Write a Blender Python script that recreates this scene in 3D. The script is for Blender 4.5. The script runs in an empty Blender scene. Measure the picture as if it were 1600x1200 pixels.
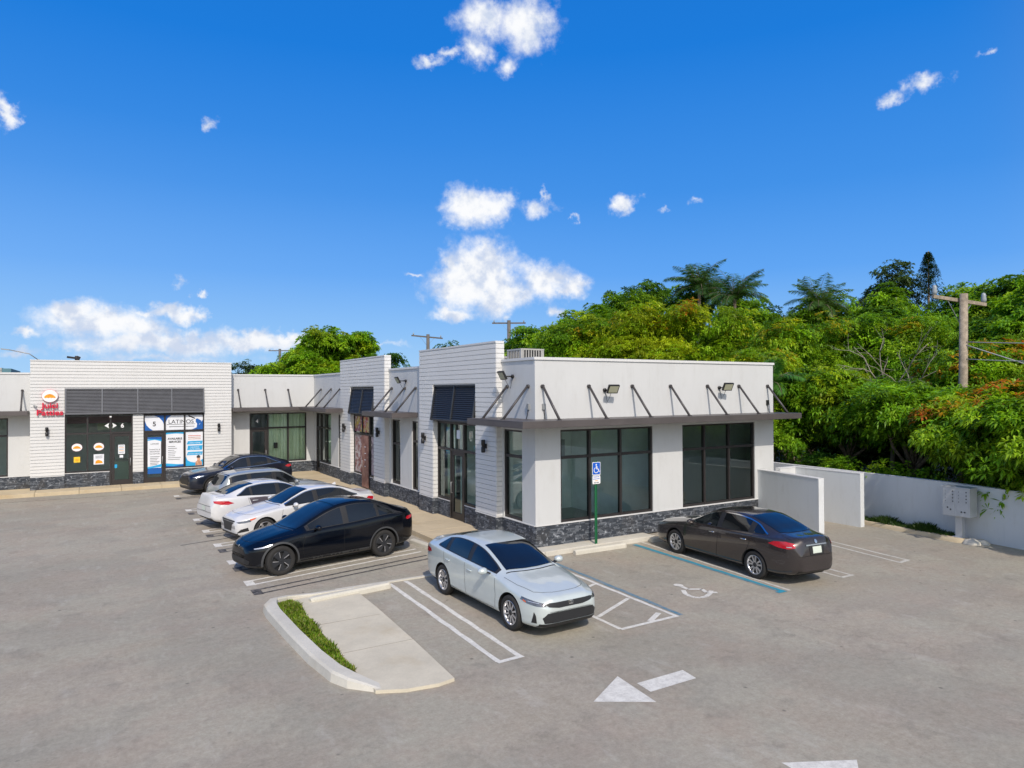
import bpy, bmesh, math, random
import numpy as np
from mathutils import Vector, Matrix
from mathutils.bvhtree import BVHTree
from mathutils.geometry import delaunay_2d_cdt

scene = bpy.context.scene
col = scene.collection
rad = math.radians

# ------------------------------------------------------------------ camera
H = 4.35
yw, pt, ro = rad(31.161), rad(0.569), rad(-0.279)
F = Vector((math.sin(yw)*math.cos(pt), math.cos(yw)*math.cos(pt), math.sin(pt)))
R0 = Vector((math.cos(yw), -math.sin(yw), 0)); U0 = R0.cross(F)
RR = R0*math.cos(ro)+U0*math.sin(ro); UU = -R0*math.sin(ro)+U0*math.cos(ro)
cam = bpy.data.cameras.new('camera'); camo = bpy.data.objects.new('camera', cam); col.objects.link(camo)
m = Matrix.Identity(4)
for i in range(3):
    m[i][0] = RR[i]; m[i][1] = UU[i]; m[i][2] = -F[i]
m[2][3] = H
camo.matrix_world = m
cam.sensor_width = 36; cam.lens = 36*1090.2/1600; cam.clip_end = 3000; cam.clip_start = .1
scene.camera = camo

# ------------------------------------------------------------------ light
SUN = Vector((.30, 1.0, -.95)).normalized()        # direction the light travels
EL = math.asin(-SUN.z); AZ = math.atan2(-SUN.x, -SUN.y)   # compass angle of the sun from +Y towards +X
sun = bpy.data.lights.new('sun', 'SUN'); suno = bpy.data.objects.new('sun', sun); col.objects.link(suno)
sun.energy = 3.25; sun.angle = rad(.5); sun.color = (1, .905, .79)
suno.rotation_euler = SUN.to_track_quat('-Z', 'Y').to_euler(); suno.location = (0, 0, 30)
world = bpy.data.worlds.new('World'); scene.world = world; world.use_nodes = True
scene.view_settings.view_transform = 'Standard'; scene.view_settings.look = 'None'
scene.view_settings.exposure = 0.0; scene.view_settings.gamma = 1

CLOUDS = [(0.5142, 0.4916, 0.0507, 0.0249, .18), (0.5648, 0.4879, 0.0414, 0.032, .12), (0.4955, 0.4547, 0.0276, 0.0222, 0.22), (0.5369, 0.4362, 0.0258, 0.0188, 0.28), (0.4251, 0.4437, 0.0228, 0.0105, 0.15), (0.4543, 0.45, 0.0201, 0.0089, 0.4), (-0.0886, 0.3136, 0.0121, 0.0188, 0.1), (0.1308, 0.3428, 0.0109, 0.009, 0.3), (0.4881, 0.2595, 0.0386, 0.0239, 0), (0.5175, 0.2571, 0.0349, 0.0206, 0), (0.5864, 0.254, 0.0293, 0.0172, 0.35), (0.5911, 0.2737, 0.0092, 0.017, 0.4), (0.6303, 0.2428, 0.0091, 0.0069, 0.5), (0.7047, 0.2591, 0.0196, 0.0119, 0.15), (0.7579, 0.2521, 0.0123, 0.0076, 0.5), (0.7971, 0.2522, 0.0172, 0.0075, 0.5), (0.4987, 0.1691, 0.0477, 0.0373, -0.1), (0.4531, 0.1804, 0.0164, 0.0195, 0.15), (0.5126, 0.1914, 0.0239, 0.023, 0), (0.4803, 0.1467, 0.0477, 0.0286, -0.1), (0.5353, 0.1377, 0.0459, 0.0216, 0), (0.5905, 0.1553, 0.0411, 0.0232, 0), (0.627, 0.1476, 0.0318, 0.0161, 0.1), (0.4637, 0.1078, 0.0329, 0.0109, 0.1), (0.5215, 0.1287, 0.0367, 0.027, 0.1), (0.6086, 0.1127, 0.0146, 0.0118, 0.2), (0.5333, 0.1014, 0.0202, 0.0127, 0.4), (1.0503, 0.3519, 0.0195, 0.0113, 0.3), (1.0782, 0.3634, 0.0235, 0.0124, 0.22), (1.144, 0.3813, 0.0174, 0.0059, 0.35), (-0.0173, 0.0993, 0.0281, 0.0108, 0), (0.0129, 0.09, 0.0277, 0.0126, 0), (0.0513, 0.0821, 0.0326, 0.0145, 0), (0.0899, 0.1031, 0.0225, 0.0098, 0.05), (0.1101, 0.1007, 0.0168, 0.0099, 0.05), (0.0657, 0.0988, 0.0175, 0.0065, 0.2), (0.1025, 0.1414, 0.0167, 0.0098, 0.45), (0.123, 0.1261, 0.0092, 0.005, 0.3), (-0.0651, 0.0696, 0.0175, 0.0067, 0.2), (0.0407, 0.0632, 0.0656, 0.016, 0.1), (0.1138, 0.061, 0.0623, 0.015, 0.1), (0.1762, 0.0692, 0.0488, 0.0119, 0.05), (0.2333, 0.0737, 0.0379, 0.0104, 0.05), (-0.0073, 0.0579, 0.055, 0.0109, 0.35), (0.4076, 0.1593, 0.0235, 0.0053, 0.5), (0.0839, 0.0439, 0.1829, 0.0098, 0.45), (0.3626, 0.0647, 0.0538, 0.0072, 0.6), (-0.0712, 0.0484, 0.0377, 0.009, 0.4),
 (0.01, .088, .070, .020, .05), (.09, .068, .10, .015, .05), (.19, .068, .08, .012, .02),
 (2.6,.35,.25,.06,.1),(3.4,.5,.3,.08,.1),(-1.4,.3,.3,.07,.1),(-2.4,.4,.25,.06,.2),(1.9,.2,.2,.04,.2)]

def build_world():
    nt = world.node_tree; N = nt.nodes; L = nt.links; N.clear()
    def node(t, **k):
        n = N.new(t)
        for a, b in k.items(): setattr(n, a, b)
        return n
    def mth(op, a, b=None, c=None):
        n = node('ShaderNodeMath', operation=op)
        for i, v in enumerate((a, b, c)):
            if v is None: continue
            if isinstance(v, (int, float)): n.inputs[i].default_value = v
            else: L.new(v, n.inputs[i])
        return n.outputs[0]
    out = node('ShaderNodeOutputWorld'); bg = node('ShaderNodeBackground'); L.new(bg.outputs[0], out.inputs[0])
    sky = node('ShaderNodeTexSky', sky_type='NISHITA', sun_disc=False)
    sky.sun_elevation = EL; sky.sun_rotation = AZ
    sky.altitude = 0; sky.air_density = 1.0; sky.dust_density = 1.5; sky.ozone_density = 1.2
    tc = node('ShaderNodeTexCoord'); sp = node('ShaderNodeSeparateXYZ'); L.new(tc.outputs['Generated'], sp.inputs[0])
    az = mth('ARCTAN2', sp.outputs[0], sp.outputs[1]); el = mth('ARCSINE', sp.outputs[2])
    def noise(scale, det, rough, vec=None):
        n = node('ShaderNodeTexNoise'); n.inputs['Scale'].default_value = scale; n.inputs['Detail'].default_value = det
        n.inputs['Roughness'].default_value = rough; L.new(vec or tc.outputs['Generated'], n.inputs['Vector']); return n
    n1 = noise(22, 8, .62); n2 = noise(70, 5, .6)
    s1 = node('ShaderNodeSeparateXYZ'); L.new(n1.outputs['Color'], s1.inputs[0])
    s2 = node('ShaderNodeSeparateXYZ'); L.new(n2.outputs['Color'], s2.inputs[0])
    azd = mth('ADD', az, mth('ADD', mth('MULTIPLY', mth('SUBTRACT', s1.outputs[0], .5), .066), mth('MULTIPLY', mth('SUBTRACT', s2.outputs[0], .5), .022)))
    eld = mth('ADD', el, mth('ADD', mth('MULTIPLY', mth('SUBTRACT', s1.outputs[1], .5), .042), mth('MULTIPLY', mth('SUBTRACT', s2.outputs[1], .5), .016)))
    cb = node('ShaderNodeCombineXYZ'); L.new(azd, cb.inputs[0]); L.new(eld, cb.inputs[1])
    best = None
    for a, e, ra, re, w in CLOUDS:
        mp = node('ShaderNodeVectorMath', operation='MULTIPLY_ADD'); L.new(cb.outputs[0], mp.inputs[0])
        ra *= 1.42; re *= 1.5
        mp.inputs[1].default_value = (1/ra, 1/re, 0); mp.inputs[2].default_value = (-a/ra, -e/re, 0)
        ln = node('ShaderNodeVectorMath', operation='LENGTH'); L.new(mp.outputs[0], ln.inputs[0])
        v = mth('ADD', ln.outputs['Value'], w)
        best = v if best is None else mth('SMOOTH_MIN', best, v, .25)
    dens = mth('SUBTRACT', 1.0, best)                       # >0 inside
    wisp = mth('MULTIPLY', mth('SUBTRACT', s1.outputs[2], .5), .9)
    wisp2 = mth('MULTIPLY', mth('SUBTRACT', s2.outputs[2], .5), .55)
    dd = mth('ADD', dens, mth('ADD', wisp, wisp2))
    mr = node('ShaderNodeMapRange', interpolation_type='SMOOTHSTEP'); L.new(dd, mr.inputs[0])
    mr.inputs[1].default_value = .0; mr.inputs[2].default_value = .78
    # shading: thick cores bright, undersides and thin banks greyer
    n3 = noise(34, 6, .55)
    shade = node('ShaderNodeMapRange', interpolation_type='SMOOTHSTEP'); L.new(n3.outputs[0], shade.inputs[0])
    shade.inputs[1].default_value = .36; shade.inputs[2].default_value = .58
    shade.inputs[3].default_value = .0; shade.inputs[4].default_value = 1.0
    low = node('ShaderNodeMapRange', interpolation_type='SMOOTHSTEP'); L.new(eld, low.inputs[0])
    low.inputs[1].default_value = .03; low.inputs[2].default_value = .085; low.inputs[3].default_value = .35; low.inputs[4].default_value = 1
    cc = node('ShaderNodeMix', data_type='RGBA'); L.new(mth('MULTIPLY', shade.outputs[0], low.outputs[0]), cc.inputs[0])
    cc.inputs[6].default_value = (.62, .70, .86, 1); cc.inputs[7].default_value = (.97, .98, 1.0, 1)
    cs = node('ShaderNodeVectorMath', operation='SCALE'); L.new(cc.outputs[2], cs.inputs[0]); cs.inputs[3].default_value = 1/SKY_STR
    # clear sky: physical sky blended with the deep polarised blue of the day
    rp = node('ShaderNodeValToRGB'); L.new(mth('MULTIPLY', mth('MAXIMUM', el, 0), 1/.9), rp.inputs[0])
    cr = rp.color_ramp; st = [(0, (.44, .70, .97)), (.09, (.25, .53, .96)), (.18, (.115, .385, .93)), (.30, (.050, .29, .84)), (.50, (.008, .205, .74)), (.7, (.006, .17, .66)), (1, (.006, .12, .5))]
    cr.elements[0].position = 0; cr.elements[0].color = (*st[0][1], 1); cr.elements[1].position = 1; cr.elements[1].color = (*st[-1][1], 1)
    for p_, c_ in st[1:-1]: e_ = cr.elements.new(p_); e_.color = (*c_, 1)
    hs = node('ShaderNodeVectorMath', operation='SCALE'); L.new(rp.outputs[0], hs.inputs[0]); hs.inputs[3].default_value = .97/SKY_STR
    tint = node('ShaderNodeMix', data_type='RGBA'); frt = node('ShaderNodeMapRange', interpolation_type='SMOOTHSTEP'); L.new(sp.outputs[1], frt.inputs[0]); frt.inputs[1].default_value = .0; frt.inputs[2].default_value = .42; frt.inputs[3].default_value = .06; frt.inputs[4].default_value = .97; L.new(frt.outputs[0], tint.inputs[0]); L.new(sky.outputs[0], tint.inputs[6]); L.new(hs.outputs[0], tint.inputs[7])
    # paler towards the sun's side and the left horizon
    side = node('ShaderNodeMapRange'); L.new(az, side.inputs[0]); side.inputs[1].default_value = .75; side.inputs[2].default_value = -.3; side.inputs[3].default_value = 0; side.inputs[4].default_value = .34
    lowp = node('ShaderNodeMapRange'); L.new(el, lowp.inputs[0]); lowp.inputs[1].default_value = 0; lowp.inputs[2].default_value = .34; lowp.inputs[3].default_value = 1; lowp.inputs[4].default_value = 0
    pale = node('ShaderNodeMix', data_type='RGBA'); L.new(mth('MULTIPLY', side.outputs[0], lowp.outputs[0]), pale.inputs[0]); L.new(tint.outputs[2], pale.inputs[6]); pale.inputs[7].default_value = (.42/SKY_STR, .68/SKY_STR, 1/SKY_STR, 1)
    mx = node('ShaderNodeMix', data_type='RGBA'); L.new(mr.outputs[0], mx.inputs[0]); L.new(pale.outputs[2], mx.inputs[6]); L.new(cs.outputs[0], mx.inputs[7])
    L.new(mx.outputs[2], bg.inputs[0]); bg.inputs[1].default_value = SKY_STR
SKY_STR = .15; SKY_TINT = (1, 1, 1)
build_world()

# ------------------------------------------------------------------ helpers
def tag(o, label=None, cat=None, group=None, kind=None):
    if label: o['label'] = label
    if cat: o['category'] = cat
    if group: o['group'] = group
    if kind: o['kind'] = kind
    return o
def empty(name, loc=(0, 0, 0), rz=0, **k):
    o = bpy.data.objects.new(name, None); col.objects.link(o); o.location = loc; o.rotation_euler = (0, 0, rz)
    o.empty_display_size = .3
    return tag(o, **k)
def copy_tree(o, parent=None):
    c = o.copy(); col.objects.link(c)
    c.parent = parent
    for ch in list(o.children): copy_tree(ch, c)
    return c
def in_hex(c): return c

class MB:
    """collects faces; build() links them as one mesh object"""
    def __init__(s): s.v = []; s.f = []; s.m = []; s.uv = {}; s.sm = []
    def face(s, pts, mi=0, uv=None, smooth=False):
        n = len(s.v); s.v += [tuple(p) for p in pts]; s.f.append(tuple(range(n, n+len(pts)))); s.m.append(mi); s.sm.append(smooth)
        if uv: s.uv[len(s.f)-1] = uv
        return s
    def add(s, vs, fs, mi=0, smooth=False):
        n = len(s.v); s.v += [tuple(p) for p in vs]
        for f in fs: s.f.append(tuple(i+n for i in f)); s.m.append(mi); s.sm.append(smooth)
        return s
    def box(s, x0, x1, y0, y1, z0, z1, mi=0):
        if x0 > x1: x0, x1 = x1, x0
        if y0 > y1: y0, y1 = y1, y0
        vs = [(x0, y0, z0), (x1, y0, z0), (x1, y1, z0), (x0, y1, z0), (x0, y0, z1), (x1, y0, z1), (x1, y1, z1), (x0, y1, z1)]
        return s.add(vs, [(0, 3, 2, 1), (4, 5, 6, 7), (0, 1, 5, 4), (1, 2, 6, 5), (2, 3, 7, 6), (3, 0, 4, 7)], mi)
    def obox(s, p, d, w, h, mi=0, up=(0, 0, 1)):
        """beam from p along vector d, section w x h"""
        p = Vector(p); d = Vector(d); n = d.normalized(); up = Vector(up)
        a = n.cross(up)
        if a.length < 1e-4: a = Vector((1, 0, 0))
        a.normalize(); b = a.cross(n)
        vs = []
        for q in (p, p+d):
            for sa, sb in ((-1, -1), (1, -1), (1, 1), (-1, 1)): vs.append(q+a*sa*w/2+b*sb*h/2)
        return s.add(vs, [(0, 1, 2, 3), (7, 6, 5, 4), (0, 4, 5, 1), (1, 5, 6, 2), (2, 6, 7, 3), (3, 7, 4, 0)], mi)
    def tube(s, pts, r, n=8, mi=0, caps=True, smooth=True):
        pts = [Vector(p) for p in pts]; rs = r if isinstance(r, (list, tuple)) else [r]*len(pts)
        base = len(s.v); a = None
        for i, p in enumerate(pts):
            d = (pts[min(i+1, len(pts)-1)]-pts[max(i-1, 0)]).normalized()
            if a is None: a = d.orthogonal().normalized()
            a = (a-d*a.dot(d)).normalized(); b = d.cross(a)
            for k in range(n):
                t = 2*math.pi*k/n; s.v.append(tuple(p+(a*math.cos(t)+b*math.sin(t))*rs[i]))
        for i in range(len(pts)-1):
            for k in range(n):
                s.f.append((base+i*n+k, base+i*n+(k+1) % n, base+(i+1)*n+(k+1) % n, base+(i+1)*n+k)); s.m.append(mi); s.sm.append(smooth)
        if caps:
            s.f.append(tuple(base+k for k in range(n))[::-1]); s.m.append(mi); s.sm.append(False)
            s.f.append(tuple(base+(len(pts)-1)*n+k for k in range(n))); s.m.append(mi); s.sm.append(False)
        return s
    def lathe(s, prof, c=(0, 0, 0), axis='Y', n=24, mi=0, closed=False, smooth=True):
        base = len(s.v)
        for (r, h) in prof:
            for k in range(n):
                t = 2*math.pi*k/n; a, b = r*math.cos(t), r*math.sin(t)
                p = (a, h, b) if axis == 'Y' else ((h, a, b) if axis == 'X' else (a, b, h))
                s.v.append((p[0]+c[0], p[1]+c[1], p[2]+c[2]))
        m_ = len(prof)
        for i in range(m_ if closed else m_-1):
            for k in range(n):
                j = (i+1) % m_
                s.f.append((base+i*n+k, base+i*n+(k+1) % n, base+j*n+(k+1) % n, base+j*n+k)); s.m.append(mi); s.sm.append(smooth)
        return s
    def prism(s, poly, z0, z1, mi=0, mside=None):
        n = len(poly)
        a = sum(poly[i][0]*poly[(i+1) % n][1]-poly[(i+1) % n][0]*poly[i][1] for i in range(n))
        if a < 0: poly = poly[::-1]
        vs = [(x, y, z0) for x, y in poly]+[(x, y, z1) for x, y in poly]
        s.add(vs, [tuple(range(n, 2*n)), tuple(range(n))[::-1]], mi)
        s.add(vs, [(i, (i+1) % n, n+(i+1) % n, n+i) for i in range(n)], mi if mside is None else mside)
        return s
    def build(s, name, mats, parent=None, uvfn=None, loc=None, bevel=0):
        me = bpy.data.meshes.new(name); me.from_pydata(s.v, [], s.f)
        mats = mats if isinstance(mats, (list, tuple)) else [mats]
        for mm in mats: me.materials.append(mm)
        me.polygons.foreach_set('material_index', s.m); me.polygons.foreach_set('use_smooth', s.sm)
        o = bpy.data.objects.new(name, me); col.objects.link(o)
        if parent: o.parent = parent
        if loc: o.location = loc
        if bevel:
            bm = bmesh.new(); bm.from_mesh(me); bmesh.ops.remove_doubles(bm, verts=bm.verts, dist=1e-5)
            es = [e for e in bm.edges if len(e.link_faces) == 2 and e.calc_face_angle(0) > .6]
            bmesh.ops.bevel(bm, geom=es, offset=bevel, segments=2, affect='EDGES', profile=.6); bm.to_mesh(me); bm.free()
        me.update()
        return o

class Face:
    """a facade plane; u runs along it, d outward, z up"""
    def __init__(s, o, u, n): s.o = Vector(o); s.u = Vector(u); s.n = Vector(n)
    def P(s, u, d, z): p = s.o+s.u*u+s.n*d; return Vector((p.x, p.y, z))
    def box(s, mb, u0, u1, d0, d1, z0, z1, mi=0):
        vs = [s.P(u, d, z) for z in (z0, z1) for u, d in ((u0, d0), (u1, d0), (u1, d1), (u0, d1))]
        fs = [(0, 3, 2, 1), (4, 5, 6, 7), (0, 1, 5, 4), (1, 2, 6, 5), (2, 3, 7, 6), (3, 0, 4, 7)]
        if s.u.cross(s.n).z < 0: fs = [f[::-1] for f in fs]
        if u1 < u0: fs = [f[::-1] for f in fs]
        if d1 < d0: fs = [f[::-1] for f in fs]
        return mb.add(vs, fs, mi)
    def sheet(s, mb, u0, u1, d, z0, z1, mi=0):
        pts = [s.P(u0, d, z0), s.P(u1, d, z0), s.P(u1, d, z1), s.P(u0, d, z1)]
        n = (pts[1]-pts[0]).cross(pts[3]-pts[0])
        uv = [(0, 0), (1, 0), (1, 1), (0, 1)]
        if n.dot(s.n) < 0: pts = pts[::-1]; uv = uv[::-1]
        mb.face(pts, mi); return mb
    def wall(s, mb, u0, u1, z0, z1, d0, d1, holes, mi=0):
        """solid wall from depth d1 (outer) to d0 (inner) with rectangular holes"""
        us = sorted({u0, u1, *[h[0] for h in holes], *[h[1] for h in holes]}); us = [u for u in us if u0 <= u <= u1]
        zs = sorted({z0, z1, *[h[2] for h in holes], *[h[3] for h in holes]}); zs = [z for z in zs if z0 <= z <= z1]
        def solid(i, j):
            if i < 0 or j < 0 or i >= len(us)-1 or j >= len(zs)-1: return False
            cu, cz = (us[i]+us[i+1])/2, (zs[j]+zs[j+1])/2
            return not any(h[0] < cu < h[1] and h[2] < cz < h[3] for h in holes)
        def q(pts, want):
            pts = [s.P(*p) for p in pts]; n = (pts[1]-pts[0]).cross(pts[2]-pts[0])
            if n.dot(want) < 0: pts = pts[::-1]
            mb.face(pts, mi)
        for i in range(len(us)-1):
            for j in range(len(zs)-1):
                if not solid(i, j): continue
                a, b, c, e = us[i], us[i+1], zs[j], zs[j+1]
                q([(a, d1, c), (b, d1, c), (b, d1, e), (a, d1, e)], s.n)
                q([(a, d0, c), (b, d0, c), (b, d0, e), (a, d0, e)], -s.n)
                if not solid(i-1, j): q([(a, d0, c), (a, d1, c), (a, d1, e), (a, d0, e)], -s.u)
                if not solid(i+1, j): q([(b, d0, c), (b, d1, c), (b, d1, e), (b, d0, e)], s.u)
                if not solid(i, j-1): q([(a, d0, c), (b, d0, c), (b, d1, c), (a, d1, c)], Vector((0, 0, -1)))
                if not solid(i, j+1): q([(a, d0, e), (b, d0, e), (b, d1, e), (a, d1, e)], Vector((0, 0, 1)))
        return mb

# ------------------------------------------------------------------ materials
def new_mat(name):
    m_ = bpy.data.materials.new(name); m_.use_nodes = True
    nt = m_.node_tree; b = nt.nodes['Principled BSDF']; return m_, nt, b
def nd(nt, t, **k):
    n = nt.nodes.new(t)
    for a, b in k.items(): setattr(n, a, b)
    return n
def lin(c): return tuple(((x/255)/12.92 if x/255 <= .04045 else ((x/255+.055)/1.055)**2.4) for x in c)
def noise_fac(nt, scale, detail=4, rough=.6, coord='Object', lo=.35, hi=.65, stretch=None):
    tc = nd(nt, 'ShaderNodeTexCoord'); n = nd(nt, 'ShaderNodeTexNoise')
    n.inputs['Scale'].default_value = scale; n.inputs['Detail'].default_value = detail; n.inputs['Roughness'].default_value = rough
    if stretch:
        mp = nd(nt, 'ShaderNodeMapping'); mp.inputs['Scale'].default_value = stretch
        nt.links.new(tc.outputs[coord], mp.inputs[0]); nt.links.new(mp.outputs[0], n.inputs['Vector'])
    else: nt.links.new(tc.outputs[coord], n.inputs['Vector'])
    mr = nd(nt, 'ShaderNodeMapRange'); mr.inputs[1].default_value = lo; mr.inputs[2].default_value = hi; mr.clamp = True
    nt.links.new(n.outputs[0], mr.inputs[0]); return mr.outputs[0]
def mixc(nt, fac, a, b, blend='MIX'):
    x = nd(nt, 'ShaderNodeMix', data_type='RGBA', blend_type=blend)
    if isinstance(fac, (int, float)): x.inputs[0].default_value = fac
    else: nt.links.new(fac, x.inputs[0])
    for i, v in ((6, a), (7, b)):
        if isinstance(v, tuple): x.inputs[i].default_value = (*v[:3], 1)
        else: nt.links.new(v, x.inputs[i])
    return x.outputs[2]
def bump(nt, b, h, strength=.3, dist=.01):
    n = nd(nt, 'ShaderNodeBump'); n.inputs['Strength'].default_value = strength; n.inputs['Distance'].default_value = dist
    nt.links.new(h, n.inputs['Height']); nt.links.new(n.outputs[0], b.inputs['Normal'])
def simple(name, c, rough=.6, metal=0, var=.0, vscale=3, bmp=0, bscale=80, coat=0, spec=None):
    m_, nt, b = new_mat(name)
    b.inputs['Roughness'].default_value = rough; b.inputs['Metallic'].default_value = metal
    if coat: b.inputs['Coat Weight'].default_value = coat; b.inputs['Coat Roughness'].default_value = .03
    if spec is not None: b.inputs['Specular IOR Level'].default_value = spec
    f = noise_fac(nt, vscale, 5)
    v = max(var, .04)
    nt.links.new(mixc(nt, f, tuple(x*(1-v) for x in c), tuple(min(1, x*(1+v)) for x in c)), b.inputs['Base Color'])
    if bmp: bump(nt, b, noise_fac(nt, bscale, 3), bmp, .006)
    return m_
def stucco(name, c, dirt=.25):
    m_, nt, b = new_mat(name); b.inputs['Roughness'].default_value = .85
    a = noise_fac(nt, .7, 6, .65, lo=.3, hi=.7, stretch=(1, 1, .5)); k_ = noise_fac(nt, 5, 5, .7, lo=.58, hi=.74, stretch=(1, 1, .07)); d = noise_fac(nt, 3.5, 5, .7, lo=.52, hi=.75, stretch=(1, 1, .35))
    base = mixc(nt, a, tuple(x*.94 for x in c), c)
    dm = nd(nt, 'ShaderNodeMath', operation='MULTIPLY'); nt.links.new(d, dm.inputs[0]); dm.inputs[1].default_value = dirt
    km = nd(nt, 'ShaderNodeMath', operation='MULTIPLY'); nt.links.new(k_, km.inputs[0]); km.inputs[1].default_value = .22
    base = mixc(nt, km.outputs[0], base, tuple(x*y for x, y in zip(c, (.70, .69, .66))))
    nt.links.new(mixc(nt, dm.outputs[0], base, tuple(x*y for x, y in zip(c, (.72, .70, .66)))), b.inputs['Base Color'])
    bump(nt, b, noise_fac(nt, 60, 4, lo=.2, hi=.8), .35, .006); return m_

M = {}
M['stucco'] = stucco('white_stucco', (.59, .60, .60))
M['siding'] = stucco('white_siding', (.70, .70, .69), .15)
M['grey_stucco'] = stucco('grey_stucco', (.66, .685, .70), .35)
M['white_edge'] = stucco('white_trim', (.66, .665, .665), .15)
M['frame'] = simple('bronze_frame', (.045, .040, .040), .42, .4)
M['canopy'] = simple('bronze_canopy', (.105, .092, .090), .45, .25, .12, 1.5)
M['rod'] = simple('rod_metal', (.075, .070, .072), .45, .3)
M['louvre'] = simple('louvre_grey', (.16, .165, .18), .42, .4, .06)
M['louvre_dark'] = simple('louvre_charcoal', (.042, .046, .052), .45, .3, .06)
M['roof'] = simple('roof_membrane', (.55, .55, .54), .9, 0, .15)
M['floor'] = simple('interior_floor', (.38, .37, .35), .5)
M['inwall'] = simple('interior_wall', (.90, .91, .89), .9)
M['inceil'] = simple('interior_ceiling', (.8, .8, .8), .9)
M['dark'] = simple('black_metal', (.012, .012, .013), .45)
M['galv'] = simple('galvanised', (.36, .37, .37), .5, .5, .15)
M['ac'] = simple('beige_metal', (.42, .41, .38), .55, .1, .1)
M['green_paint'] = simple('green_post', (.012, .13, .05), .5)
M['white_paint'] = simple('white_plain', (.80, .80, .80), .6)
M['blue'] = simple('sign_blue', (.005, .10, .55), .5)
M['black_text'] = simple('black_print', (.02, .02, .025), .6)
M['red'] = simple('red_plastic', (.62, .008, .045), .35)
M['orange'] = simple('orange_print', (.85, .33, .015), .5, 0, .25, 14)
M['yellow'] = simple('yellow_print', (.85, .55, .03), .5)
M['deepblue'] = simple('deep_blue_print', (.005, .10, .38), .5)
M['cyan'] = simple('cyan_print', (.02, .36, .68), .5)
M['paper'] = simple('paper_white', (.74, .76, .80), .6)
M['skin_print'] = simple('warm_print', (.50, .26, .16), .6, 0, .4, 9)
M['bark'] = simple('bark', (.22, .17, .125), .9, 0, .35, 8, .6, 30)
M['wood'] = simple('weathered_pole_wood', (.30, .25, .19), .9, 0, .3, 6, .5, 40)
M['ceramic'] = simple('insulator_grey', (.30, .33, .35), .4)
M['lens'] = simple('lamp_lens', (.42, .42, .30), .25)
M['mail'] = simple('mailbox_grey', (.50, .52, .54), .5, .15, .05)
M['wire'] = simple('black_wire', (.03, .03, .03), .6)
M['wire_pale'] = simple('pale_wire', (.35, .35, .36), .5, .4)
M['plate'] = simple('plate_print', (.60, .66, .58), .5)

def glass(name, tint, refl=1.0, ior=1.5):
    m_, nt, b = new_mat(name); nt.nodes.remove(b)
    out = nt.nodes['Material Output']
    tr = nd(nt, 'ShaderNodeBsdfTransparent'); tr.inputs[0].default_value = (*tint, 1)
    gl = nd(nt, 'ShaderNodeBsdfGlossy'); gl.inputs['Roughness'].default_value = .012; gl.inputs['Color'].default_value = (.92, 1, .98, 1)
    fr = nd(nt, 'ShaderNodeFresnel'); fr.inputs[0].default_value = ior
    ad = nd(nt, 'ShaderNodeMath', operation='MULTIPLY_ADD'); nt.links.new(fr.outputs[0], ad.inputs[0]); ad.inputs[1].default_value = refl; ad.inputs[2].default_value = .03; ad.use_clamp = True
    # rolled panes are never quite flat
    bp = nd(nt, 'ShaderNodeBump'); bp.inputs['Strength'].default_value = .04; bp.inputs['Distance'].default_value = .02
    nt.links.new(noise_fac(nt, 1.3, 1, lo=0, hi=1), bp.inputs['Height']); nt.links.new(bp.outputs[0], gl.inputs['Normal'])
    mx = nd(nt, 'ShaderNodeMixShader'); nt.links.new(ad.outputs[0], mx.inputs[0]); nt.links.new(tr.outputs[0], mx.inputs[1]); nt.links.new(gl.outputs[0], mx.inputs[2])
    nt.links.new(mx.outputs[0], out.inputs[0]); return m_
M['glass'] = glass('green_tinted_glass', (.78, .92, .88), 1.25)
M['smoked'] = glass('smoked_glass', (.28, .30, .29), 1.0)

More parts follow.
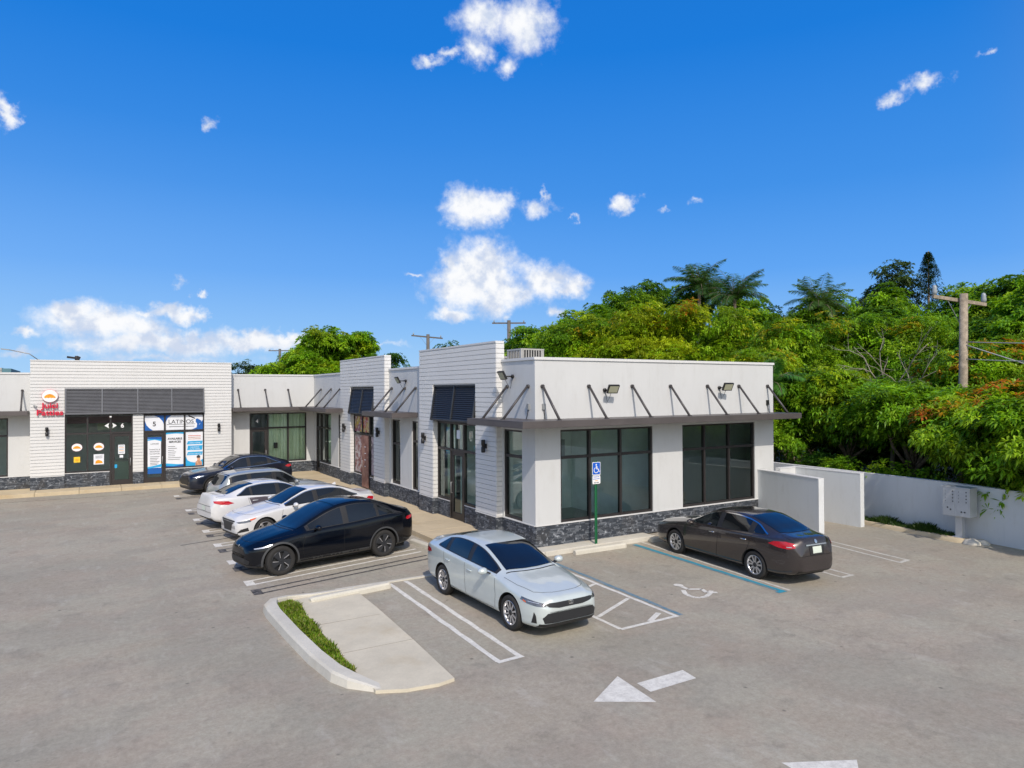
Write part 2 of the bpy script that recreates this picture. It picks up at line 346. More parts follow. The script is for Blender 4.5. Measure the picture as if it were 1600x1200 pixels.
def asphalt():
    m_, nt, b = new_mat('old_asphalt'); L = nt.links
    big = noise_fac(nt, .16, 6, .62, lo=.35, hi=.65); mid = noise_fac(nt, .9, 8, .72, lo=.36, hi=.66); fine = noise_fac(nt, 26, 8, .82, lo=.25, hi=.75)
    c = mixc(nt, big, (.355, .300, .212), (.455, .395, .295))
    c = mixc(nt, mid, c, mixc(nt, .5, c, (.54, .48, .385)))
    # worn wheel tracks run across the lot
    tr = noise_fac(nt, .55, 4, .6, lo=.45, hi=.7, stretch=(.35, 2.2, 1))
    c = mixc(nt, tr, c, mixc(nt, .30, c, (.29, .255, .22)))
    c = mixc(nt, fine, mixc(nt, .38, c, (.10, .092, .085)), mixc(nt, .25, c, (.6, .57, .53)))
    # two hues of old sealcoat, and coarse aggregate showing through
    hue = noise_fac(nt, .45, 6, .7, lo=.44, hi=.56); c = mixc(nt, hue, c, mixc(nt, .30, c, (.33, .34, .27)))
    hue2 = noise_fac(nt, .8, 5, .7, lo=.50, hi=.64); c = mixc(nt, hue2, c, mixc(nt, .30, c, (.42, .33, .26)))
    ag = noise_fac(nt, 9, 7, .85, lo=.40, hi=.60); c = mixc(nt, ag, mixc(nt, .20, c, (.12, .11, .10)), mixc(nt, .10, c, (.6, .56, .5)))
    dk = noise_fac(nt, 5.5, 5, .75, lo=.66, hi=.74); c = mixc(nt, dk, c, mixc(nt, .5, c, (.08, .07, .06)))
    # worn darker and lighter areas with soft torn outlines, oil in the bays
    w1 = noise_fac(nt, .28, 7, .66, lo=.47, hi=.53); c = mixc(nt, w1, mixc(nt, .16, c, (.15, .14, .13)), c)
    w2 = noise_fac(nt, 1.3, 7, .75, lo=.56, hi=.66); c = mixc(nt, w2, c, mixc(nt, .26, c, (.13, .12, .105)))
    w3 = noise_fac(nt, 2.2, 6, .7, lo=.57, hi=.66, stretch=(1, .35, 1)); c = mixc(nt, w3, c, mixc(nt, .16, c, (.6, .57, .52)))
    # dark oil spots
    tc = nd(nt, 'ShaderNodeTexCoord'); vo = nd(nt, 'ShaderNodeTexVoronoi'); vo.inputs['Scale'].default_value = 1.7; L.new(tc.outputs['Object'], vo.inputs['Vector'])
    mr = nd(nt, 'ShaderNodeMapRange', interpolation_type='SMOOTHSTEP'); mr.inputs[1].default_value = .02; mr.inputs[2].default_value = .075; mr.inputs[3].default_value = .6; mr.inputs[4].default_value = 0
    L.new(vo.outputs['Distance'], mr.inputs[0]); c = mixc(nt, mr.outputs[0], c, (.06, .055, .05))
    st = noise_fac(nt, .33, 5, .7, lo=.60, hi=.78); ms = nd(nt, 'ShaderNodeMath', operation='MULTIPLY'); L.new(st, ms.inputs[0]); ms.inputs[1].default_value = .35
    c = mixc(nt, ms.outputs[0], c, (.24, .215, .19))
    # hairline cracks
    v2 = nd(nt, 'ShaderNodeTexVoronoi', feature='DISTANCE_TO_EDGE'); v2.inputs['Scale'].default_value = .28
    nz = nd(nt, 'ShaderNodeTexNoise'); nz.inputs['Scale'].default_value = 1.5; nz.inputs['Detail'].default_value = 6; L.new(tc.outputs['Object'], nz.inputs['Vector'])
    va = nd(nt, 'ShaderNodeVectorMath', operation='ADD'); L.new(tc.outputs['Object'], va.inputs[0])
    vs = nd(nt, 'ShaderNodeVectorMath', operation='SCALE'); L.new(nz.outputs['Color'], vs.inputs[0]); vs.inputs[3].default_value = 1.1; L.new(vs.outputs[0], va.inputs[1]); L.new(va.outputs[0], v2.inputs['Vector'])
    m2 = nd(nt, 'ShaderNodeMapRange'); m2.inputs[1].default_value = 0; m2.inputs[2].default_value = .006; m2.inputs[3].default_value = .22; m2.inputs[4].default_value = 0; L.new(v2.outputs['Distance'], m2.inputs[0])
    gate = nd(nt, 'ShaderNodeMath', operation='MULTIPLY'); L.new(m2.outputs[0], gate.inputs[0]); L.new(noise_fac(nt, .2, 2, lo=.5, hi=.6), gate.inputs[1])
    c = mixc(nt, gate.outputs[0], c, (.09, .085, .08))
    L.new(c, b.inputs['Base Color']); b.inputs['Roughness'].default_value = .92; b.inputs['Specular IOR Level'].default_value = .25
    bump(nt, b, noise_fac(nt, 45, 6, .8, lo=.2, hi=.8), .5, .012); return m_
M['asphalt'] = asphalt()
def concrete(name, c, stain=.5):
    m_, nt, b = new_mat(name)
    a = noise_fac(nt, 1.1, 7, .7, lo=.35, hi=.68); f = noise_fac(nt, 30, 5, .7, lo=.3, hi=.7); s_ = noise_fac(nt, .6, 6, .7, lo=.55, hi=.72)
    cc = mixc(nt, a, tuple(x*.82 for x in c), c); cc = mixc(nt, f, mixc(nt, .12, cc, (.1, .1, .1)), cc)
    mm = nd(nt, 'ShaderNodeMath', operation='MULTIPLY'); nt.links.new(s_, mm.inputs[0]); mm.inputs[1].default_value = stain
    cc = mixc(nt, mm.outputs[0], cc, tuple(x*y for x, y in zip(c, (.70, .60, .46))))
    nt.links.new(cc, b.inputs['Base Color']); b.inputs['Roughness'].default_value = .9
    bump(nt, b, noise_fac(nt, 60, 5, lo=.2, hi=.8), .3, .006); return m_
M['walk'] = concrete('tan_sidewalk', (.62, .51, .34), .7)
M['slab'] = concrete('cream_slab', (.66, .60, .47), .45)
M['kerb'] = concrete('white_kerb', (.66, .63, .55), .6)
M['stop'] = concrete('wheel_stop_concrete', (.66, .63, .54), .45)
def painted(name, c, wear=.5, lo=.42, hi=.6, sc=7):
    m_, nt, b = new_mat(name); nt.links.new
    w = noise_fac(nt, sc, 8, .8, lo=lo, hi=hi); mm = nd(nt, 'ShaderNodeMath', operation='MULTIPLY'); nt.links.new(w, mm.inputs[0]); mm.inputs[1].default_value = wear
    nt.links.new(mixc(nt, mm.outputs[0], c, (.34, .315, .285)), b.inputs['Base Color']); b.inputs['Roughness'].default_value = .8
    bump(nt, b, noise_fac(nt, 45, 6, .8, lo=.2, hi=.8), .4, .01); return m_
M['line_white'] = painted('white_line_paint', (.74, .72, .66), .45)
M['line_old'] = painted('faded_line_paint', (.62, .60, .54), .55)
M['line_black'] = painted('black_cover_paint', (.035, .034, .034), .45)
M['line_blue'] = painted('teal_line_paint', (.008, .27, .40), .15)
M['line_blue_old'] = painted('faded_blue_paint', (.08, .20, .28), .6)
def stone():
    m_, nt, b = new_mat('ledger_stone'); L = nt.links
    tc = nd(nt, 'ShaderNodeTexCoord'); sp = nd(nt, 'ShaderNodeSeparateXYZ'); L.new(tc.outputs['Object'], sp.inputs[0])
    ad = nd(nt, 'ShaderNodeMath', operation='ADD'); L.new(sp.outputs[0], ad.inputs[0]); L.new(sp.outputs[1], ad.inputs[1])
    cb = nd(nt, 'ShaderNodeCombineXYZ'); L.new(ad.outputs[0], cb.inputs[0]); L.new(sp.outputs[2], cb.inputs[1])
    br = nd(nt, 'ShaderNodeTexBrick'); br.offset = .37; br.squash = .7; br.squash_frequency = 3
    L.new(cb.outputs[0], br.inputs['Vector']); br.inputs['Scale'].default_value = 1; br.inputs['Brick Width'].default_value = .21; br.inputs['Row Height'].default_value = .042
    br.inputs['Mortar Size'].default_value = .0035; br.inputs['Mortar Smooth'].default_value = .4; br.inputs['Bias'].default_value = -.35
    br.inputs['Color1'].default_value = (.035, .045, .062, 1); br.inputs['Color2'].default_value = (.21, .235, .27, 1); br.inputs['Mortar'].default_value = (.012, .013, .016, 1)
    a = noise_fac(nt, 9, 6, .75, lo=.56, hi=.66); e = noise_fac(nt, 2.0, 4, .6, lo=.5, hi=.7)
    c = mixc(nt, a, br.outputs['Color'], (.42, .45, .50)); 
    mm = nd(nt, 'ShaderNodeMath', operation='MULTIPLY'); L.new(e, mm.inputs[0]); mm.inputs[1].default_value = .45
    c = mixc(nt, mm.outputs[0], c, (.07, .06, .05)); L.new(c, b.inputs['Base Color'])
    b.inputs['Roughness'].default_value = .7
    # each brick at its own depth
    bw = nd(nt, 'ShaderNodeRGBToBW'); L.new(br.outputs['Color'], bw.inputs[0])
    n_ = noise_fac(nt, 25, 6, .7, lo=.2, hi=.8); h = nd(nt, 'ShaderNodeMath', operation='MULTIPLY_ADD'); L.new(bw.outputs[0], h.inputs[0]); h.inputs[1].default_value = 6; L.new(n_, h.inputs[2])
    bump(nt, b, h.outputs[0], .9, .02); return m_
M['stone'] = stone()
def dirt():
    m_, nt, b = new_mat('dirt_ground'); a = noise_fac(nt, .5, 7, .7); d = noise_fac(nt, 9, 5)
    c = mixc(nt, a, (.10, .075, .05), (.05, .075, .025)); c = mixc(nt, d, mixc(nt, .4, c, (.02, .018, .014)), c)
    nt.links.new(c, b.inputs['Base Color']); b.inputs['Roughness'].default_value = 1; return m_
M['dirt'] = dirt()
def leafmat(name, trans=.35):
    m_, nt, b = new_mat(name); L = nt.links; out = nt.nodes['Material Output']
    at = nd(nt, 'ShaderNodeAttribute', attribute_name='tint')
    hs = nd(nt, 'ShaderNodeHueSaturation'); L.new(at.outputs['Color'], hs.inputs['Color'])
    L.new(hs.outputs[0], b.inputs['Base Color']); b.inputs['Roughness'].default_value = .42; b.inputs['Specular IOR Level'].default_value = .35
    tr = nd(nt, 'ShaderNodeBsdfTranslucent'); g2 = nd(nt, 'ShaderNodeVectorMath', operation='MULTIPLY'); L.new(at.outputs['Color'], g2.inputs[0]); g2.inputs[1].default_value = (1.5, 1.35, .6)
    L.new(g2.outputs[0], tr.inputs[0]); mx = nd(nt, 'ShaderNodeMixShader'); mx.inputs[0].default_value = trans
    L.new(b.outputs[0], mx.inputs[1]); L.new(tr.outputs[0], mx.inputs[2]); L.new(mx.outputs[0], out.inputs[0]); return m_
M['leaf'] = leafmat('leaf', .42)
def curtain_mat():
    m_, nt, b = new_mat('curtain_cloth'); out = nt.nodes['Material Output']; b.inputs['Base Color'].default_value = (.62, .66, .42, 1); b.inputs['Roughness'].default_value = .9
    f = noise_fac(nt, 3, 3); nt.links.new(mixc(nt, f, (.80, .80, .60), (.88, .88, .70)), b.inputs['Base Color']); return m_
M['curtain'] = curtain_mat()

# ------------------------------------------------------------------ ground
SX, MY, X0, Y0 = 10.25, 15.76, 10.25, 15.76
Y5, Y4 = 36.62, 37.43
def build_ground():
    mb = MB(); mb.face([(-600, -300, -.03), (700, -300, -.03), (700, 900, -.03), (-600, 900, -.03)])
    tag(mb.build('ground', M['dirt']), kind='structure')
    mb = MB(); mb.face([(-60, -30, 0), (21.6, -30, 0), (21.8, 12, 0), (22.3, 16.2, 0), (22.6, 37.3, 0), (-60, 37.3, 0)])
    tag(mb.build('parking_lot', M['asphalt']), kind='structure')
    # sidewalk along both shop fronts, with joints
    mb = MB()
    def slabs(pts_fn, n):
        for i in range(n): pts_fn(i)
    y = 16.25
    while y < 35.3:
        y2 = min(y+1.55, 35.45); mb.box(8.36, 10.32, y+.006, y2-.006, -.02, .15); y = y2
    x = -18
    while x < 8.3:
        x2 = min(x+1.6, 8.354); mb.box(x+.006, x2-.006, 35.46, 36.75, -.02, .15); x = x2
    mb.box(8.366, 10.32, 35.462, 37.5, -.02, .15); mb.box(5.9, 8.354, 36.756, 37.5, -.02, .15); mb.box(-18, -2.0, 36.756, 37.5, -.02, .15)
    tag(mb.build('sidewalk', M['walk'], bevel=.012), kind='structure')
    mb = MB(); mb.box(10.22, 14.06, 15.24, 15.9, -.02, .13)
    for k in range(1): mb.box(8.9, 10.214, 15.24, 16.244, -.02, .13)
    tag(mb.build('front_kerb', M['kerb'], bevel=.02), kind='structure')
    mb = MB(); mb.box(14.07, 19.2, 15.55, 15.9, -.02, .06)
    tag(mb.build('low_kerb', M['asphalt'], bevel=.01), kind='structure')

def ribbon(mb, pts, w, z, jitter=.0, seed=1):
    """painted line of width w along a ground polyline"""
    rnd = random.Random(seed)
    for (ax, ay), (bx, by) in zip(pts[:-1], pts[1:]):
        L_ = math.hypot(bx-ax, by-ay); n = max(1, int(L_/.35)); nx, ny = -(by-ay)/L_, (bx-ax)/L_
        prev = None
        for i in range(n+1):
            t = i/n; j1 = rnd.uniform(-jitter, jitter); j2 = rnd.uniform(-jitter, jitter)
            px, py = ax+(bx-ax)*t, ay+(by-ay)*t
            a = (px+nx*(w/2+j1), py+ny*(w/2+j1), z); b = (px-nx*(w/2+j2), py-ny*(w/2+j2), z)
            if prev: mb.face([prev[1], b, a, prev[0]])
            prev = (a, b)
def flat_poly(mb, pts, z):
    a = sum(pts[i][0]*pts[(i+1) % len(pts)][1]-pts[(i+1) % len(pts)][0]*pts[i][1] for i in range(len(pts)))
    if a < 0: pts = pts[::-1]
    mb.face([(x, y, z) for x, y in pts])
def build_markings():
    Zm = .004
    def mark(name, mat, fn):
        mb = MB(); fn(mb); return tag(mb.build(name, mat), kind='structure')
    # hairpin stall lines of the middle row, white with the old set blacked out beside it
    ends = [(32.4, 9), (28.23, 8), (25.98, 7), (23.69, 6), (21.34, 5), (19.01, 4), (16.72, 3)]
    ang = math.atan2(1.0, 4.66); dx, dy = math.cos(ang), math.sin(ang)
    for i, (yy, _) in enumerate(ends):
        def hp(mb, off=0., w=.09, gap=.37, ln=4.75, z=Zm):
            x, y = 3.05, yy+off
            for s_ in (-.5, .5):
                ribbon(mb, [(x-s_*dy*gap*0, y+s_*gap), (x+dx*ln, y+s_*gap+dy*ln)], w, z, .006, i*7+int(s_*2)+3)
            ribbon(mb, [(x+.06, y-gap/2-.05), (x+.06, y+gap/2+.06)], .2, z+.003, .004, i)
        mark('stall_line', M['line_white'], lambda mb: hp(mb))
        mark('covered_stall_line', M['line_black'], lambda mb: hp(mb, -.82, .085, .34, 4.7))
    # three open dark bars left of the row
    mark('covered_stall_line', M['line_black'], lambda mb: ribbon(mb, [(2.2, 21.9), (3.9, 22.35)], .06, Zm, .01))
    mark('covered_stall_line', M['line_black'], lambda mb: ribbon(mb, [(-3.4, 34.2), (.9, 34.0), (3.3, 34.2)], .05, Zm, .015))
    # hairpin right of the planter island
    mark('stall_line', M['line_white'], lambda mb: (ribbon(mb, [(5.80, 14.99), (5.62, 9.76)], .10, Zm, .01), ribbon(mb, [(6.20, 15.01), (6.03, 9.80)], .10, Zm, .01), ribbon(mb, [(5.58, 9.72), (6.08, 9.75)], .10, Zm+.003)))
    # access aisle
    mark('aisle_line', M['line_white'], lambda mb: (
        ribbon(mb, [(8.36, 15.1), (8.28, 9.9)], .09, Zm, .01), ribbon(mb, [(9.86, 15.0), (9.66, 9.9)], .09, Zm, .01),
        ribbon(mb, [(8.26, 9.88), (9.70, 9.9)], .09, Zm+.003), ribbon(mb, [(8.34, 10.65), (9.63, 11.27)], .09, Zm+.003),
        ribbon(mb, [(8.40, 11.95), (9.70, 12.5)], .09, Zm+.003), ribbon(mb, [(9.0, 9.95), (9.5, 10.2)], .11, Zm+.006, .03)))
    mark('accessible_bay_line', M['line_blue_old'], lambda mb: ribbon(mb, [(10.07, 15.1), (9.79, 9.9)], .11, Zm, .012))
    mark('accessible_bay_line', M['line_blue'], lambda mb: (ribbon(mb, [(13.16, 15.1), (12.80, 9.9)], .11, Zm, .01), ribbon(mb, [(12.60, 9.90), (12.86, 9.90)], .12, Zm+.003)))
    mark('accessible_bay_line', M['line_blue_old'], lambda mb: ribbon(mb, [(13.07, 15.1), (12.71, 9.98)], .06, Zm, .01))
    mark('stall_line', M['line_old'], lambda mb: ribbon(mb, [(13.52, 15.2), (12.97, 9.86)], .09, Zm, .012))
    mark('stall_line', M['line_old'], lambda mb: (ribbon(mb, [(15.35, 14.6), (14.89, 9.92)], .08, Zm, .012), ribbon(mb, [(15.72, 14.6), (15.26, 9.92)], .08, Zm, .012), ribbon(mb, [(14.86, 9.9), (15.3, 9.9)], .09, Zm+.003)))
    mark('stall_line', M['line_old'], lambda mb: (ribbon(mb, [(17.98, 13.8), (17.38, 9.98)], .08, Zm, .012), ribbon(mb, [(18.35, 13.8), (17.78, 10.02)], .08, Zm, .012), ribbon(mb, [(17.34, 9.97), (17.84, 10.02)], .09, Zm+.003)))
    # wheelchair symbol on the ground
    def chair(mb):
        ribbon(mb, [(11.04, 11.11), (10.88, 10.88), (10.84, 10.71), (10.86, 10.59), (10.94, 10.51), (11.11, 10.51), (11.31, 10.6), (11.52, 10.75)], .10, Zm)
        ribbon(mb, [(11.21, 11.42), (11.17, 11.09), (11.42, 10.93), (11.33, 10.7), (11.52, 10.58)], .10, Zm+.003)
        hx, hy = (11.21, 11.42)
        flat_poly(mb, [(hx+.10*math.cos(t*.524), hy+.12*math.sin(t*.524)) for t in range(12)], Zm+.006)
    mark('wheelchair_symbol', M['line_white'], chair)
    mark('direction_arrow', M['line_white'], lambda mb: (flat_poly(mb, [(6.02, 7.80), (6.87, 8.30), (6.76, 7.33)], Zm), flat_poly(mb, [(6.95, 7.95), (6.92, 7.62), (7.83, 7.62), (7.88, 7.95)], Zm)))
    mark('direction_arrow', M['line_white'], lambda mb: (flat_poly(mb, [(6.90, 5.38), (7.70, 4.96), (6.85, 4.3)], Zm), flat_poly(mb, [(6.95, 4.1), (7.25, 4.1), (7.2, 3.0), (6.9, 3.0)], Zm)))
def build_island():
    # cream slab, kerb and grass strip
    mb = MB(); slab = [(3.60, 14.84), (4.93, 14.94), (4.90, 13.4), (4.86, 12.54), (4.80, 11.3), (4.68, 9.45), (4.40, 9.40), (3.92, 9.47), (3.52, 9.66), (3.50, 10.45), (3.55, 12.5)]
    mb.prism(slab, -.02, .05)
    tag(mb.build('island_slab', M['slab']), kind='structure')
    outer = [(4.95, 15.02), (4.1, 14.95), (3.45, 14.90), (3.10, 14.76), (2.93, 14.45), (2.90, 13.99), (2.93, 12.51), (2.98, 11.29), (3.08, 10.40), (3.22, 10.05), (3.44, 9.80), (3.60, 9.62)]
    inner = [(4.95, 14.90), (4.1, 14.83), (3.50, 14.78), (3.28, 14.68), (3.20, 14.40), (3.17, 13.95), (3.19, 12.51), (3.24, 11.33), (3.32, 10.62), (3.42, 10.32), (3.54, 10.10), (3.66, 9.90)]
    hts = [.06, .08, .13, .15, .16, .16, .16, .16, .15, .13, .09, .05]
    mb = MB(); n = len(outer)
    vs = []
    for (o_, i_, h) in zip(outer, inner, hts):
        ox, oy = o_; ix, iy = i_; mx_, my_ = (ix-ox), (iy-oy)
        vs += [(ox, oy, -.02), (ox+mx_*.10, oy+my_*.10, h*.82), (ox+mx_*.24, oy+my_*.24, h), (ox+mx_*.92, oy+my_*.92, h), (ix, iy, h*.8), (ix, iy, -.02)]
    fs = []
    for k in range(n-1):
        for j in range(5): a = k*6+j; fs.append((a, a+1, a+7, a+6))
    fs += [(0, 1, 2, 3, 4, 5)[::-1], tuple((n-1)*6+j for j in range(6))]
    mb.add(vs, fs, 0, False); tag(mb.build('island_kerb', M['kerb']), kind='structure')
    mb = MB(); mb.box(4.6, 8.4, 15.06, 15.15, -.02, .03); tag(mb.build('concrete_seam', M['kerb']), kind='structure')
    for ya in (12.9, 11.3): 
        mb = MB(); mb.box(3.56, 4.80, ya, ya+.012, .0505, .053); tag(mb.build('slab_joint', M['asphalt']), kind='structure')
    # grass strip: real blades
    rnd = np.random.RandomState(4); N_ = 9000
    poly = [(3.22, 14.66), (3.56, 14.80), (3.60, 14.3), (3.52, 12.4), (3.50, 10.5), (3.42, 10.45), (3.28, 10.9), (3.22, 12.6)]
    grass_patch('grass', poly, N_, .05, rnd, z=.06, h=(.03, .085), cols=[(.20, .36, .02), (.27, .42, .025), (.14, .27, .02), (.34, .38, .06), (.30, .26, .10)])
def grass_patch(name, poly, N_, pad, rnd, z=.0, h=(.05, .12), cols=None, w=.018):
    xs = [p[0] for p in poly]; ys = [p[1] for p in poly]; P = []
    while len(P) < N_:
        x, y = rnd.uniform(min(xs), max(xs)), rnd.uniform(min(ys), max(ys)); ins = False
        for i in range(len(poly)):
            x1, y1 = poly[i]; x2, y2 = poly[i-1]
            if (y1 > y) != (y2 > y) and x < (x2-x1)*(y-y1)/(y2-y1)+x1: ins = not ins
        if ins or rnd.rand() < .0: P.append((x+rnd.normal(0, .015), y+rnd.normal(0, .015)))
    P = np.array(P); n = len(P); a = rnd.uniform(0, 6.28, n); hh = rnd.uniform(h[0], h[1], n)*(1+.4*np.sin(P[:, 1]*5)); lean = rnd.uniform(.0, .9, n)
    b = np.stack([P[:, 0], P[:, 1], np.full(n, z-.03)], 1); s_ = np.stack([np.cos(a), np.sin(a), 0*a], 1)*w/2; d = np.stack([-np.sin(a), np.cos(a), 0*a], 1)
    mid = b+np.stack([0*a, 0*a, hh*.6], 1)+d*(hh*lean*.35)[:, None]; tip = b+np.stack([0*a, 0*a, hh], 1)+d*(hh*lean)[:, None]
    V = np.stack([b-s_, b+s_, mid+s_*.8, tip, mid-s_*.8], 1).reshape(-1, 3)
    cc = np.array(cols)[rnd.randint(0, len(cols), n)]*rnd.uniform(.7, 1.15, (n, 1))
    o = leaf_mesh(name, V, 5, np.repeat(cc, 5, 0)); tag(o, kind='stuff', label='short green grass in the kerbed strip', cat='grass'); return o
def leaf_mesh(name, V, k, C, parent=None, mat=None):
    n = len(V)//k; me = bpy.data.meshes.new(name)
    me.vertices.add(len(V)); me.vertices.foreach_set('co', V.astype(np.float32).ravel())
    me.loops.add(n*k); me.loops.foreach_set('vertex_index', np.arange(n*k, dtype=np.int32))
    me.polygons.add(n); me.polygons.foreach_set('loop_start', np.arange(0, n*k, k, dtype=np.int32)); me.polygons.foreach_set('loop_total', np.full(n, k, dtype=np.int32))
    me.update(calc_edges=True)
    at = me.color_attributes.new('tint', 'FLOAT_COLOR', 'POINT'); c4 = np.ones((len(V), 4), dtype=np.float32); c4[:, :3] = C
    at.data.foreach_set('color', c4.ravel()); me.materials.append(mat or M['leaf'])
    o = bpy.data.objects.new(name, me); col.objects.link(o)
    if parent: o.parent = parent
    return o
build_ground(); build_markings(); build_island()
# ------------------------------------------------------------------ the shops
S = Face((0, Y0, 0), (1, 0, 0), (0, -1, 0))          # front facing the camera, u = x
MF = Face((X0, 0, 0), (0, 1, 0), (-1, 0, 0))         # long side, u = y
L4 = Face((0, Y4, 0), (1, 0, 0), (0, -1, 0))         # far wing, units 4 and 7
L5 = Face((0, Y5, 0), (1, 0, 0), (0, -1, 0))         # far wing tower, units 5 and 6
ZB, ZS, ZW, ZT, ZP, ZTW = .10, .69, 3.27, 2.50, 5.19, 5.79
B = empty('commercial_building', (0, 0, 0), label='white single storey L-shaped row of shops with dark canopies and slate stone base', cat='building')
def storefront(fc, us, z0, zt, z1, doors=(), d=-.09, name='window', gl=None, low=None, fw=.055):
    """us: mullion positions; doors: indexes of bays that are doors. One window thing with its panes"""
    fr = MB(); gp = MB(); dep = (d-.05, d+.05)
    u0, u1 = us[0], us[-1]
    fc.box(fr, u0, u1, dep[0], dep[1], z1-fw, z1)
    fc.box(fr, u0, u1, dep[0]+.003, dep[1]+.003, zt-.04, zt+.04) if zt else None
    for i, u in enumerate(us):
        a, b = (u, u+fw) if i == 0 else ((u-fw, u) if i == len(us)-1 else (u-fw*.62, u+fw*.62))
        lowz = z0
        if (i > 0 and i-1 in doors) or i in doors: lowz = .15
        e = .006 if 0 < i < len(us)-1 else .004
        fc.box(fr, a, b, dep[0]-e, dep[1]+e, lowz, z1-fw-.001)
    for i in range(len(us)-1):
        a, b = us[i], us[i+1]
        if i not in doors:
            fc.box(fr, a+.03, b-.03, dep[0]+.002, dep[1]+.002, z0, z0+.07)
            if zt: fc.sheet(gp, a+.01, b-.01, d, z0+.06, zt)
            else: fc.sheet(gp, a+.01, b-.01, d, z0+.06, z1-.02)
        if zt: fc.sheet(gp, a+.01, b-.01, d, zt+.03, z1-.02)
    w = fr.build(name, M['frame'], B); gp.build('pane', gl or M['glass'], w)
    for i in doors: door(fc, us[i]+.04, us[i+1]-.04, .16, zt-.045, d, gl)
    return w
def door(fc, a, b, z0, z1, d, gl=None, knob=1):
    mb = MB(); w = .12
    fc.box(mb, a, a+w, d-.03, d+.03, z0, z1); fc.box(mb, b-w, b, d-.03, d+.03, z0, z1)
    fc.box(mb, a+w, b-w, d-.029, d+.029, z1-.13, z1); fc.box(mb, a+w, b-w, d-.029, d+.029, z0, z0+.22)
    o = mb.build('door', M['frame'], B); g_ = MB(); fc.sheet(g_, a+w-.01, b-w+.01, d, z0+.2, z1-.12); g_.build('pane', gl or M['glass'], o)
    hb = MB(); hx = b-w/2; 
    hb.tube([fc.P(hx, d+.03, 1.0), fc.P(hx, d+.085, 1.0), fc.P(hx, d+.085, 1.35), fc.P(hx, d+.03, 1.35)], .014, 6); hb.build('door_handle', M['galv'], o)
def stone(fc, u0, u1, d0, d1, z1=ZS, holes=(), name='stone_base'):
    us = sorted([u0, u1]+[x for h in holes for x in h]); o = None
    for a, b in zip(us[::2], us[1::2]):
        mb = MB(); fc.box(mb, a, b, d0, d1, ZB, z1); o = mb.build(name, M['stone'], B)
        cp = MB(); fc.box(cp, a, b, d0, d1+.012, z1+.001, z1+.028); cp.build('sill', M['white_edge'], o)
    return o
def wallpart(fc, u0, u1, z0, z1, d0, d1, holes, mat='stucco', name='wall'):
    mb = MB(); fc.wall(mb, u0, u1, z0, z1, d0, d1, holes); return mb.build(name, M[mat], B)
def siding(fc, u0, u1, z0, z1, d, holes, gap=.015, pitch=.143):
    """lap boards: tilted front face, open joint under each"""
    mb = MB(); z = z0
    while z < z1-.02:
        zt = min(z+pitch, z1); segs = [(u0, u1)]
        for h in holes:
            if h[3] > z+.03 and h[2] < zt-.03:
                ns = []
                for a, b in segs:
                    if h[0] > a: ns.append((a, min(b, h[0])))
                    if h[1] < b: ns.append((max(a, h[1]), b))
                segs = [s_ for s_ in ns if s_[1]-s_[0] > .01]
        for a, b in segs:
            P = fc.P; k = .030; e = gap
            vs = [P(a, d, z+e), P(b, d, z+e), P(b, d+k, z+e), P(a, d+k, z+e), P(a, d, zt), P(b, d, zt), P(b, d+k, zt), P(a, d+k, zt)]
            fs = [(0, 3, 2, 1), (4, 5, 6, 7), (0, 1, 5, 4), (1, 2, 6, 5), (2, 3, 7, 6), (3, 0, 4, 7)]
            if fc.u.cross(fc.n).z < 0: fs = [f[::-1] for f in fs]
            mb.add(vs, fs)
        z = zt
    return mb
def louvre(fc, u0, u1, z0, z1, d0, d1, panels, mat, bars=None):
    """hinged louvre awning: slats in frames, bottom further out than top"""
    mb = MB(); P = fc.P
    def pt(u, t, off=0): z = z1+(z0-z1)*t; d = d0+(d1-d0)*t+off; return P(u, d, z)
    ed = [u0+(u1-u0)*i/panels for i in range(panels+1)]
    for i, u in enumerate(ed):
        q = .03; uu = u+q if i == 0 else (u-q if i == panels else u)
        mb.obox(pt(uu, 0, .03), pt(uu, 1, .03)-pt(uu, 0, .03), .05, .06)
    mb.obox(P(u0, d0+.03, z1-.02), P(u1, d0+.03, z1-.02)-P(u0, d0+.03, z1-.02), .06, .05)
    mb.obox(P(u0, d1+.03, z0+.02), P(u1, d1+.03, z0+.02)-P(u0, d1+.03, z0+.02), .06, .05)
    o = mb.build('louvre', M[mat], B); sl = MB(); n = int((z1-z0)/.062)
    for k in range(n):
        t = (k+.5)/n; a = pt(u0+.03, t, .0); b = pt(u1-.03, t, .0); w = fc.n*.045+Vector((0, 0, -.052)); th = fc.n*.004+Vector((0, 0, .004))
        vs = [a, b, b+w, a+w, a+th, b+th, b+w+th, a+w+th]; fs = [(0, 3, 2, 1), (4, 5, 6, 7), (0, 1, 5, 4), (1, 2, 6, 5), (2, 3, 7, 6), (3, 0, 4, 7)]
        sl.add([tuple(v) for v in vs], fs)
    tag(sl.build('slat', M[mat], o)); return o

# -- front (south) wall
hS = [(11.08, 14.46, ZS, ZW), (15.68, 18.99, ZS, ZW)]
wallpart(S, 10.25, 19.93, ZS+.03, ZP, -.22, 0, [(a, b, ZS, z) for a, b, _, z in hS])
stone(S, 10.25, 19.93, -.22, .012)
storefront(S, [11.08, 12.12, 13.25, 14.46], ZS+.03, ZT, ZW)
storefront(S, [15.68, 16.68, 17.8, 18.99], ZS+.03, ZT, ZW)
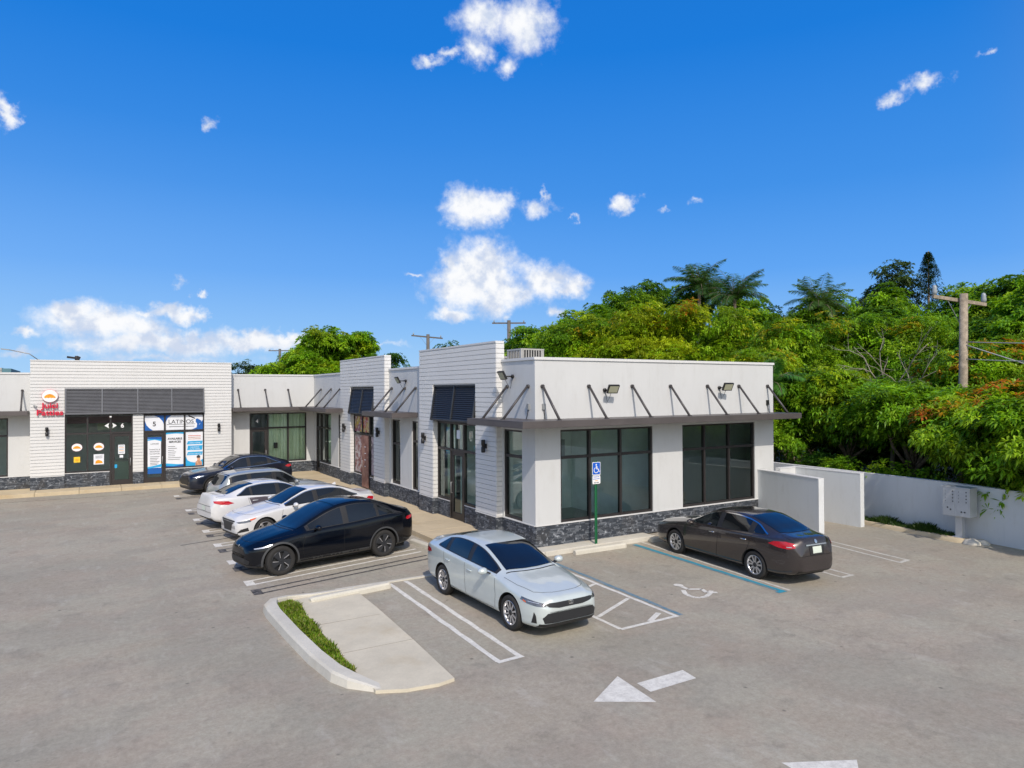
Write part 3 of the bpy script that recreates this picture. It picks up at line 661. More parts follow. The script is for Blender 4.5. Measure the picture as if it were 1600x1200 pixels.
# right side and back walls (unseen sides closed)
wallpart(Face((19.93, 0, 0), (0, 1, 0), (1, 0, 0)), 15.98, 27.0, ZB, ZP-.001, -.22, 0, [])
wallpart(Face((0, 27.0, 0), (1, 0, 0), (0, 1, 0)), 19.0, 19.93, ZB, ZP-.002, -.2, 0, [])
wallpart(Face((19.0, 0, 0), (0, 1, 0), (1, 0, 0)), 27.0, 47.5, ZB, ZP-.001, -.22, 0, [])
wallpart(Face((0, 47.5, 0), (1, 0, 0), (0, 1, 0)), -19, 19.0, ZB, ZP-.001, -.22, 0, [])
# -- long side wall
TB, TA = (17.55, 23.03), (26.5, 32.24)                # the two boarded towers
oB, oA = (18.80, 21.90), (27.72, 30.80)
hM = [(16.43, 17.44, ZS, ZW-.02), (oB[0], oB[1], ZB, ZW+.05), (23.62, 24.17, ZS, ZW-.02), (25.31, 26.27, .15, ZW-.02), (oA[0], oA[1], ZB, ZW+.05), (32.3, 33.15, ZS, ZW-.02), (34.36, 36.32, ZS, ZW-.02), (36.32, 37.08, .15, ZW-.02)]
wallpart(MF, 15.981, 37.43, ZS+.03, ZP-.0005, -.22, 0, hM)
stone(MF, 15.773, 37.43, -.22, .0125, holes=[(oB[0], oB[1]), (25.31, 26.27), (oA[0], oA[1]), (36.32, 37.08)])
for (a, b), op, thr in ((TB, oB, .27), (TA, oA, .27)):
    wallpart(MF, a, b, ZS+.03, ZTW, .013, .165, [(op[0], op[1], ZB, 4.56)], 'siding', 'tower_wall')
    up = MB(); MF.box(up, a, b, -.08, .012, ZP+.002, ZTW); up.build('tower_parapet', M['siding'], B)
    sd = siding(MF, a, b, ZS+.03, ZTW-.03, .165, [(op[0], op[1], ZB, 4.56)], .017 if a < 20 else .022)
    R_ = Face((0, a, 0), (1, 0, 0), (0, -1, 0)); z = ZS+.03
    sd.v += []; s2 = siding(R_, X0-.19, X0+.08, ZS+.03, ZTW-.03, .0005, []); sd.add(s2.v, s2.f)
    Lf = Face((0, op[1], 0), (1, 0, 0), (0, -1, 0))
    s3 = siding(Lf, X0-.185, X0-.014, ZS+.03, 3.4, .0005, []); sd.add(s3.v, s3.f)
    sd.build('siding', M['siding'], B)
    cp = MB(); MF.box(cp, a-.012, b+.005, -.09, .203, ZTW-.028, ZTW+.02); cp.build('coping', M['white_edge'], B)
    stone(MF, a-.02, b, .013, .205, holes=[(op[0], op[1])])
louvre(MF, oB[0]+.01, oB[1]-.01, 3.38, 4.55, .08, .25, 2, 'louvre_dark')
louvre(MF, oA[0]+.01, oA[1]-.01, 3.38, 4.5, .08, .25, 2, 'louvre_dark')
for op_ in (oA, oB): bk = MB(); MF.box(bk, op_[0], op_[1], .014, .05, ZW+.05, 4.559); bk.build('louvre_backing', M['dark'], B)
storefront(MF, [16.43, 17.44], ZS+.03, ZT, ZW-.02)
storefront(MF, [oB[0], 19.93, 20.88, oB[1]], ZS+.03, 2.42, ZW+.05, doors=(1,), d=-.03)
for a, b in ((oB[0], 19.88), (20.93, oB[1])): stone(MF, a, b, -.12, .02)
storefront(MF, [23.62, 24.17], ZS+.03, ZT, ZW-.02)
storefront(MF, [25.31, 26.27], .74, 2.3, ZW-.02, doors=(), d=-.12, gl=M['smoked'])
stone(MF, 25.31, 26.27, -.2, .009)
storefront(MF, [oA[0], 28.72, 29.66, oA[1]], ZS+.03, 2.48, ZW+.05, doors=(1,), d=-.03)
for a, b in ((oA[0], 28.67), (29.71, oA[1])): stone(MF, a, b, -.12, .02)
storefront(MF, [32.3, 33.15], ZS+.03, ZT, ZW-.02)
storefront(MF, [34.36, 35.3, 36.32, 37.08], ZS+.03, ZT, ZW-.02, doors=(2,))
# -- far wing
h4 = [(6.97, 9.85, ZS, ZW), (6.97, 7.88, .15, ZW)]
wallpart(L4, 5.96, 10.25, ZS+.03, ZP-.001, -.22, 0, h4); stone(L4, 7.88, 10.237, -.22, .011); stone(L4, 5.96, 6.97, -.22, .011)
storefront(L4, [6.97, 7.88, 8.90, 9.85], ZS+.03, ZT, ZW, doors=(0,))
wallpart(L4, -16, -2.22, ZS+.03, ZP-.001, -.22, 0, [(-5.6, -3.06, ZS, ZW), (-10.5, -7, ZS, ZW)]); stone(L4, -16, -2.22, -.22, .011)
storefront(L4, [-5.6, -4.3, -3.06], ZS+.03, ZT, ZW); storefront(L4, [-10.5, -8.7, -7], ZS+.03, ZT, ZW)
h5 = [(-.96, 1.69, ZB, 3.36), (2.12, 4.73, ZB, 3.36), (-.96, 4.73, 3.36, 4.55)]
wallpart(L5, -2.22, 5.96, ZS+.03, ZTW, -.80, 0, h5, 'siding', 'tower_wall')
siding(L5, -2.22, 5.96, ZS+.03, ZTW-.03, 0, h5, .024).build('siding', M['siding'], B)
cp = MB(); L5.box(cp, -2.23, 5.97, -.81, .038, ZTW-.028, ZTW+.02); cp.build('coping', M['white_edge'], B)
stone(L5, -2.22, 5.96, -.3, .036, holes=[(-.96, 1.69), (2.12, 4.73)])
storefront(L5, [-.96, -.10, .80, 1.69], ZS+.10, 2.53, 3.33, doors=(2,), gl=M['glass'])
stone(L5, -.96, .76, -.16, -.02, ZS+.08)
storefront(L5, [2.12, 3.02, 3.87, 4.73], ZS+.07, 2.53, 3.33, doors=(0,), gl=M['glass'])
stone(L5, 3.06, 4.73, -.16, -.02, ZS+.05)
louvre(L5, -.95, 4.72, 3.40, 4.55, .0, .10, 4, 'louvre')
bk = MB(); L5.box(bk, -.955, 4.725, -.2, -.04, 3.37, 4.549); bk.build('louvre_backing', M['dark'], B)
# -- parapet caps, roof
for fc_, a_, b_, zz_ in ((S, 10.21, 19.97, .001), (MF, 16.022, 17.50, .0015), (MF, 23.06, 26.44, .001), (MF, 32.26, 37.39, .001), (L4, 6.02, 10.21, .001), (L4, -16, -2.28, .001)):
    cp = MB(); fc_.box(cp, a_, b_, -.26, .035, ZP+zz_, ZP+.075); cp.build('parapet_cap', M['white_edge'], B)
rf = MB(); rf.prism([(10.48, 15.99), (19.7, 15.99), (19.7, 26.9), (18.77, 26.9), (18.77, 47.2), (-16, 47.2), (-16, 37.67), (10.48, 37.67)], 4.62, 4.80); rf.build('roof', M['roof'], B)
# -- interior shell
inn = MB()
inn.box(10.5, 19.68, 20.6, 20.7, .12, 4.6); inn.box(14.95, 15.05, 16.2, 20.59, .12, 4.6)
inn.box(13.4, 13.5, 20.71, 26.0, .12, 4.6); inn.box(10.5, 18.7, 26.0, 26.1, .12, 4.6); inn.box(10.5, 18.7, 33.3, 33.4, .12, 4.6); inn.box(13.8, 13.9, 26.11, 33.29, .12, 4.6); inn.box(14, 14.1, 33.41, 42, .12, 4.6)
inn.box(-16, 18.7, 42.0, 42.1, .12, 4.6); inn.box(1.86, 1.94, 37.6, 41.99, .12, 4.6); inn.box(5.86, 5.94, 37.7, 41.99, .12, 4.6); inn.box(-2.3, -2.2, 37.7, 41.99, .12, 4.6); inn.box(-16.1, -16, 37.2, 47.4, .12, 5.1)
inn.build('interior_wall', M['inwall'], B)
fl = MB(); fl.box(10.47, 19.7, 15.98, 47.2, .02, .12); fl.box(-16, 10.46, 37.66, 47.2, .02, .12); fl.box(-2.2, 5.9, 36.78, 37.655, .02, .118); fl.build('interior_floor', M['floor'], B)
ce = MB(); ce.prism([(10.49, 16.0), (19.68, 16.0), (19.68, 26.8), (18.7, 26.8), (18.7, 47), (-15.9, 47), (-15.9, 37.68), (10.49, 37.68)], 3.50, 3.55); ce.build('interior_ceiling', M['inceil'], B)
ce = MB(); ce.box(-2.0, 5.8, 36.75, 37.67, 3.50, 3.55); ce.build('interior_ceiling', M['inceil'], B)
di = MB(); di.box(15.9, 16.8, 20.54, 20.58, .13, 2.2); di.build('interior_door', simple('interior_door', (.34, .42, .40), .5), B)

# -- canopies with their hanger rods
def canopy(boxes, rods, fc_rods, extra=None):
    mb = MB()
    for b in boxes: mb.box(*b)
    o = mb.build('canopy', M['canopy'], B, bevel=.008)
    for fc, us, dd in fc_rods:
        for u in us:
            r = MB(); a = fc.P(u, .05, 4.47); b = fc.P(u, dd, 3.59); r.tube([a, b], .035, 8)
            r.tube([fc.P(u, .0, 4.47), fc.P(u, .055, 4.47)], .055, 10)
            r.box(*sorted((b.x-.05, b.x+.05)), b.y-.05, b.y+.05, 3.578, 3.60)
            r.build('rod', M['rod'], o)
    return o
zc0, zc1 = 3.40, 3.58
canopy([(9.24, 20.1, 14.77, 15.755, zc0, zc1), (9.24, 10.03, 15.755, 17.78, zc0, zc1), (10.03, 10.245, 15.755, 17.50, zc0, zc1)], None,
       [(S, [10.48, 12.05, 13.65, 15.17, 16.76, 18.21, 19.62], .82), (MF, [16.07, 17.18], .82)])
canopy([(9.24, 10.03, 23.6, 26.85, zc0, zc1), (10.03, 10.245, 23.6, 26.46, zc0, zc1)], None, [(MF, [23.75, 24.78, 26.12], .82)])
canopy([(9.24, 10.245, 32.27, 37.425, zc0, zc1), (9.24, 10.03, 31.8, 32.27, zc0, zc1), (6.0, 9.24, 36.43, 37.425, zc0, zc1)], None,
       [(MF, [32.8, 34.26, 36.0], .82), (L4, [6.41, 7.73, 8.89], .82)])
canopy([(-12, -2.30, 36.43, 37.425, zc0, zc1)], None, [(L4, [-2.55, -4.4, -6.2], .82)])
# corner brackets under the canopy light
# ------------------------------------------------------------------ lamps, signs, street furniture
def T(name, label, cat, group=None, loc=(0, 0, 0), rz=0): return empty(name, loc, rz, label=label, cat=cat, group=group)
def text_part(name, s, fc, u, d, z, size, mat, parent=None, ext=.004, align='CENTER', xs=1.0, bold=0):
    """lettering on a facade: size = letter height in metres"""
    cu = bpy.data.curves.new(name, 'FONT'); cu.body = s; cu.size = size; cu.extrude = ext; cu.align_x = align; cu.offset = bold
    o = bpy.data.objects.new(name, cu); col.objects.link(o)
    sgn = 1 if fc.u.cross(Vector((0, 0, 1))).dot(fc.n) > 0 else -1
    ux = fc.u*sgn; mm = Matrix.Identity(4)
    uz = Vector((0, 0, 1))
    for i in range(3): mm[i][0] = ux[i]*xs; mm[i][1] = uz[i]; mm[i][2] = fc.n[i]
    p = fc.P(u, d, z); mm[0][3], mm[1][3], mm[2][3] = p
    dg = bpy.context.evaluated_depsgraph_get(); me = bpy.data.meshes.new_from_object(o.evaluated_get(dg)); bpy.data.objects.remove(o)
    me.transform(mm); me.materials.clear(); me.materials.append(mat)
    q = bpy.data.objects.new(name, me); col.objects.link(q)
    if parent: q.parent = parent
    return q
def oval(mb, fc, u, z, ru, rz_, d0, d1, mi=0, n=28):
    a = [fc.P(u+ru*math.cos(2*math.pi*k/n), d1, z+rz_*math.sin(2*math.pi*k/n)) for k in range(n)]
    b = [fc.P(u+ru*math.cos(2*math.pi*k/n), d0, z+rz_*math.sin(2*math.pi*k/n)) for k in range(n)]
    nn = (a[1]-a[0]).cross(a[2]-a[1]); fl = nn.dot(fc.n) < 0
    mb.add(a+b, [tuple(range(n))[::-1] if fl else tuple(range(n))], mi); mb.add(a+b, [(k, (k+1) % n, n+(k+1) % n, n+k) for k in range(n)], mi)
def spoly(mb, fc, pts, d, mi=0):
    p = [fc.P(u, d, z) for u, z in pts]
    nn = Vector((0, 0, 0))
    for i in range(1, len(p)-1): nn += (p[i]-p[0]).cross(p[i+1]-p[0])
    if nn.dot(fc.n) < 0: p = p[::-1]
    mb.face(p, mi)
# wall sconces
def sconce(fc, u, d, z, label):
    o = T('wall_lamp', label, 'wall lamp', 'dark up and down wall lamps on the boarded towers')
    mb = MB(); c = fc.P(u, d+.11, z); mb.lathe([(.0, -.19), (.05, -.19), (.062, -.17), (.062, -.03), (.05, -.025), (.05, .025), (.062, .03), (.062, .17), (.05, .19), (0, .19)], c, 'Z', 16)
    mb.build('lamp_body', M['dark'], o); mb = MB(); fc.box(mb, u-.04, u+.04, d-.0, d+.06, z-.07, z+.07); mb.build('bracket', M['dark'], o); return o
sconce(MF, 18.12, .19, 2.72, 'dark wall lamp right of the nearest louvred tower door')
sconce(MF, 22.50, .19, 2.72, 'dark wall lamp left of the nearest louvred tower door')
sconce(MF, 27.05, .19, 2.70, 'dark wall lamp right of the poster shop front')
sconce(MF, 31.45, .19, 2.70, 'dark wall lamp left of the poster shop front')
sconce(L5, -1.61, .025, 2.67, 'dark wall lamp under the red lettered shop sign')
sconce(L5, 5.37, .025, 2.65, 'dark wall lamp right of the blue poster shop front')
# floodlights
def flood(fc, u, z, yaw_, label, spin=0):
    o = T('floodlight', label, 'floodlight', 'tilted floodlights above the canopies')
    mb = MB(); c = fc.P(u, 0, z); mb.lathe([(0, 0), (.055, 0), (.055, .05), (0, .05)], (0, 0, 0), 'Z', 12)
    q = Vector((0, 0, 1)).rotation_difference(fc.n).to_matrix(); mb.v = [tuple(q @ Vector(v)+c) for v in mb.v]
    side = fc.u*yaw_; hub = c+fc.n*.30+side*.06
    mb.tube([c+fc.n*.05, c+fc.n*.16+side*.02, hub], .02, 6); mb.build('bracket', M['dark'], o)
    up = (Vector((0, 0, 1))*.83-fc.n*-.45).normalized(); ax = (fc.u*.96+fc.n*.28*yaw_*spin).normalized(); nrm = ax.cross(up).normalized()
    if nrm.dot(fc.n) < 0: nrm = -nrm
    up = nrm.cross(ax).normalized(); up = up if up.z > 0 else -up
    def slab(w, h, t0, t1, mi_mat, nm):
        b = MB(); cc = hub+up*.04
        vs = [cc+ax*a*w/2+up*b_*h/2+nrm*t for t in (t0, t1) for a, b_ in ((-1, -1), (1, -1), (1, 1), (-1, 1))]
        b.add([tuple(v) for v in vs], [(0, 3, 2, 1), (4, 5, 6, 7), (0, 1, 5, 4), (1, 2, 6, 5), (2, 3, 7, 6), (3, 0, 4, 7)]); return b.build(nm, mi_mat, o)
    slab(.36, .26, -.02, .035, M['dark'], 'housing'); slab(.30, .20, .036, .040, M['lens'], 'lens')
    w = MB(); w.tube([hub-nrm*.02, hub-Vector((0, 0, .22))-fc.n*.14, hub-Vector((0, 0, .34))-fc.n*.24, fc.P(u+.03, .01, z-.02)], .007, 5); w.build('cable', M['wire'], o)
flood(S, 12.62, 4.36, 1, 'left floodlight of the two on the corner unit front wall', .2)
flood(S, 17.30, 4.42, 1, 'right floodlight of the two on the corner unit front wall', .5)
flood(MF, 16.88, 4.76, 1, 'floodlight beside the tall boarded tower near the corner', -.3)
flood(MF, 24.69, 4.75, 1, 'floodlight on the wall between the two boarded towers', -.3)
# conduit boxes
for fc, u, lb in ((S, 10.52, 'small grey junction box on the front wall at the building corner'), (MF, 16.07, 'small grey junction box on the side wall near the corner'), (S, 19.62, 'small dark junction box at the right end of the front wall')):
    o = T('junction_box', lb, 'junction box', 'junction boxes above the canopy')
    mb = MB(); fc.box(mb, u-.05, u+.05, .0, .05, 3.84, 4.0); mb.build('cover', M['galv'] if u < 18 else M['dark'], o)
    mb = MB(); mb.tube([fc.P(u, .03, 3.84), fc.P(u+.02, .03, 3.7), fc.P(u, .08, 3.585)], .012, 6); mb.build('conduit', M['dark'], o)
# rooftop units
def ac(x, y, w, h, label, zr=4.80):
    o = T('air_conditioner', label, 'air conditioner', 'rooftop air conditioners', (x, y, zr))
    mb = MB(); mb.box(-w/2+.02, w/2-.02, -w/2+.02, w/2-.02, .08, h-.03); mb.build('coil', M['dark'], o)
    f = MB()
    for sx in (-1, 1):
        for sy in (-1, 1): f.box(sx*w/2, sx*(w/2-.07), sy*w/2, sy*(w/2-.07), .0, h-.05)
    f.box(-w/2-.01, w/2+.01, -w/2-.01, w/2+.01, h-.05, h); f.box(-w/2-.005, w/2+.005, -w/2-.005, w/2+.005, .05, .12)
    n = 9
    for k in range(1, n):
        t = -w/2+w*k/n
        f.box(t-.018, t+.018, -w/2-.004, -w/2+.02, .121, h-.051); f.box(t-.018, t+.018, w/2-.02, w/2+.004, .121, h-.051)
        f.box(-w/2-.004, -w/2+.02, t-.018, t+.018, .121, h-.051); f.box(w/2-.02, w/2+.004, t-.018, t+.018, .121, h-.051)
    f.build('casing', M['ac'], o)
    g_ = MB(); g_.lathe([(w*.40, h+.001), (w*.42, h+.02), (w*.05, h+.035), (0, h+.035)], (0, 0, 0), 'Z', 20); g_.build('fan_grille', M['dark'], o)
ac(12.85, 20.35, .92, .98, 'larger rooftop air conditioner just behind the corner parapet')
ac(13.7, 23.2, .85, .86, 'lower rooftop air conditioner beside the tower')
# accessible parking sign
sg = T('parking_sign', 'blue and white accessible parking sign on a green post', 'sign', loc=(11.93, 15.30, .13))
mb = MB()
for px_, w_ in ((-.03, .012), (.03, .012)): mb.box(px_-w_/2, px_+w_/2, -.02, .012, 0, 2.28)
mb.box(-.03, .03, -.002, .01, 0, 2.28); mb.build('post', M['green_paint'], sg)
PF = Face((11.93, 15.265, 0), (1, 0, 0), (0, -1, 0))
def rrect(mb, fc, u0, u1, z0, z1, d0, d1, r=.03, mi=0):
    pts = []
    for cx_, cz_, a0 in ((u1-r, z1-r, 0), (u0+r, z1-r, 90), (u0+r, z0+r, 180), (u1-r, z0+r, 270)):
        for k in range(5): a = rad(a0+k*22.5); pts.append((cx_+r*math.cos(a), cz_+r*math.sin(a)))
    n = len(pts); A_ = [fc.P(u, d1, z) for u, z in pts]; B_ = [fc.P(u, d0, z) for u, z in pts]
    nn = (A_[1]-A_[0]).cross(A_[6]-A_[1])
    mb.add(A_+B_, [tuple(range(n))[::-1] if nn.dot(fc.n) < 0 else tuple(range(n)), tuple(range(n, 2*n))] + [(k, (k+1) % n, n+(k+1) % n, n+k) for k in range(n)], mi)
def wheelchair(fc, u, z, s, d, mat, parent, nm='symbol'):
    mb = MB(); oval(mb, fc, u-.02*s, z+.36*s, .075*s, .075*s, d-.001, d)
    def stroke(pts, w):
        for (a, b), (c, e) in zip(pts[:-1], pts[1:]):
            L_ = math.hypot(c-a, e-b); nx, nz = -(e-b)/L_*w/2, (c-a)/L_*w/2; spoly(mb, fc, [(a+nx, b+nz), (c+nx, e+nz), (c-nx, e-nz), (a-nx, b-nz)], d)
    stroke([(u-.02*s, z+.27*s), (u+.0*s, z-.02*s), (u+.20*s, z-.03*s), (u+.30*s, z-.30*s), (u+.38*s, z-.27*s)], .085*s)
    d += .0006; stroke([(u-.01*s, z+.14*s), (u+.17*s, z+.14*s)], .06*s)
    d += .0006; stroke([(u-.04*s+.24*s*math.cos(rad(a)), z-.14*s+.24*s*math.sin(rad(a))) for a in range(110, 341, 15)], .065*s)
    return mb.build(nm, mat, parent)
mb = MB(); rrect(mb, PF, -.14, .14, 2.02, 2.38, 0, .004); p1 = mb.build('sign_panel', M['white_paint'], sg); p1.matrix_parent_inverse = sg.matrix_world.inverted()
def fixp(o, par): o.parent = par; o.matrix_parent_inverse = Matrix.Translation(-Vector(par.location)); return o
fixp(p1, sg)
mb = MB(); rrect(mb, PF, -.127, .127, 2.04, 2.366, .0045, .006); q = fixp(mb.build('sign_face', M['blue']), sg)
w = wheelchair(PF, 0, 2.20, .30, .0072, M['white_paint'], None, 'symbol'); fixp(w, sg)
mb = MB(); rrect(mb, PF, -.135, .135, 1.78, 2.01, 0, .004); fixp(mb.build('sign_panel', M['white_paint']), sg)
for i, (t_, s_, mt) in enumerate((('PARKING BY', .042, 'blue'), ('DISABLED PERMIT', .034, 'blue'), ('ONLY', .045, 'orange'), ('$250 FINE', .045, 'black_text'))):
    fixp(text_part('lettering', t_, PF, 0, .0048, 1.962-i*.053, s_*.85, M[mt]), sg)
mb = MB(); mb.tube([(0, 0, 2.25), (0, .0, 2.2)], .01, 6)
# wheel stops
def stop(x, y, L_, rz, label):
    mb = MB(); pr = [(-.09, 0), (-.085, .09), (-.05, .125), (.05, .125), (.085, .09), (.09, 0)]
    vs = [(x_, y_, z_) for x_ in (-L_/2, -L_/2+.05, L_/2-.05, L_/2) for y_, z_ in pr]
    for i in (0, 1, 2, 3, 4, 5, 18, 19, 20, 21, 22, 23): v = vs[i]; vs[i] = (v[0], v[1]*.8, v[2]*.8)
    fs = [tuple(range(6)), tuple(range(18, 24))[::-1]]
    for i in range(3):
        for j in range(5): a = i*6+j; fs.append((a, a+6, a+7, a+1)[::-1] if 0 else (a, a+1, a+7, a+6)[::-1])
    mb.add(vs, fs); o = mb.build('wheel_stop', M['stop'], bevel=.006); o.location = (x, y, .002); o.rotation_euler = (0, 0, rz)
    return tag(o, label, 'wheel stop', 'concrete wheel stops')
stop(11.86, 15.02, 1.72, rad(-1), 'chipped concrete wheel stop at the foot of the green sign post')
stop(4.78, 14.58, 1.85, rad(8), 'cream concrete wheel stop at the head of the bare slab')
for yy, lb in ((17.95, 'wheel stop behind the black electric crossover'), (20.3, 'wheel stop behind the white sedan parked nose out'), (22.6, 'wheel stop ahead of the white sedan with the dark door')):
    stop(8.0, yy, 1.5, rad(97), lb)
stop(7.6, 14.5, 1.6, rad(0), 'wheel stop behind the silver white sedan nearest the island')
stop(14.6, 15.1, 1.7, rad(0), 'wheel stop in front of the brown sedan')
# mailbox cluster
mbx = T('mailbox_cluster', 'grey cluster mailbox on a pedestal by the boundary wall', 'mailbox', loc=(21.3, 10.5, .1))
mb = MB(); mb.box(-.2, .2, -.37, .37, .62, 1.42); mb.box(-.215, .21, -.39, .39, 1.421, 1.45); mb.build('cabinet', M['mail'], mbx, bevel=.006)
mb = MB(); mb.box(-.08, .08, -.10, .08, 0, .62); mb.box(-.16, .16, -.16, .16, 0, .02); mb.build('pedestal', M['mail'], mbx)
BX = Face((21.1, 10.5, 0), (0, 1, 0), (-1, 0, 0))
for k in range(4):
    for j in (0, 1):
        z = 1.37-k*.095+.1; u = .19-.36*j; mb = MB(); BX.box(mb, u-.15, u+.15, .001, .008, z-.088, z-.004); d_ = fixp(mb.build('mailbox_door', M['mail'], None), mbx)
for z0_, z1_ in ((.74, 1.09),):
    for j in (0, 1): mb = MB(); BX.box(mb, .19-.36*j-.15, .19-.36*j+.15, .001, .009, z0_, z1_); fixp(mb.build('parcel_door', M['mail']), mbx)
for k in range(4):
    for j in (0, 1):
        z = 1.37-k*.095+.055; u = .19-.36*j
        mb = MB(); oval(mb, BX, u-.11, z, .016, .018, .004, .016, n=8); fixp(mb.build('lock', M['dark']), mbx)
        fixp(text_part('box_number', str(k+1+4*j), BX, u+.09, .0085, z-.02, .045, M['black_text']), mbx)
for u, z in ((.22, .95), (.14, .90), (-.15, .86), (-.24, .86)): mb = MB(); oval(mb, BX, u, z, .02, .022, .004, .018, n=10); fixp(mb.build('lock', M['dark']), mbx)

# shop sign with emblem and raised letters
ss = T('shop_sign', 'red raised letter shop sign with an orange patty in a white oval', 'sign')
mb = MB(); oval(mb, L5, -1.50, 4.23, .29, .27, .05, .14); mb.build('emblem_body', M['white_paint'], ss)
mb = MB(); oval(mb, L5, -1.50, 4.23, .30, .28, .045, .125); mb.build('emblem_rim', M['red'], ss)
def patty(fc, u, z, w, d, mat, parent, nm='emblem'):
    mb = MB(); pts = []
    for k in range(22):
        t = k/21; pts.append((u+w*(-.5+t), z+w*(.30*math.sin(math.pi*min(1, t*1.05))**.7)-.08*w))
    pts += [(u+w*(.5-t/8.), z-w*(.16+.045*((t) % 2))) for t in range(9)]
    spoly(mb, fc, pts, d); return mb.build(nm, mat, parent)
patty(L5, -1.50, 4.22, .42, .144, M['orange'], ss)
for s_, u, z, sz in (('Juici', -1.50, 3.70, .33), ('Patties', -1.50, 3.39, .33)):
    text_part('lettering', s_, L5, u, .11, z, sz, M['red'], ss, .03, xs=1.12, bold=.007)
mb = MB(); 
# security camera, small
cm = T('security_camera', 'small white security camera left of the red lettering', 'camera'); mb = MB(); L5.box(mb, -2.10, -2.04, .02, .10, 3.78, 3.84); mb.build('mount', M['galv'], cm); mb = MB(); mb.tube([L5.P(-2.07, .1, 3.80), L5.P(-1.97, .26, 3.76)], .035, 8); mb.build('camera_body', M['galv'], cm)
cm = T('security_camera', 'small white dome camera above the fast food shop door', 'camera'); mb = MB(); mb.tube([L5.P(.80, .05, 3.30), L5.P(.80, .05, 3.22)], [.05, .04], 8); mb.build('camera_body', M['white_paint'], cm)

# decals and posters behind the far wing glass
def decal_logo(u, lab):
    o = T('logo_sticker', lab, 'sticker', 'oval logo stickers on the fast food windows')
    mb = MB(); oval(mb, L5, u, 1.92, .20, .17, -.084, -.080); mb.build('backing', M['white_paint'], o)
    mb = MB(); oval(mb, L5, u, 1.92, .205, .175, -.085, -.0815); mb.build('rim', M['red'], o); patty(L5, u, 1.92, .30, -.078, M['orange'], o, 'emblem')
decal_logo(-.50, 'oval patty sticker on the left fast food window'); decal_logo(.34, 'oval patty sticker on the middle fast food window')
def poster(name, lab, fc, u0, u1, z0, z1, d, base, cat='poster', grp=None):
    o = T(name, lab, cat, grp); mb = MB(); fc.box(mb, u0, u1, d-.003, d, z0, z1); mb.build('sheet', M[base], o); return o
o = poster('food_poster', 'small yellow notice under the left oval sticker', L5, -.62, -.38, 1.25, 1.50, -.08, 'yellow'); 
mb = MB(); oval(mb, L5, -.5, 1.36, .07, .06, -.079, -.077); mb.build('print', M['orange'], o)
o = poster('food_poster', 'white food poster under the middle oval sticker', L5, .14, .54, 1.12, 1.58, -.08, 'paper')
mb = MB(); spoly(mb, L5, [(.2, 1.16), (.5, 1.17), (.46, 1.27), (.32, 1.33), (.22, 1.28)], -.078); mb.build('print', M['orange'], o)
for k in range(3): mb = MB(); L5.box(mb, .2, .48, -.079, -.0775, 1.49-k*.045, 1.505-k*.045); mb.build('print', M['black_text'], o)
o = poster('door_notice', 'cream notice taped on the fast food shop door', L5, 1.10, 1.37, 1.55, 1.97, -.07, 'paper')
for k in range(5): mb = MB(); L5.box(mb, 1.14, 1.33, -.069, -.0675, 1.9-k*.07, 1.92-k*.07); mb.build('print', M['orange' if k % 2 else 'black_text'], o)
poster('door_notice', 'tiny white notice under the cream door notice', L5, 1.16, 1.30, 1.38, 1.50, -.07, 'paper')
o = poster('door_sticker', 'blue accessibility sticker low on the fast food door', L5, .94, 1.06, .92, 1.08, -.07, 'cyan')
for u, lab in ((.66, 'left white arrow mark of the pair on the fast food transom'), (.95, 'right white arrow mark of the pair on the fast food transom')):
    mb = MB(); s_ = -1 if u < .8 else 1
    spoly(mb, L5, [(u+s_*.10, 2.86), (u-s_*.08, 2.98), (u-s_*.05, 2.86), (u-s_*.08, 2.74)], -.08); tag(mb.build('transom_decal', M['white_paint']), lab, 'decal', 'white marks on the transom')
for s_, fc, u, z, dd, sz, mt, lab in (('6', L5, 1.27, 2.76, -.078, .26, 'white_paint', 'white unit number over the fast food shop door'), ('4', L4, 7.35, 2.78, -.08, .24, 'white_paint', 'white unit number over the door beside the green curtains')):
    tag(text_part('unit_number', s_, fc, u, dd, z, sz, M[mt], bold=.008), lab, 'number')
# counter inside the fast food shop
ct = T('serving_counter', 'pale green counter seen through the fast food door', 'counter'); mb = MB(); mb.box(.9, 1.85, 38.0, 38.6, .12, 1.1); mb.build('counter_body', simple('counter_green', (.40, .52, .42), .5), ct); mb = MB(); mb.box(.86, 1.855, 37.95, 38.65, 1.101, 1.14); mb.build('counter_top', M['galv'], ct)
mn = T('menu_board', 'dark red menu board inside the fast food shop', 'menu board'); mb = MB(); mb.box(-.9, 1.8, 37.66, 37.70, 2.95, 3.3); mb.build('board', simple('maroon', (.16, .01, .04), .5), mn)
mb = MB(); mb.box(.3, 1.0, 38.5, 38.52, 2.6, 2.9); mb.build('screen', simple('menu_yellow', (.42, .42, .25), .5), mn)

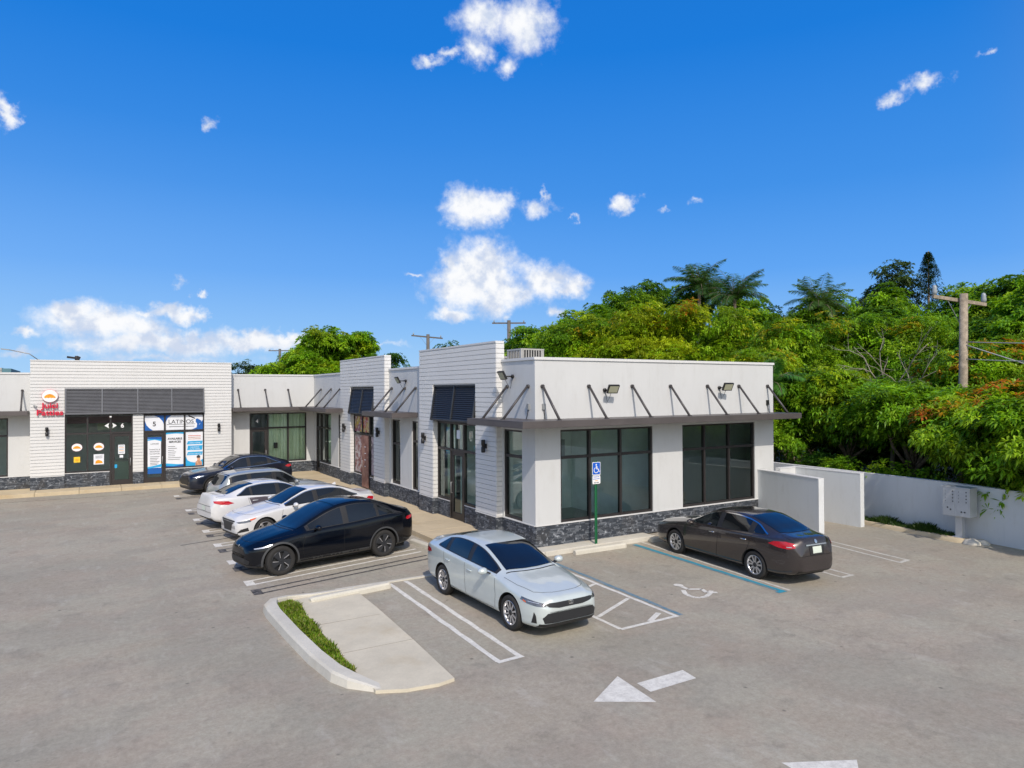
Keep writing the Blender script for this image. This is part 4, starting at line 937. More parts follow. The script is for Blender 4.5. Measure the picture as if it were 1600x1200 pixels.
# blue agency graphics on unit 5
def wave(mb, fc, u0, u1, z0, z1, d, amp, top=True, ph=0, mi=0):
    n = 14; a = [(u0+(u1-u0)*k/n, (z0 if top else z1)+(amp*math.sin(ph+k/n*2.6))) for k in range(n+1)]
    pts = a+([(u1, z1), (u0, z1)] if top else [(u1, z0), (u0, z0)]); spoly(mb, fc, pts, d, mi)
D5 = -.08
ag = poster('transom_banner', 'white and blue transom graphic with unit number 5', L5, 2.18, 2.98, 2.58, 3.28, D5, 'paper', 'banner')
mb = MB(); spoly(mb, L5, [(2.18, 2.58), (2.18, 3.05), (2.26, 2.82), (2.38, 2.68), (2.52, 2.58)], D5+.002); spoly(mb, L5, [(2.98, 3.28), (2.55, 3.28), (2.78, 3.18), (2.93, 3.0), (2.98, 2.85)], D5+.002); mb.build('print', M['deepblue'], ag)
text_part('lettering', '5', L5, 2.58, D5+.003, 2.78, .30, M['black_text'], ag, bold=.006)
ag = poster('transom_banner', 'white transom banner reading LATINOS with a blue map emblem', L5, 3.06, 4.68, 2.58, 3.28, D5, 'paper', 'banner')
mb = MB(); spoly(mb, L5, [(3.06, 3.28), (3.06, 2.95), (3.13, 3.12), (3.3, 3.28)], D5+.002); spoly(mb, L5, [(4.68, 2.58), (4.2, 2.58), (4.42, 2.68), (4.6, 2.9), (4.68, 3.05)], D5+.002)
spoly(mb, L5, [(4.36, 3.08), (4.44, 3.10), (4.62, 2.98), (4.60, 2.88), (4.52, 2.84), (4.49, 2.72), (4.46, 2.62), (4.40, 2.66), (4.42, 2.84), (4.36, 2.94)], D5+.003); mb.build('print', M['deepblue'], ag)
mb = MB(); spoly(mb, L5, [(4.02, 3.26), (4.10, 3.25), (4.34, 3.12), (4.32, 3.08), (4.05, 3.20)], D5+.003); L5.box(mb, 3.10, 4.34, D5+.001, D5+.002, 2.83, 2.85); L5.box(mb, 3.2, 4.3, D5+.001, D5+.002, 2.72, 2.745); mb.build('print', M['black_text'], ag)
text_part('lettering', 'LATINOS', L5, 3.72, D5+.003, 2.88, .26, M['black_text'], ag, xs=1.05)
dg_ = poster('door_poster', 'tall white and blue poster on the agency door', L5, 2.30, 2.88, .55, 2.26, D5+.02, 'paper')
mb = MB(); wave(mb, L5, 2.30, 2.88, .55, .80, D5+.022, .03, False, 0); wave(mb, L5, 2.30, 2.88, 2.16, 2.26, D5+.022, .025, True, 1.5); mb.build('print', M['deepblue'], dg_)
mb = MB(); spoly(mb, L5, [(2.30, .80), (2.30, .88), (2.6, .93), (2.88, 1.0), (2.88, .86), (2.6, .84)], D5+.0215); spoly(mb, L5, [(2.30, 2.10), (2.30, 2.17), (2.6, 2.2), (2.88, 2.13), (2.88, 2.06), (2.6, 2.14)], D5+.0215); mb.build('print', M['cyan'], dg_)
for i, (t_, z, sz) in enumerate((('LATINOS', 1.92, .085), ('FINANCIAL &', 1.66, .075), ('INSURANCE', 1.56, .075), ('TAX SERVICES', 1.46, .068))): text_part('lettering', t_, L5, 2.59, D5+.023, z, sz, M['black_text'], dg_)
for k in range(6): mb = MB(); L5.box(mb, 2.40, 2.80-.05*(k % 3), D5+.0225, D5+.0235, 1.34-k*.075, 1.36-k*.075); mb.build('print', M['black_text'], dg_)
av = poster('window_poster', 'white and blue window poster headed AVAILABLE SERVICES', L5, 3.07, 3.82, .80, 2.46, D5, 'paper')
mb = MB(); wave(mb, L5, 3.07, 3.82, .80, .98, D5+.002, .04, False, 2.4); wave(mb, L5, 3.07, 3.82, 2.36, 2.46, D5+.002, .04, True, .2); mb.build('print', M['cyan'], av)
mb = MB(); spoly(mb, L5, [(3.07, .80), (3.07, .90), (3.4, .86), (3.82, .93), (3.82, .80)], D5+.0035); mb.build('print', M['deepblue'], av)
for t_, z in (('AVAILABLE', 2.12), ('SERVICES', 1.97)): text_part('lettering', t_, L5, 3.45, D5+.003, z, .125, M['black_text'], av, bold=.004)
for k in range(8): mb = MB(); L5.box(mb, 3.16, 3.16+(.3, .38, .26, .34, .3, .3, .55, .5)[k], D5+.001, D5+.0025, 1.78-k*.088, 1.80-k*.088); mb.build('print', M['black_text'], av)
rp = poster('window_poster', 'blue service poster with a picture of a person at its foot', L5, 3.92, 4.68, .80, 2.46, D5, 'paper')
mb = MB(); wave(mb, L5, 3.92, 4.68, .80, 1.02, D5+.002, .07, False, 2.4)
for k, (z0_, z1_) in enumerate(((1.86, 2.02), (1.58, 1.80), (1.34, 1.50))): spoly(mb, L5, [(3.96+.02*(k % 2), z0_), (4.64, z0_), (4.67, z1_), (4.02, z1_)], D5+.002)
mb.build('print', M['cyan'], rp)
mb = MB(); spoly(mb, L5, [(3.92, 1.30), (3.92, .80), (4.68, .80), (4.68, 1.15), (4.5, 1.0), (4.2, .98), (4.0, 1.1)], D5+.0015); mb.build('print', M['cyan'], rp)
mb = MB(); spoly(mb, L5, [(4.34, .84), (4.64, .84), (4.63, 1.0), (4.55, 1.08), (4.55, 1.22), (4.48, 1.27), (4.41, 1.22), (4.43, 1.08), (4.35, 1.0)], D5+.004); mb.build('print', M['skin_print'], rp)
mb = MB(); spoly(mb, L5, [(4.40, 1.20), (4.56, 1.20), (4.55, 1.30), (4.48, 1.34), (4.40, 1.29)], D5+.005); mb.build('print', M['black_text'], rp)
for k in range(3): mb = MB(); L5.box(mb, 4.02, 4.58, D5+.001, D5+.0025, 2.26-k*.08, 2.29-k*.08); mb.build('print', simple('red_print', (.62, .16, .12), .6) if k == 0 else M['skin_print'], rp)
for k, (t_, z) in enumerate((('CREDIT REPAIR', 1.90), ('INSURANCE', 1.70), ('AUTO  HOME', 1.61), ('NOTARY SERVICES', 1.38))): text_part('lettering', t_, L5, 4.32, D5+.003, z, .07, M['white_paint'], rp)
mb = MB(); mb.box(2.2, 4.6, 36.80, 36.82, .2, 3.3); tag(mb.build('window_film', simple('window_film', (.22, .24, .27), .8)), 'grey backing film behind the blue posters of unit 5', 'film')

# posters in the second tower and the brown door banner
for i, (u0, u1, z0_, z1_, c1, c2, lab) in enumerate(((29.75, 30.72, .78, 2.42, (.42, .36, .36), (.22, .08, .07), 'faded pink and grey poster filling the left window of the far tower'), (29.75, 30.72, 2.58, 3.25, (.50, .36, .03), (.24, .06, .10), 'yellow and red poster in the left transom of the far tower'), (28.8, 29.6, 2.58, 3.25, (.42, .04, .05), (.55, .42, .16), 'red and cream poster in the middle transom of the far tower'), (27.9, 28.6, .78, 2.42, (.16, .13, .15), (.40, .33, .36), 'dark poster in the right window of the far tower'))):
    m_, nt, b = new_mat('poster_print'); f1 = noise_fac(nt, 3.2, 3, .6, lo=.42, hi=.56); f2 = noise_fac(nt, 7, 4, .6, lo=.55, hi=.62)
    nt.links.new(mixc(nt, f2, mixc(nt, f1, c1, c2), (.62, .58, .55)), b.inputs['Base Color']); b.inputs['Roughness'].default_value = .6
    mb = MB(); MF.box(mb, u0, u1, -.022, -.018, z0_, z1_); tag(mb.build('window_poster', m_), lab, 'poster', 'posters in the far tower shop windows')
bn = T('door_banner', 'tall reddish brown banner with white print on the far tower door', 'banner'); m_, nt, b = new_mat('brown_banner')
nt.links.new(mixc(nt, noise_fac(nt, 2.2, 3, .6, lo=.4, hi=.6), (.20, .085, .07), (.34, .18, .14)), b.inputs['Base Color']); mb = MB(); MF.box(mb, 28.76, 29.62, .05, .055, .2, 2.45); mb.build('sheet', m_, bn)
for k in range(4): text_part('lettering', ('NOW', 'OPEN', 'COME', 'IN')[k] if 0 else '\u2013', MF, 29.18, .058, 1.9-k*.28, .22, M['paper'], bn, bold=.01)
nt_ = poster('window_notice', 'white notice taped inside the near tower transom', MF, 20.25, 20.5, 2.80, 3.08, -.02, 'paper')

# curtains in unit 4
def curtain(fc, u0, u1, z0, z1, d, lab, notch=True, grp='pleated curtains in unit 4'):
    mb = MB(); n = int((u1-u0)/.025); pts = []
    for k in range(n+1):
        u = u0+(u1-u0)*k/n; pts.append((u, d+.035*math.sin(k*.9)+.015*math.sin(k*.37)))
    vs = [fc.P(u, dd, z) for z in (z0, z1) for u, dd in pts]; fs = [(k, k+1, n+2+k, n+1+k) for k in range(n)]
    mb.add(vs, fs, 0, True); return tag(mb.build('curtain', M['curtain']), lab, 'curtain', grp)
curtain(L4, 7.92, 8.86, .74, 3.22, -.22, 'pale green curtain behind the middle bay of unit 4')
curtain(L4, 8.94, 9.82, .74, 3.22, -.22, 'pale green curtain behind the right bay of unit 4')
curtain(MF, 34.4, 36.2, .74, 3.2, -.35, 'pale curtain behind the side window of unit 4')
curtain(MF, 21.2, 21.85, .78, 3.28, -.35, 'pale curtain edge inside the near tower window', grp='single curtains')
mb = MB(); L4.box(mb, 8.18, 8.38, -.11, -.10, 1.42, 1.72); tag(mb.build('window_notice', M['dark']), 'small dark notice on the curtained window of unit 4', 'notice')
# extinguisher and notice in the corner unit
ex = T('fire_extinguisher', 'red fire extinguisher on the inner wall of the corner unit', 'extinguisher'); mb = MB(); mb.lathe([(0, .9), (.07, .9), (.085, .95), (.085, 1.3), (.03, 1.38), (.03, 1.42), (0, 1.42)], (16.95, 20.45, .1), 'Z', 14); mb.build('cylinder', M['red'], ex); mb = MB(); mb.box(16.9, 17.0, 20.36, 20.5, 1.53, 1.58); mb.build('valve', M['dark'], ex)
mb = MB(); mb.box(16.1, 16.5, 20.515, 20.53, 1.75, 2.1); tag(mb.build('wall_notice', M['yellow']), 'yellowish notice on the inner door of the corner unit', 'notice')
mb = MB(); mb.box(14.2, 14.6, 20.50, 20.59, 1.9, 2.6); tag(mb.build('fuse_box', M['galv']), 'grey fuse box on the inner wall of the corner unit', 'fuse box')

# ------------------------------------------------------------------ walls to the right
def slabwall(name, a, b, th, h, lab, mat='grey_stucco', z0=-.02, capw=0):
    a = Vector((*a, 0)); b = Vector((*b, 0)); d = (b-a).normalized(); n = Vector((-d.y, d.x, 0))*th/2
    o = T(name, lab, 'wall'); mb = MB(); pts = [(a+n), (b+n), (b-n), (a-n)]; mb.prism([(p.x, p.y) for p in pts], z0, h); mb.build('wall_face', M[mat], o)
    mb = MB(); n2 = n*(1+.02/th); pts = [(a+n2), (b+n2), (b-n2), (a-n2)]; mb.prism([(p.x, p.y) for p in pts], h+.001, h+.03); mb.build('wall_top', M['white_edge'], o); return o
o = slabwall('enclosure_wall', (19.22, 15.74), (18.71, 13.10), .2, 1.66, 'grey enclosure wall standing off the corner of the shop front')
o = slabwall('enclosure_wall', (20.87, 15.52), (20.87, 13.17), .2, 1.67, 'second grey enclosure wall with a white end, nearer the boundary')
o = slabwall('enclosure_wall', (19.94, 15.60), (20.97, 15.62), .18, 1.67, 'short white wall linking the enclosure to the shops', 'white_edge')
wp = [(22.95, 45), (22.7, 25), (22.15, 14.2), (21.78, 11.1), (21.55, 9.2), (21.0, 4.0), (20.8, -8)]
o = T('boundary_wall', 'long pale grey boundary wall under the mango trees', 'wall'); mb = MB(); tp = MB()
def off(i, dd):
    a = Vector(wp[max(i-1, 0)]); b = Vector(wp[min(i+1, len(wp)-1)]); d = (b-a).normalized(); return (wp[i][0]-d.y*dd*-1*-1, wp[i][1]+d.x*dd)
hz = [1.55, 1.55, 1.53, 1.55, 1.52, 1.46, 1.46]
for i in range(len(wp)-1):
    a, b, c, d = off(i, 0), off(i+1, 0), off(i+1, .2), off(i, .2)
    for m2, za, zb_, zc, zd_, e in ((mb, -.03, hz[i], -.03, hz[i+1], 0), (tp, hz[i]+.001, hz[i]+.03, hz[i+1]+.001, hz[i+1]+.03, 0)):
        vs = [(*a, za), (*b, zc), (*c, zc), (*d, za), (*a, zb_), (*b, zd_), (*c, zd_), (*d, zb_)]
        m2.add(vs, [(4, 7, 6, 5), (0, 4, 5, 1), (2, 6, 7, 3)] if m2 is mb else [(4, 7, 6, 5), (0, 4, 5, 1), (2, 6, 7, 3)])
mb.build('wall_face', M['grey_stucco'], o); tp.build('wall_top', M['white_edge'], o)
# kerb with planting strip in front of the boundary wall
mb = MB(); kp = [(21.50, 14.0), (21.30, 13.3), (21.22, 12.4), (21.12, 11.5), (21.02, 10.9), (20.95, 10.45), (21.1, 10.2)]
vs = []
for i, (x, y) in enumerate(kp):
    for dx_, z in ((-.02, -.02), (0, .09), (.04, .12), (.18, .12), (.2, -.02)): vs.append((x+dx_, y, z))
fs = []
for i in range(len(kp)-1):
    for j in range(4): a = i*5+j; fs.append((a, a+1, a+6, a+5))
fs.append(tuple(range(len(vs)-5, len(vs)))); mb.add(vs, fs, 0, True); tag(mb.build('planting_kerb', M['walk']), kind='structure')
mb = MB(); mb.face([(21.45, 14.0, .06), (21.1, 10.5, .06), (21.75, 10.5, .06), (22.1, 14.0, .06)]); tag(mb.build('planting_bed', M['dirt']), kind='structure')
grass_patch('hedge_grass', [(21.48, 13.9), (21.28, 12.4), (21.12, 11.0), (21.1, 10.75), (21.62, 10.75), (21.75, 11.5), (22.0, 13.9)], 2600, .02, np.random.RandomState(8), z=.08, h=(.09, .22), w=.03, cols=[(.05, .12, .02), (.04, .09, .02), (.08, .15, .03)])['label'] = 'dark green tufted plants along the foot of the boundary wall'
rk = MB(); rr = random.Random(3)
for k in range(2):
    cx_, cy_, rx_, ry_, rz_ = ((21.12, 10.10, .22, .24, .16), (21.38, 9.98, .18, .24, .14))[k]
    n = 10; vs = []
    for i in range(6):
        th = math.pi/2*i/5
        for j in range(n):
            a = 2*math.pi*j/n; q = 1+rr.uniform(-.12, .12); vs.append((cx_+rx_*math.cos(a)*math.cos(th)*q, cy_+ry_*math.sin(a)*math.cos(th)*q, rz_*math.sin(th)*q-.01))
    rk.add(vs, [(i*n+j, i*n+(j+1) % n, (i+1)*n+(j+1) % n, (i+1)*n+j) for i in range(5) for j in range(n)], 0, True)
tag(rk.build('concrete_lump', M['kerb']), 'rough whitewashed concrete lump at the end of the planting kerb', 'concrete lump')
# ------------------------------------------------------------------ cars
def pchip(pts):
    xs = np.array([p[0] for p in pts], float); ys = np.array([p[1] for p in pts], float)
    h = np.diff(xs); dl = np.diff(ys)/h; m_ = np.zeros(len(xs))
    m_[0], m_[-1] = dl[0], dl[-1]
    for i in range(1, len(xs)-1):
        if dl[i-1]*dl[i] > 0:
            w1, w2 = 2*h[i]+h[i-1], h[i]+2*h[i-1]; m_[i] = (w1+w2)/(w1/dl[i-1]+w2/dl[i])
    def f(x):
        x = min(max(x, xs[0]), xs[-1]); i = min(int(np.searchsorted(xs, x, 'right'))-1, len(h)-1); t = (x-xs[i])/h[i]
        return ((1+2*t)*(1-t)**2*ys[i]+t*(1-t)**2*h[i]*m_[i]+t*t*(3-2*t)*ys[i+1]+t*t*(t-1)*h[i]*m_[i+1])
    return f
def carpaint(name, c, metal=.35, rough=.32, coat=1):
    m_, nt, b = new_mat(name); b.inputs['Metallic'].default_value = metal; b.inputs['Roughness'].default_value = rough
    b.inputs['Coat Weight'].default_value = coat; b.inputs['Coat Roughness'].default_value = .025
    f = noise_fac(nt, 2.5, 4); nt.links.new(mixc(nt, f, tuple(x*.94 for x in c), c), b.inputs['Base Color'])
    n = nd(nt, 'ShaderNodeTexNoise'); n.inputs['Scale'].default_value = 900
    return m_
M['car_glass'] = simple('car_glass', (.006, .008, .010), .03, 0, 0, 3, 0, 80, 0, .9)
M['car_glass'].node_tree.nodes['Principled BSDF'].inputs['IOR'].default_value = 1.5
M['trim'] = simple('black_plastic', (.018, .018, .019), .5)
M['gap'] = simple('panel_gap', (.006, .006, .006), .8)
M['tyre'] = simple('tyre_rubber', (.022, .021, .020), .85)
M['chrome'] = simple('chrome', (.75, .75, .76), .14, 1)
M['rim'] = simple('alloy', (.62, .62, .64), .28, .8)
M['rim_dark'] = simple('dark_alloy', (.055, .058, .065), .35, .6)
M['disc'] = simple('brake_disc', (.05, .05, .05), .5, .6)
M['tail'] = simple('tail_lens', (.50, .008, .02), .12, 0, .1, 3, 0, 80, 1)
M['head'] = simple('head_lens', (.13, .14, .16), .08, .3, .3, 9, 0, 80, 1)
M['head_bright'] = simple('lamp_reflector', (.75, .78, .82), .12, .6)
M['amber'] = simple('amber_lens', (.70, .12, .03), .15, 0, 0, 3, 0, 80, 1)
M['grille'] = simple('grille_mesh', (.02, .021, .023), .45)

class Car: pass
def make_car(sp):
    """local frame: x = 0 at the nose growing rearwards, y left(+)/right(-), z up"""
    L_, W, Hh = sp['L'], sp['W']/2, sp['H']
    zr = pchip(sp['top']); zb = pchip(sp['belt']); wf = pchip(sp['plan']); z0 = pchip(sp['under'])
    wr = sp['roofw']
    def sect(x):
        w = wf(x); a = zr(x); b = min(zb(x), a-.02); u = z0(x); k = max(0, min(1, (a-b)/(Hh-sp['beltmid']))); k = k*k*(3-2*k)*.35+k*.65
        wt = wr*(w/W)
        y9 = (1-k)*.70*w+k*wt; z9 = b+(a-b)*((1-k)*.72+k*.87)
        y7 = w*.915; z7 = b+.012+(a-b)*.06
        p = [(0, u), (.5*w, u), (.84*w, u+.01), (.965*w, u+.07), (w*.995, u+.20), (w*1.0, u+.52*(b-u)), (w*.988, u+.80*(b-u)), (w*.965, b-.015), (y7, z7),
             ((y7*.55+y9*.45)+.012*k, z7+(z9-z7)*.48), (y9, z9), (y9*.90, z9+(a-z9)*.50), (y9*.62, z9+(a-z9)*.86), (y9*.30, a-.003), (0, a)]
        return p
    def dense(p):
        out = []
        P = [Vector((q[0], q[1], 0)) for q in p]; P = [Vector((-P[1].x, P[1].y, 0))]+P+[Vector((-P[-2].x, P[-2].y, 0))]
        for i in range(1, len(P)-2):
            n = 4 if i > 2 else 2
            for j in range(n):
                t = j/n; a, b, c, d = P[i-1:i+3]
                m1 = (c-a)*.42; m2 = (d-b)*.42
                ln = (c-b).length
                if m1.length > ln: m1 *= ln/m1.length
                if m2.length > ln: m2 *= ln/m2.length
                q = b*(2*t**3-3*t*t+1)+m1*(t**3-2*t*t+t)+c*(-2*t**3+3*t*t)+m2*(t**3-t*t)
                out.append((q.x, q.y))
        out.append(p[-1]); return out
    xs = [0, .012, .035, .07, .12]; x = .18
    while x < L_-.17: xs.append(x); x += .065
    xs += [L_-.12, L_-.07, L_-.035, L_-.012, L_]
    rows = []
    for x in xs:
        d = dense(sect(x)); rows.append([(x, y, z) for y, z in d]+[(x, -y, z) for y, z in d[-2:0:-1]])
    n = len(rows[0]); vs = [v for r in rows for v in r]; fs = []
    for i in range(len(rows)-1):
        for j in range(n): fs.append((i*n+j, (i+1)*n+j, (i+1)*n+(j+1) % n, i*n+(j+1) % n))
    fs.append(tuple(range(n))); fs.append(tuple((len(rows)-1)*n+j for j in range(n))[::-1])
    me = bpy.data.meshes.new('body'); me.from_pydata(vs, [], fs)
    bm = bmesh.new(); bm.from_mesh(me); bmesh.ops.recalc_face_normals(bm, faces=bm.faces)
    bmesh.ops.triangulate(bm, faces=[f for f in bm.faces if len(f.verts) > 4]); bm.to_mesh(me)
    for f in bm.faces: f.smooth = True
    bm.to_mesh(me); bvh = BVHTree.FromBMesh(bm); bm.free()
    root = empty(sp['name']); tag(root, sp['label'], 'car', sp.get('group'))
    # wheel wells cut out of the shell
    body = bpy.data.objects.new('body', me); col.objects.link(body); me.materials.append(sp['paint']); me.materials.append(M['gap'])
    R = sp.get('R', .335); xw = (sp['fo'], sp['fo']+sp['wb']); cut = MB()
    for xx in xw:
        for s_ in (-1, 1):
            a, b = sorted((s_*(W-.34), s_*(W+.25)))
            base = len(cut.v); nn = 40
            for yy in (a, b):
                for k in range(nn): t = 2*math.pi*k/nn; cut.v.append((xx+(R+.055)*math.cos(t), yy, R+(R+.055)*math.sin(t)))
            cut.f += [tuple(base+k for k in range(nn)), tuple(base+nn+k for k in range(nn))[::-1]]+[(base+(k+1) % nn, base+k, base+nn+k, base+nn+(k+1) % nn) for k in range(nn)]
            cut.m += [1]*(nn+2); cut.sm += [False]*(nn+2)
    co = cut.build('cutter', [sp['paint'], M['gap']])
    bmc = bmesh.new(); bmc.from_mesh(co.data); bmesh.ops.recalc_face_normals(bmc, faces=bmc.faces); bmc.to_mesh(co.data); bmc.free()
    md = body.modifiers.new('b', 'BOOLEAN'); md.operation = 'DIFFERENCE'; md.object = co; md.solver = 'EXACT'
    dg = bpy.context.evaluated_depsgraph_get(); dg.update(); nm = bpy.data.meshes.new_from_object(body.evaluated_get(dg)); body.modifiers.clear()
    body.data = nm; nm.name = 'body'; bpy.data.objects.remove(co); body.parent = root
    try: nm.set_sharp_from_angle(angle=rad(38))
    except Exception: pass
    # ---- surface patches
    def project(pts2, frame, off):
        o, u, v, d = frame; out = []
        for a, b in pts2:
            p = o+u*a+v*b; hit = bvh.ray_cast(p-d*6, d)
            if hit[0] is None:
                nr = bvh.find_nearest(p); hit = (nr[0], nr[1])
            nrm = hit[1]
            if nrm.dot(d) > 0: nrm = -nrm
            out.append(hit[0]+nrm*off*.6-d*off*.6)
        return out
    def frame_side(s_): return (Vector((0, 0, 0)), Vector((1, 0, 0)), Vector((0, 0, 1)), Vector((0, -s_, 0)))
    FT = (Vector((0, 0, 0)), Vector((1, 0, 0)), Vector((0, 1, 0)), Vector((0, 0, -1)))
    FF = (Vector((0, 0, 0)), Vector((0, 1, 0)), Vector((0, 0, 1)), Vector((1, 0, 0)))
    FR = (Vector((L_, 0, 0)), Vector((0, 1, 0)), Vector((0, 0, 1)), Vector((-1, 0, 0)))
    def resample(poly, st):
        out = []
        for (a, b), (c, d) in zip(poly, poly[1:]+poly[:1]):
            k = max(1, int(math.hypot(c-a, d-b)/st)); out += [(a+(c-a)*i/k, b+(d-b)*i/k) for i in range(k)]
        return out
    def patch(mb, poly, frame, off=.004, st=.05, mi=0):
        bd = resample(poly, st*.8); n = len(bd); P = [Vector(p) for p in bd]
        xs_ = [p[0] for p in bd]; ys_ = [p[1] for p in bd]; ins = []
        x = min(xs_)+st*.5
        while x < max(xs_):
            y = min(ys_)+st*.5
            while y < max(ys_):
                c = False
                for i in range(n):
                    x1, y1 = bd[i]; x2, y2 = bd[i-1]
                    if (y1 > y) != (y2 > y) and x < (x2-x1)*(y-y1)/(y2-y1)+x1: c = not c
                if c and min((x-q[0])**2+(y-q[1])**2 for q in bd) > (st*.35)**2: ins.append(Vector((x, y)))
                y += st
            x += st
        r = delaunay_2d_cdt(P+ins, [], [list(range(n))], 1, 1e-6)
        pts = project([tuple(q) for q in r[0]], frame, off); d = frame[3]; fs = []
        for f in r[2]:
            a, b, c = [pts[i] for i in f[:3]]
            fs.append(tuple(f) if (b-a).cross(c-a).dot(d) < 0 else tuple(f)[::-1])
        mb.add(pts, fs, mi, True)
    def strip(mb, line, w, frame, off=.003, st=.05):
        pts = []
        for (a, b), (c, d) in zip(line[:-1], line[1:]):
            k = max(1, int(math.hypot(c-a, d-b)/st)); pts += [(a+(c-a)*i/k, b+(d-b)*i/k) for i in range(k)]
        pts.append(line[-1]); A_, B_ = [], []
        for i, p in enumerate(pts):
            q0 = pts[max(0, i-1)]; q1 = pts[min(len(pts)-1, i+1)]; dx, dy = q1[0]-q0[0], q1[1]-q0[1]; l = math.hypot(dx, dy) or 1
            A_.append((p[0]-dy/l*w/2, p[1]+dx/l*w/2)); B_.append((p[0]+dy/l*w/2, p[1]-dx/l*w/2))
        PA = project(A_, frame, off); PB = project(B_, frame, off); n = len(pts); fs = []
        for i in range(n-1):
            f = (i, n+i, n+i+1, i+1); a, b, c = (PA+PB)[f[0]], (PA+PB)[f[1]], (PA+PB)[f[2]]
            fs.append(f if (b-a).cross(c-a).dot(frame[3]) < 0 else f[::-1])
        mb.add(PA+PB, fs, 0, True)
    # greenhouse outlines derived from the sections
    def y9z9(x): p = sect(x)[10]; return p
    xa, xb = sp['dlo']; top = []; bot = []; N_ = 34
    for i in range(N_+1):
        x = xa+(xb-xa)*i/N_; zt = y9z9(x)[1]-.022; zo = zb(x)+.035
        zt = zo+(zt-zo)*sp.get('tailcut', lambda t: 1)(i/N_)
        if zt > zo+.012: top.append((x, zt)); bot.append((x, zo))
    def dlo(x0, x1, ins=0.0):
        t = [(x, z-ins) for x, z in top if x0 <= x <= x1 and z-ins > zb(x)+.035+ins+.01]; b = [(x, zb(x)+.035+ins) for x, _ in t]
        return t+b[::-1]
    for s_ in (1, -1):
        fsd = frame_side(s_); mb = MB(); patch(mb, top+bot[::-1], fsd, .004, .06); mb.build('window_trim', sp.get('dlotrim', M['trim']), root)
        if sp.get('chrome'):
            mb = MB(); strip(mb, top, .022, fsd, .009)
            if sp['chrome'] > 1: strip(mb, bot, .018, fsd, .009)
            mb.build('chrome_trim', M['chrome'], root)
        ed = [xa]+sp['pillars']+[xb]
        for i in range(len(ed)-1):
            po = dlo(ed[i]+(.03 if i else .02), ed[i+1]-.03, .016)
            if len(po) < 6: continue
            mb = MB(); patch(mb, po, fsd, .0075, .06); mb.build('side_window', M['car_glass'], root)
        mb = MB()
        for ln in sp['seams']: strip(mb, ln, .008, fsd, .0025)
        mb.build('door_seam', M['gap'], root)
        for hx, hz_ in sp['handles']:
            y = None
            hit = bvh.ray_cast(Vector((hx, s_*3, hz_)), Vector((0, -s_, 0)))
            if hit[0]:
                yy = hit[0].y+s_*.022; mb = MB(); mb.tube([(hx-.10, yy-s_*.02, hz_), (hx-.08, yy, hz_), (hx+.06, yy, hz_+.004), (hx+.085, yy-s_*.02, hz_+.004)], .012, 6)
                mb.build('door_handle', M['chrome'] if sp.get('chrome_handles') else sp['paint'], root)
        if sp.get('arch'):
            for xx in xw:
                mb = MB(); aa = [(xx+(R+.078)*math.cos(rad(t)), R+(R+.078)*math.sin(rad(t))) for t in range(-22, 203, 9)]; strip(mb, aa, .045, fsd, .008, .3); mb.build('arch_trim', sp['arch'], root)
        if sp.get('sill'):
            mb = MB(); patch(mb, [(xw[0]+R+.06, z0(2)+.03), (xw[1]-R-.06, z0(2)+.03), (xw[1]-R-.06, z0(2)+.14), (xw[0]+R+.06, z0(2)+.12)], fsd, .006, .12); mb.build('sill_trim', sp['sill'], root)
        if sp.get('door_panel'):
            pm, poly = sp['door_panel']; mb = MB(); patch(mb, poly, fsd, .0022, .08); tag(mb.build('door', pm, root), 'purple grey replacement door panels')
    # windscreen, rear window, roof
    xc, xr, xs2, xe = sp['glassx']      # cowl, roof front edge, roof rear edge, rear window foot
    def topoly(a, b, e0, e1, bow0=0, bow1=0, k=10):
        p = []; L1 = []
        for i in range(k+1): x = a+(b-a)*i/k; L1.append((x, max(.05, y9z9(x)[0]-(e0+(e1-e0)*i/k))))
        ye = L1[-1][1]; ys_ = L1[0][1]
        p = L1+[(b+bow1*(1-(t/4)**2), ye*t/4) for t in (3, 2, 1, 0, -1, -2, -3)]+[(x, -y) for x, y in L1[::-1]]+[(a+bow0*(1-(t/4)**2), ys_*t/4) for t in (-3, -2, -1, 0, 1, 2, 3)]
        return p
    mb = MB(); patch(mb, topoly(xc, xr, .015, .035, -.07, -.05), FT, .0065, .07); mb.build('windshield', M['car_glass'], root)
    mb = MB(); patch(mb, topoly(xs2, xe, .045, .06, .03, .07), FT, .0065, .07); mb.build('rear_window', sp.get('rearglass', M['car_glass']), root)
    if sp.get('roofglass'):
        mb = MB(); patch(mb, topoly(xr+.05, xs2-.03, .05, .05), FT, .006, .08); mb.build('roof_glass', M['car_glass'], root)
    mb = MB(); strip(mb, [(xc-.10+.09*(t/6)**2-.06, .11*t) for t in range(-6, 7)], .03, FT, .003); mb.build('cowl', M['trim'], root)
    for ln in sp.get('hood', []):
        mb = MB(); strip(mb, ln, .008, FT, .0025); strip(mb, [(x, -y) for x, y in ln], .008, FT, .0025); mb.build('hood_seam', M['gap'], root)
    # lamps, grilles, bumpers, plates
    def fr(th, s_):      # frame looking from angle th (0 nose, 180 tail) on side s_
        d = Vector((math.cos(rad(th)), -s_*math.sin(rad(th)), 0)); u = Vector((s_*-d.y*s_, 0, 0)); u = Vector((-d.y, d.x, 0))*1.0
        return d, u
    for nm_, mt, th, base, poly, off_ in sp['lamps']:
        for s_ in (1, -1):
            d = Vector((math.cos(rad(th)), -s_*math.sin(rad(th)), 0)); u = Vector((math.sin(rad(th)), s_*math.cos(rad(th)), 0))
            o_ = Vector((base[0], s_*base[1], 0)); mb = MB(); patch(mb, poly, (o_, u, Vector((0, 0, 1)), d), off_, .035)
            o2 = mb.build(nm_, M[mt], root)
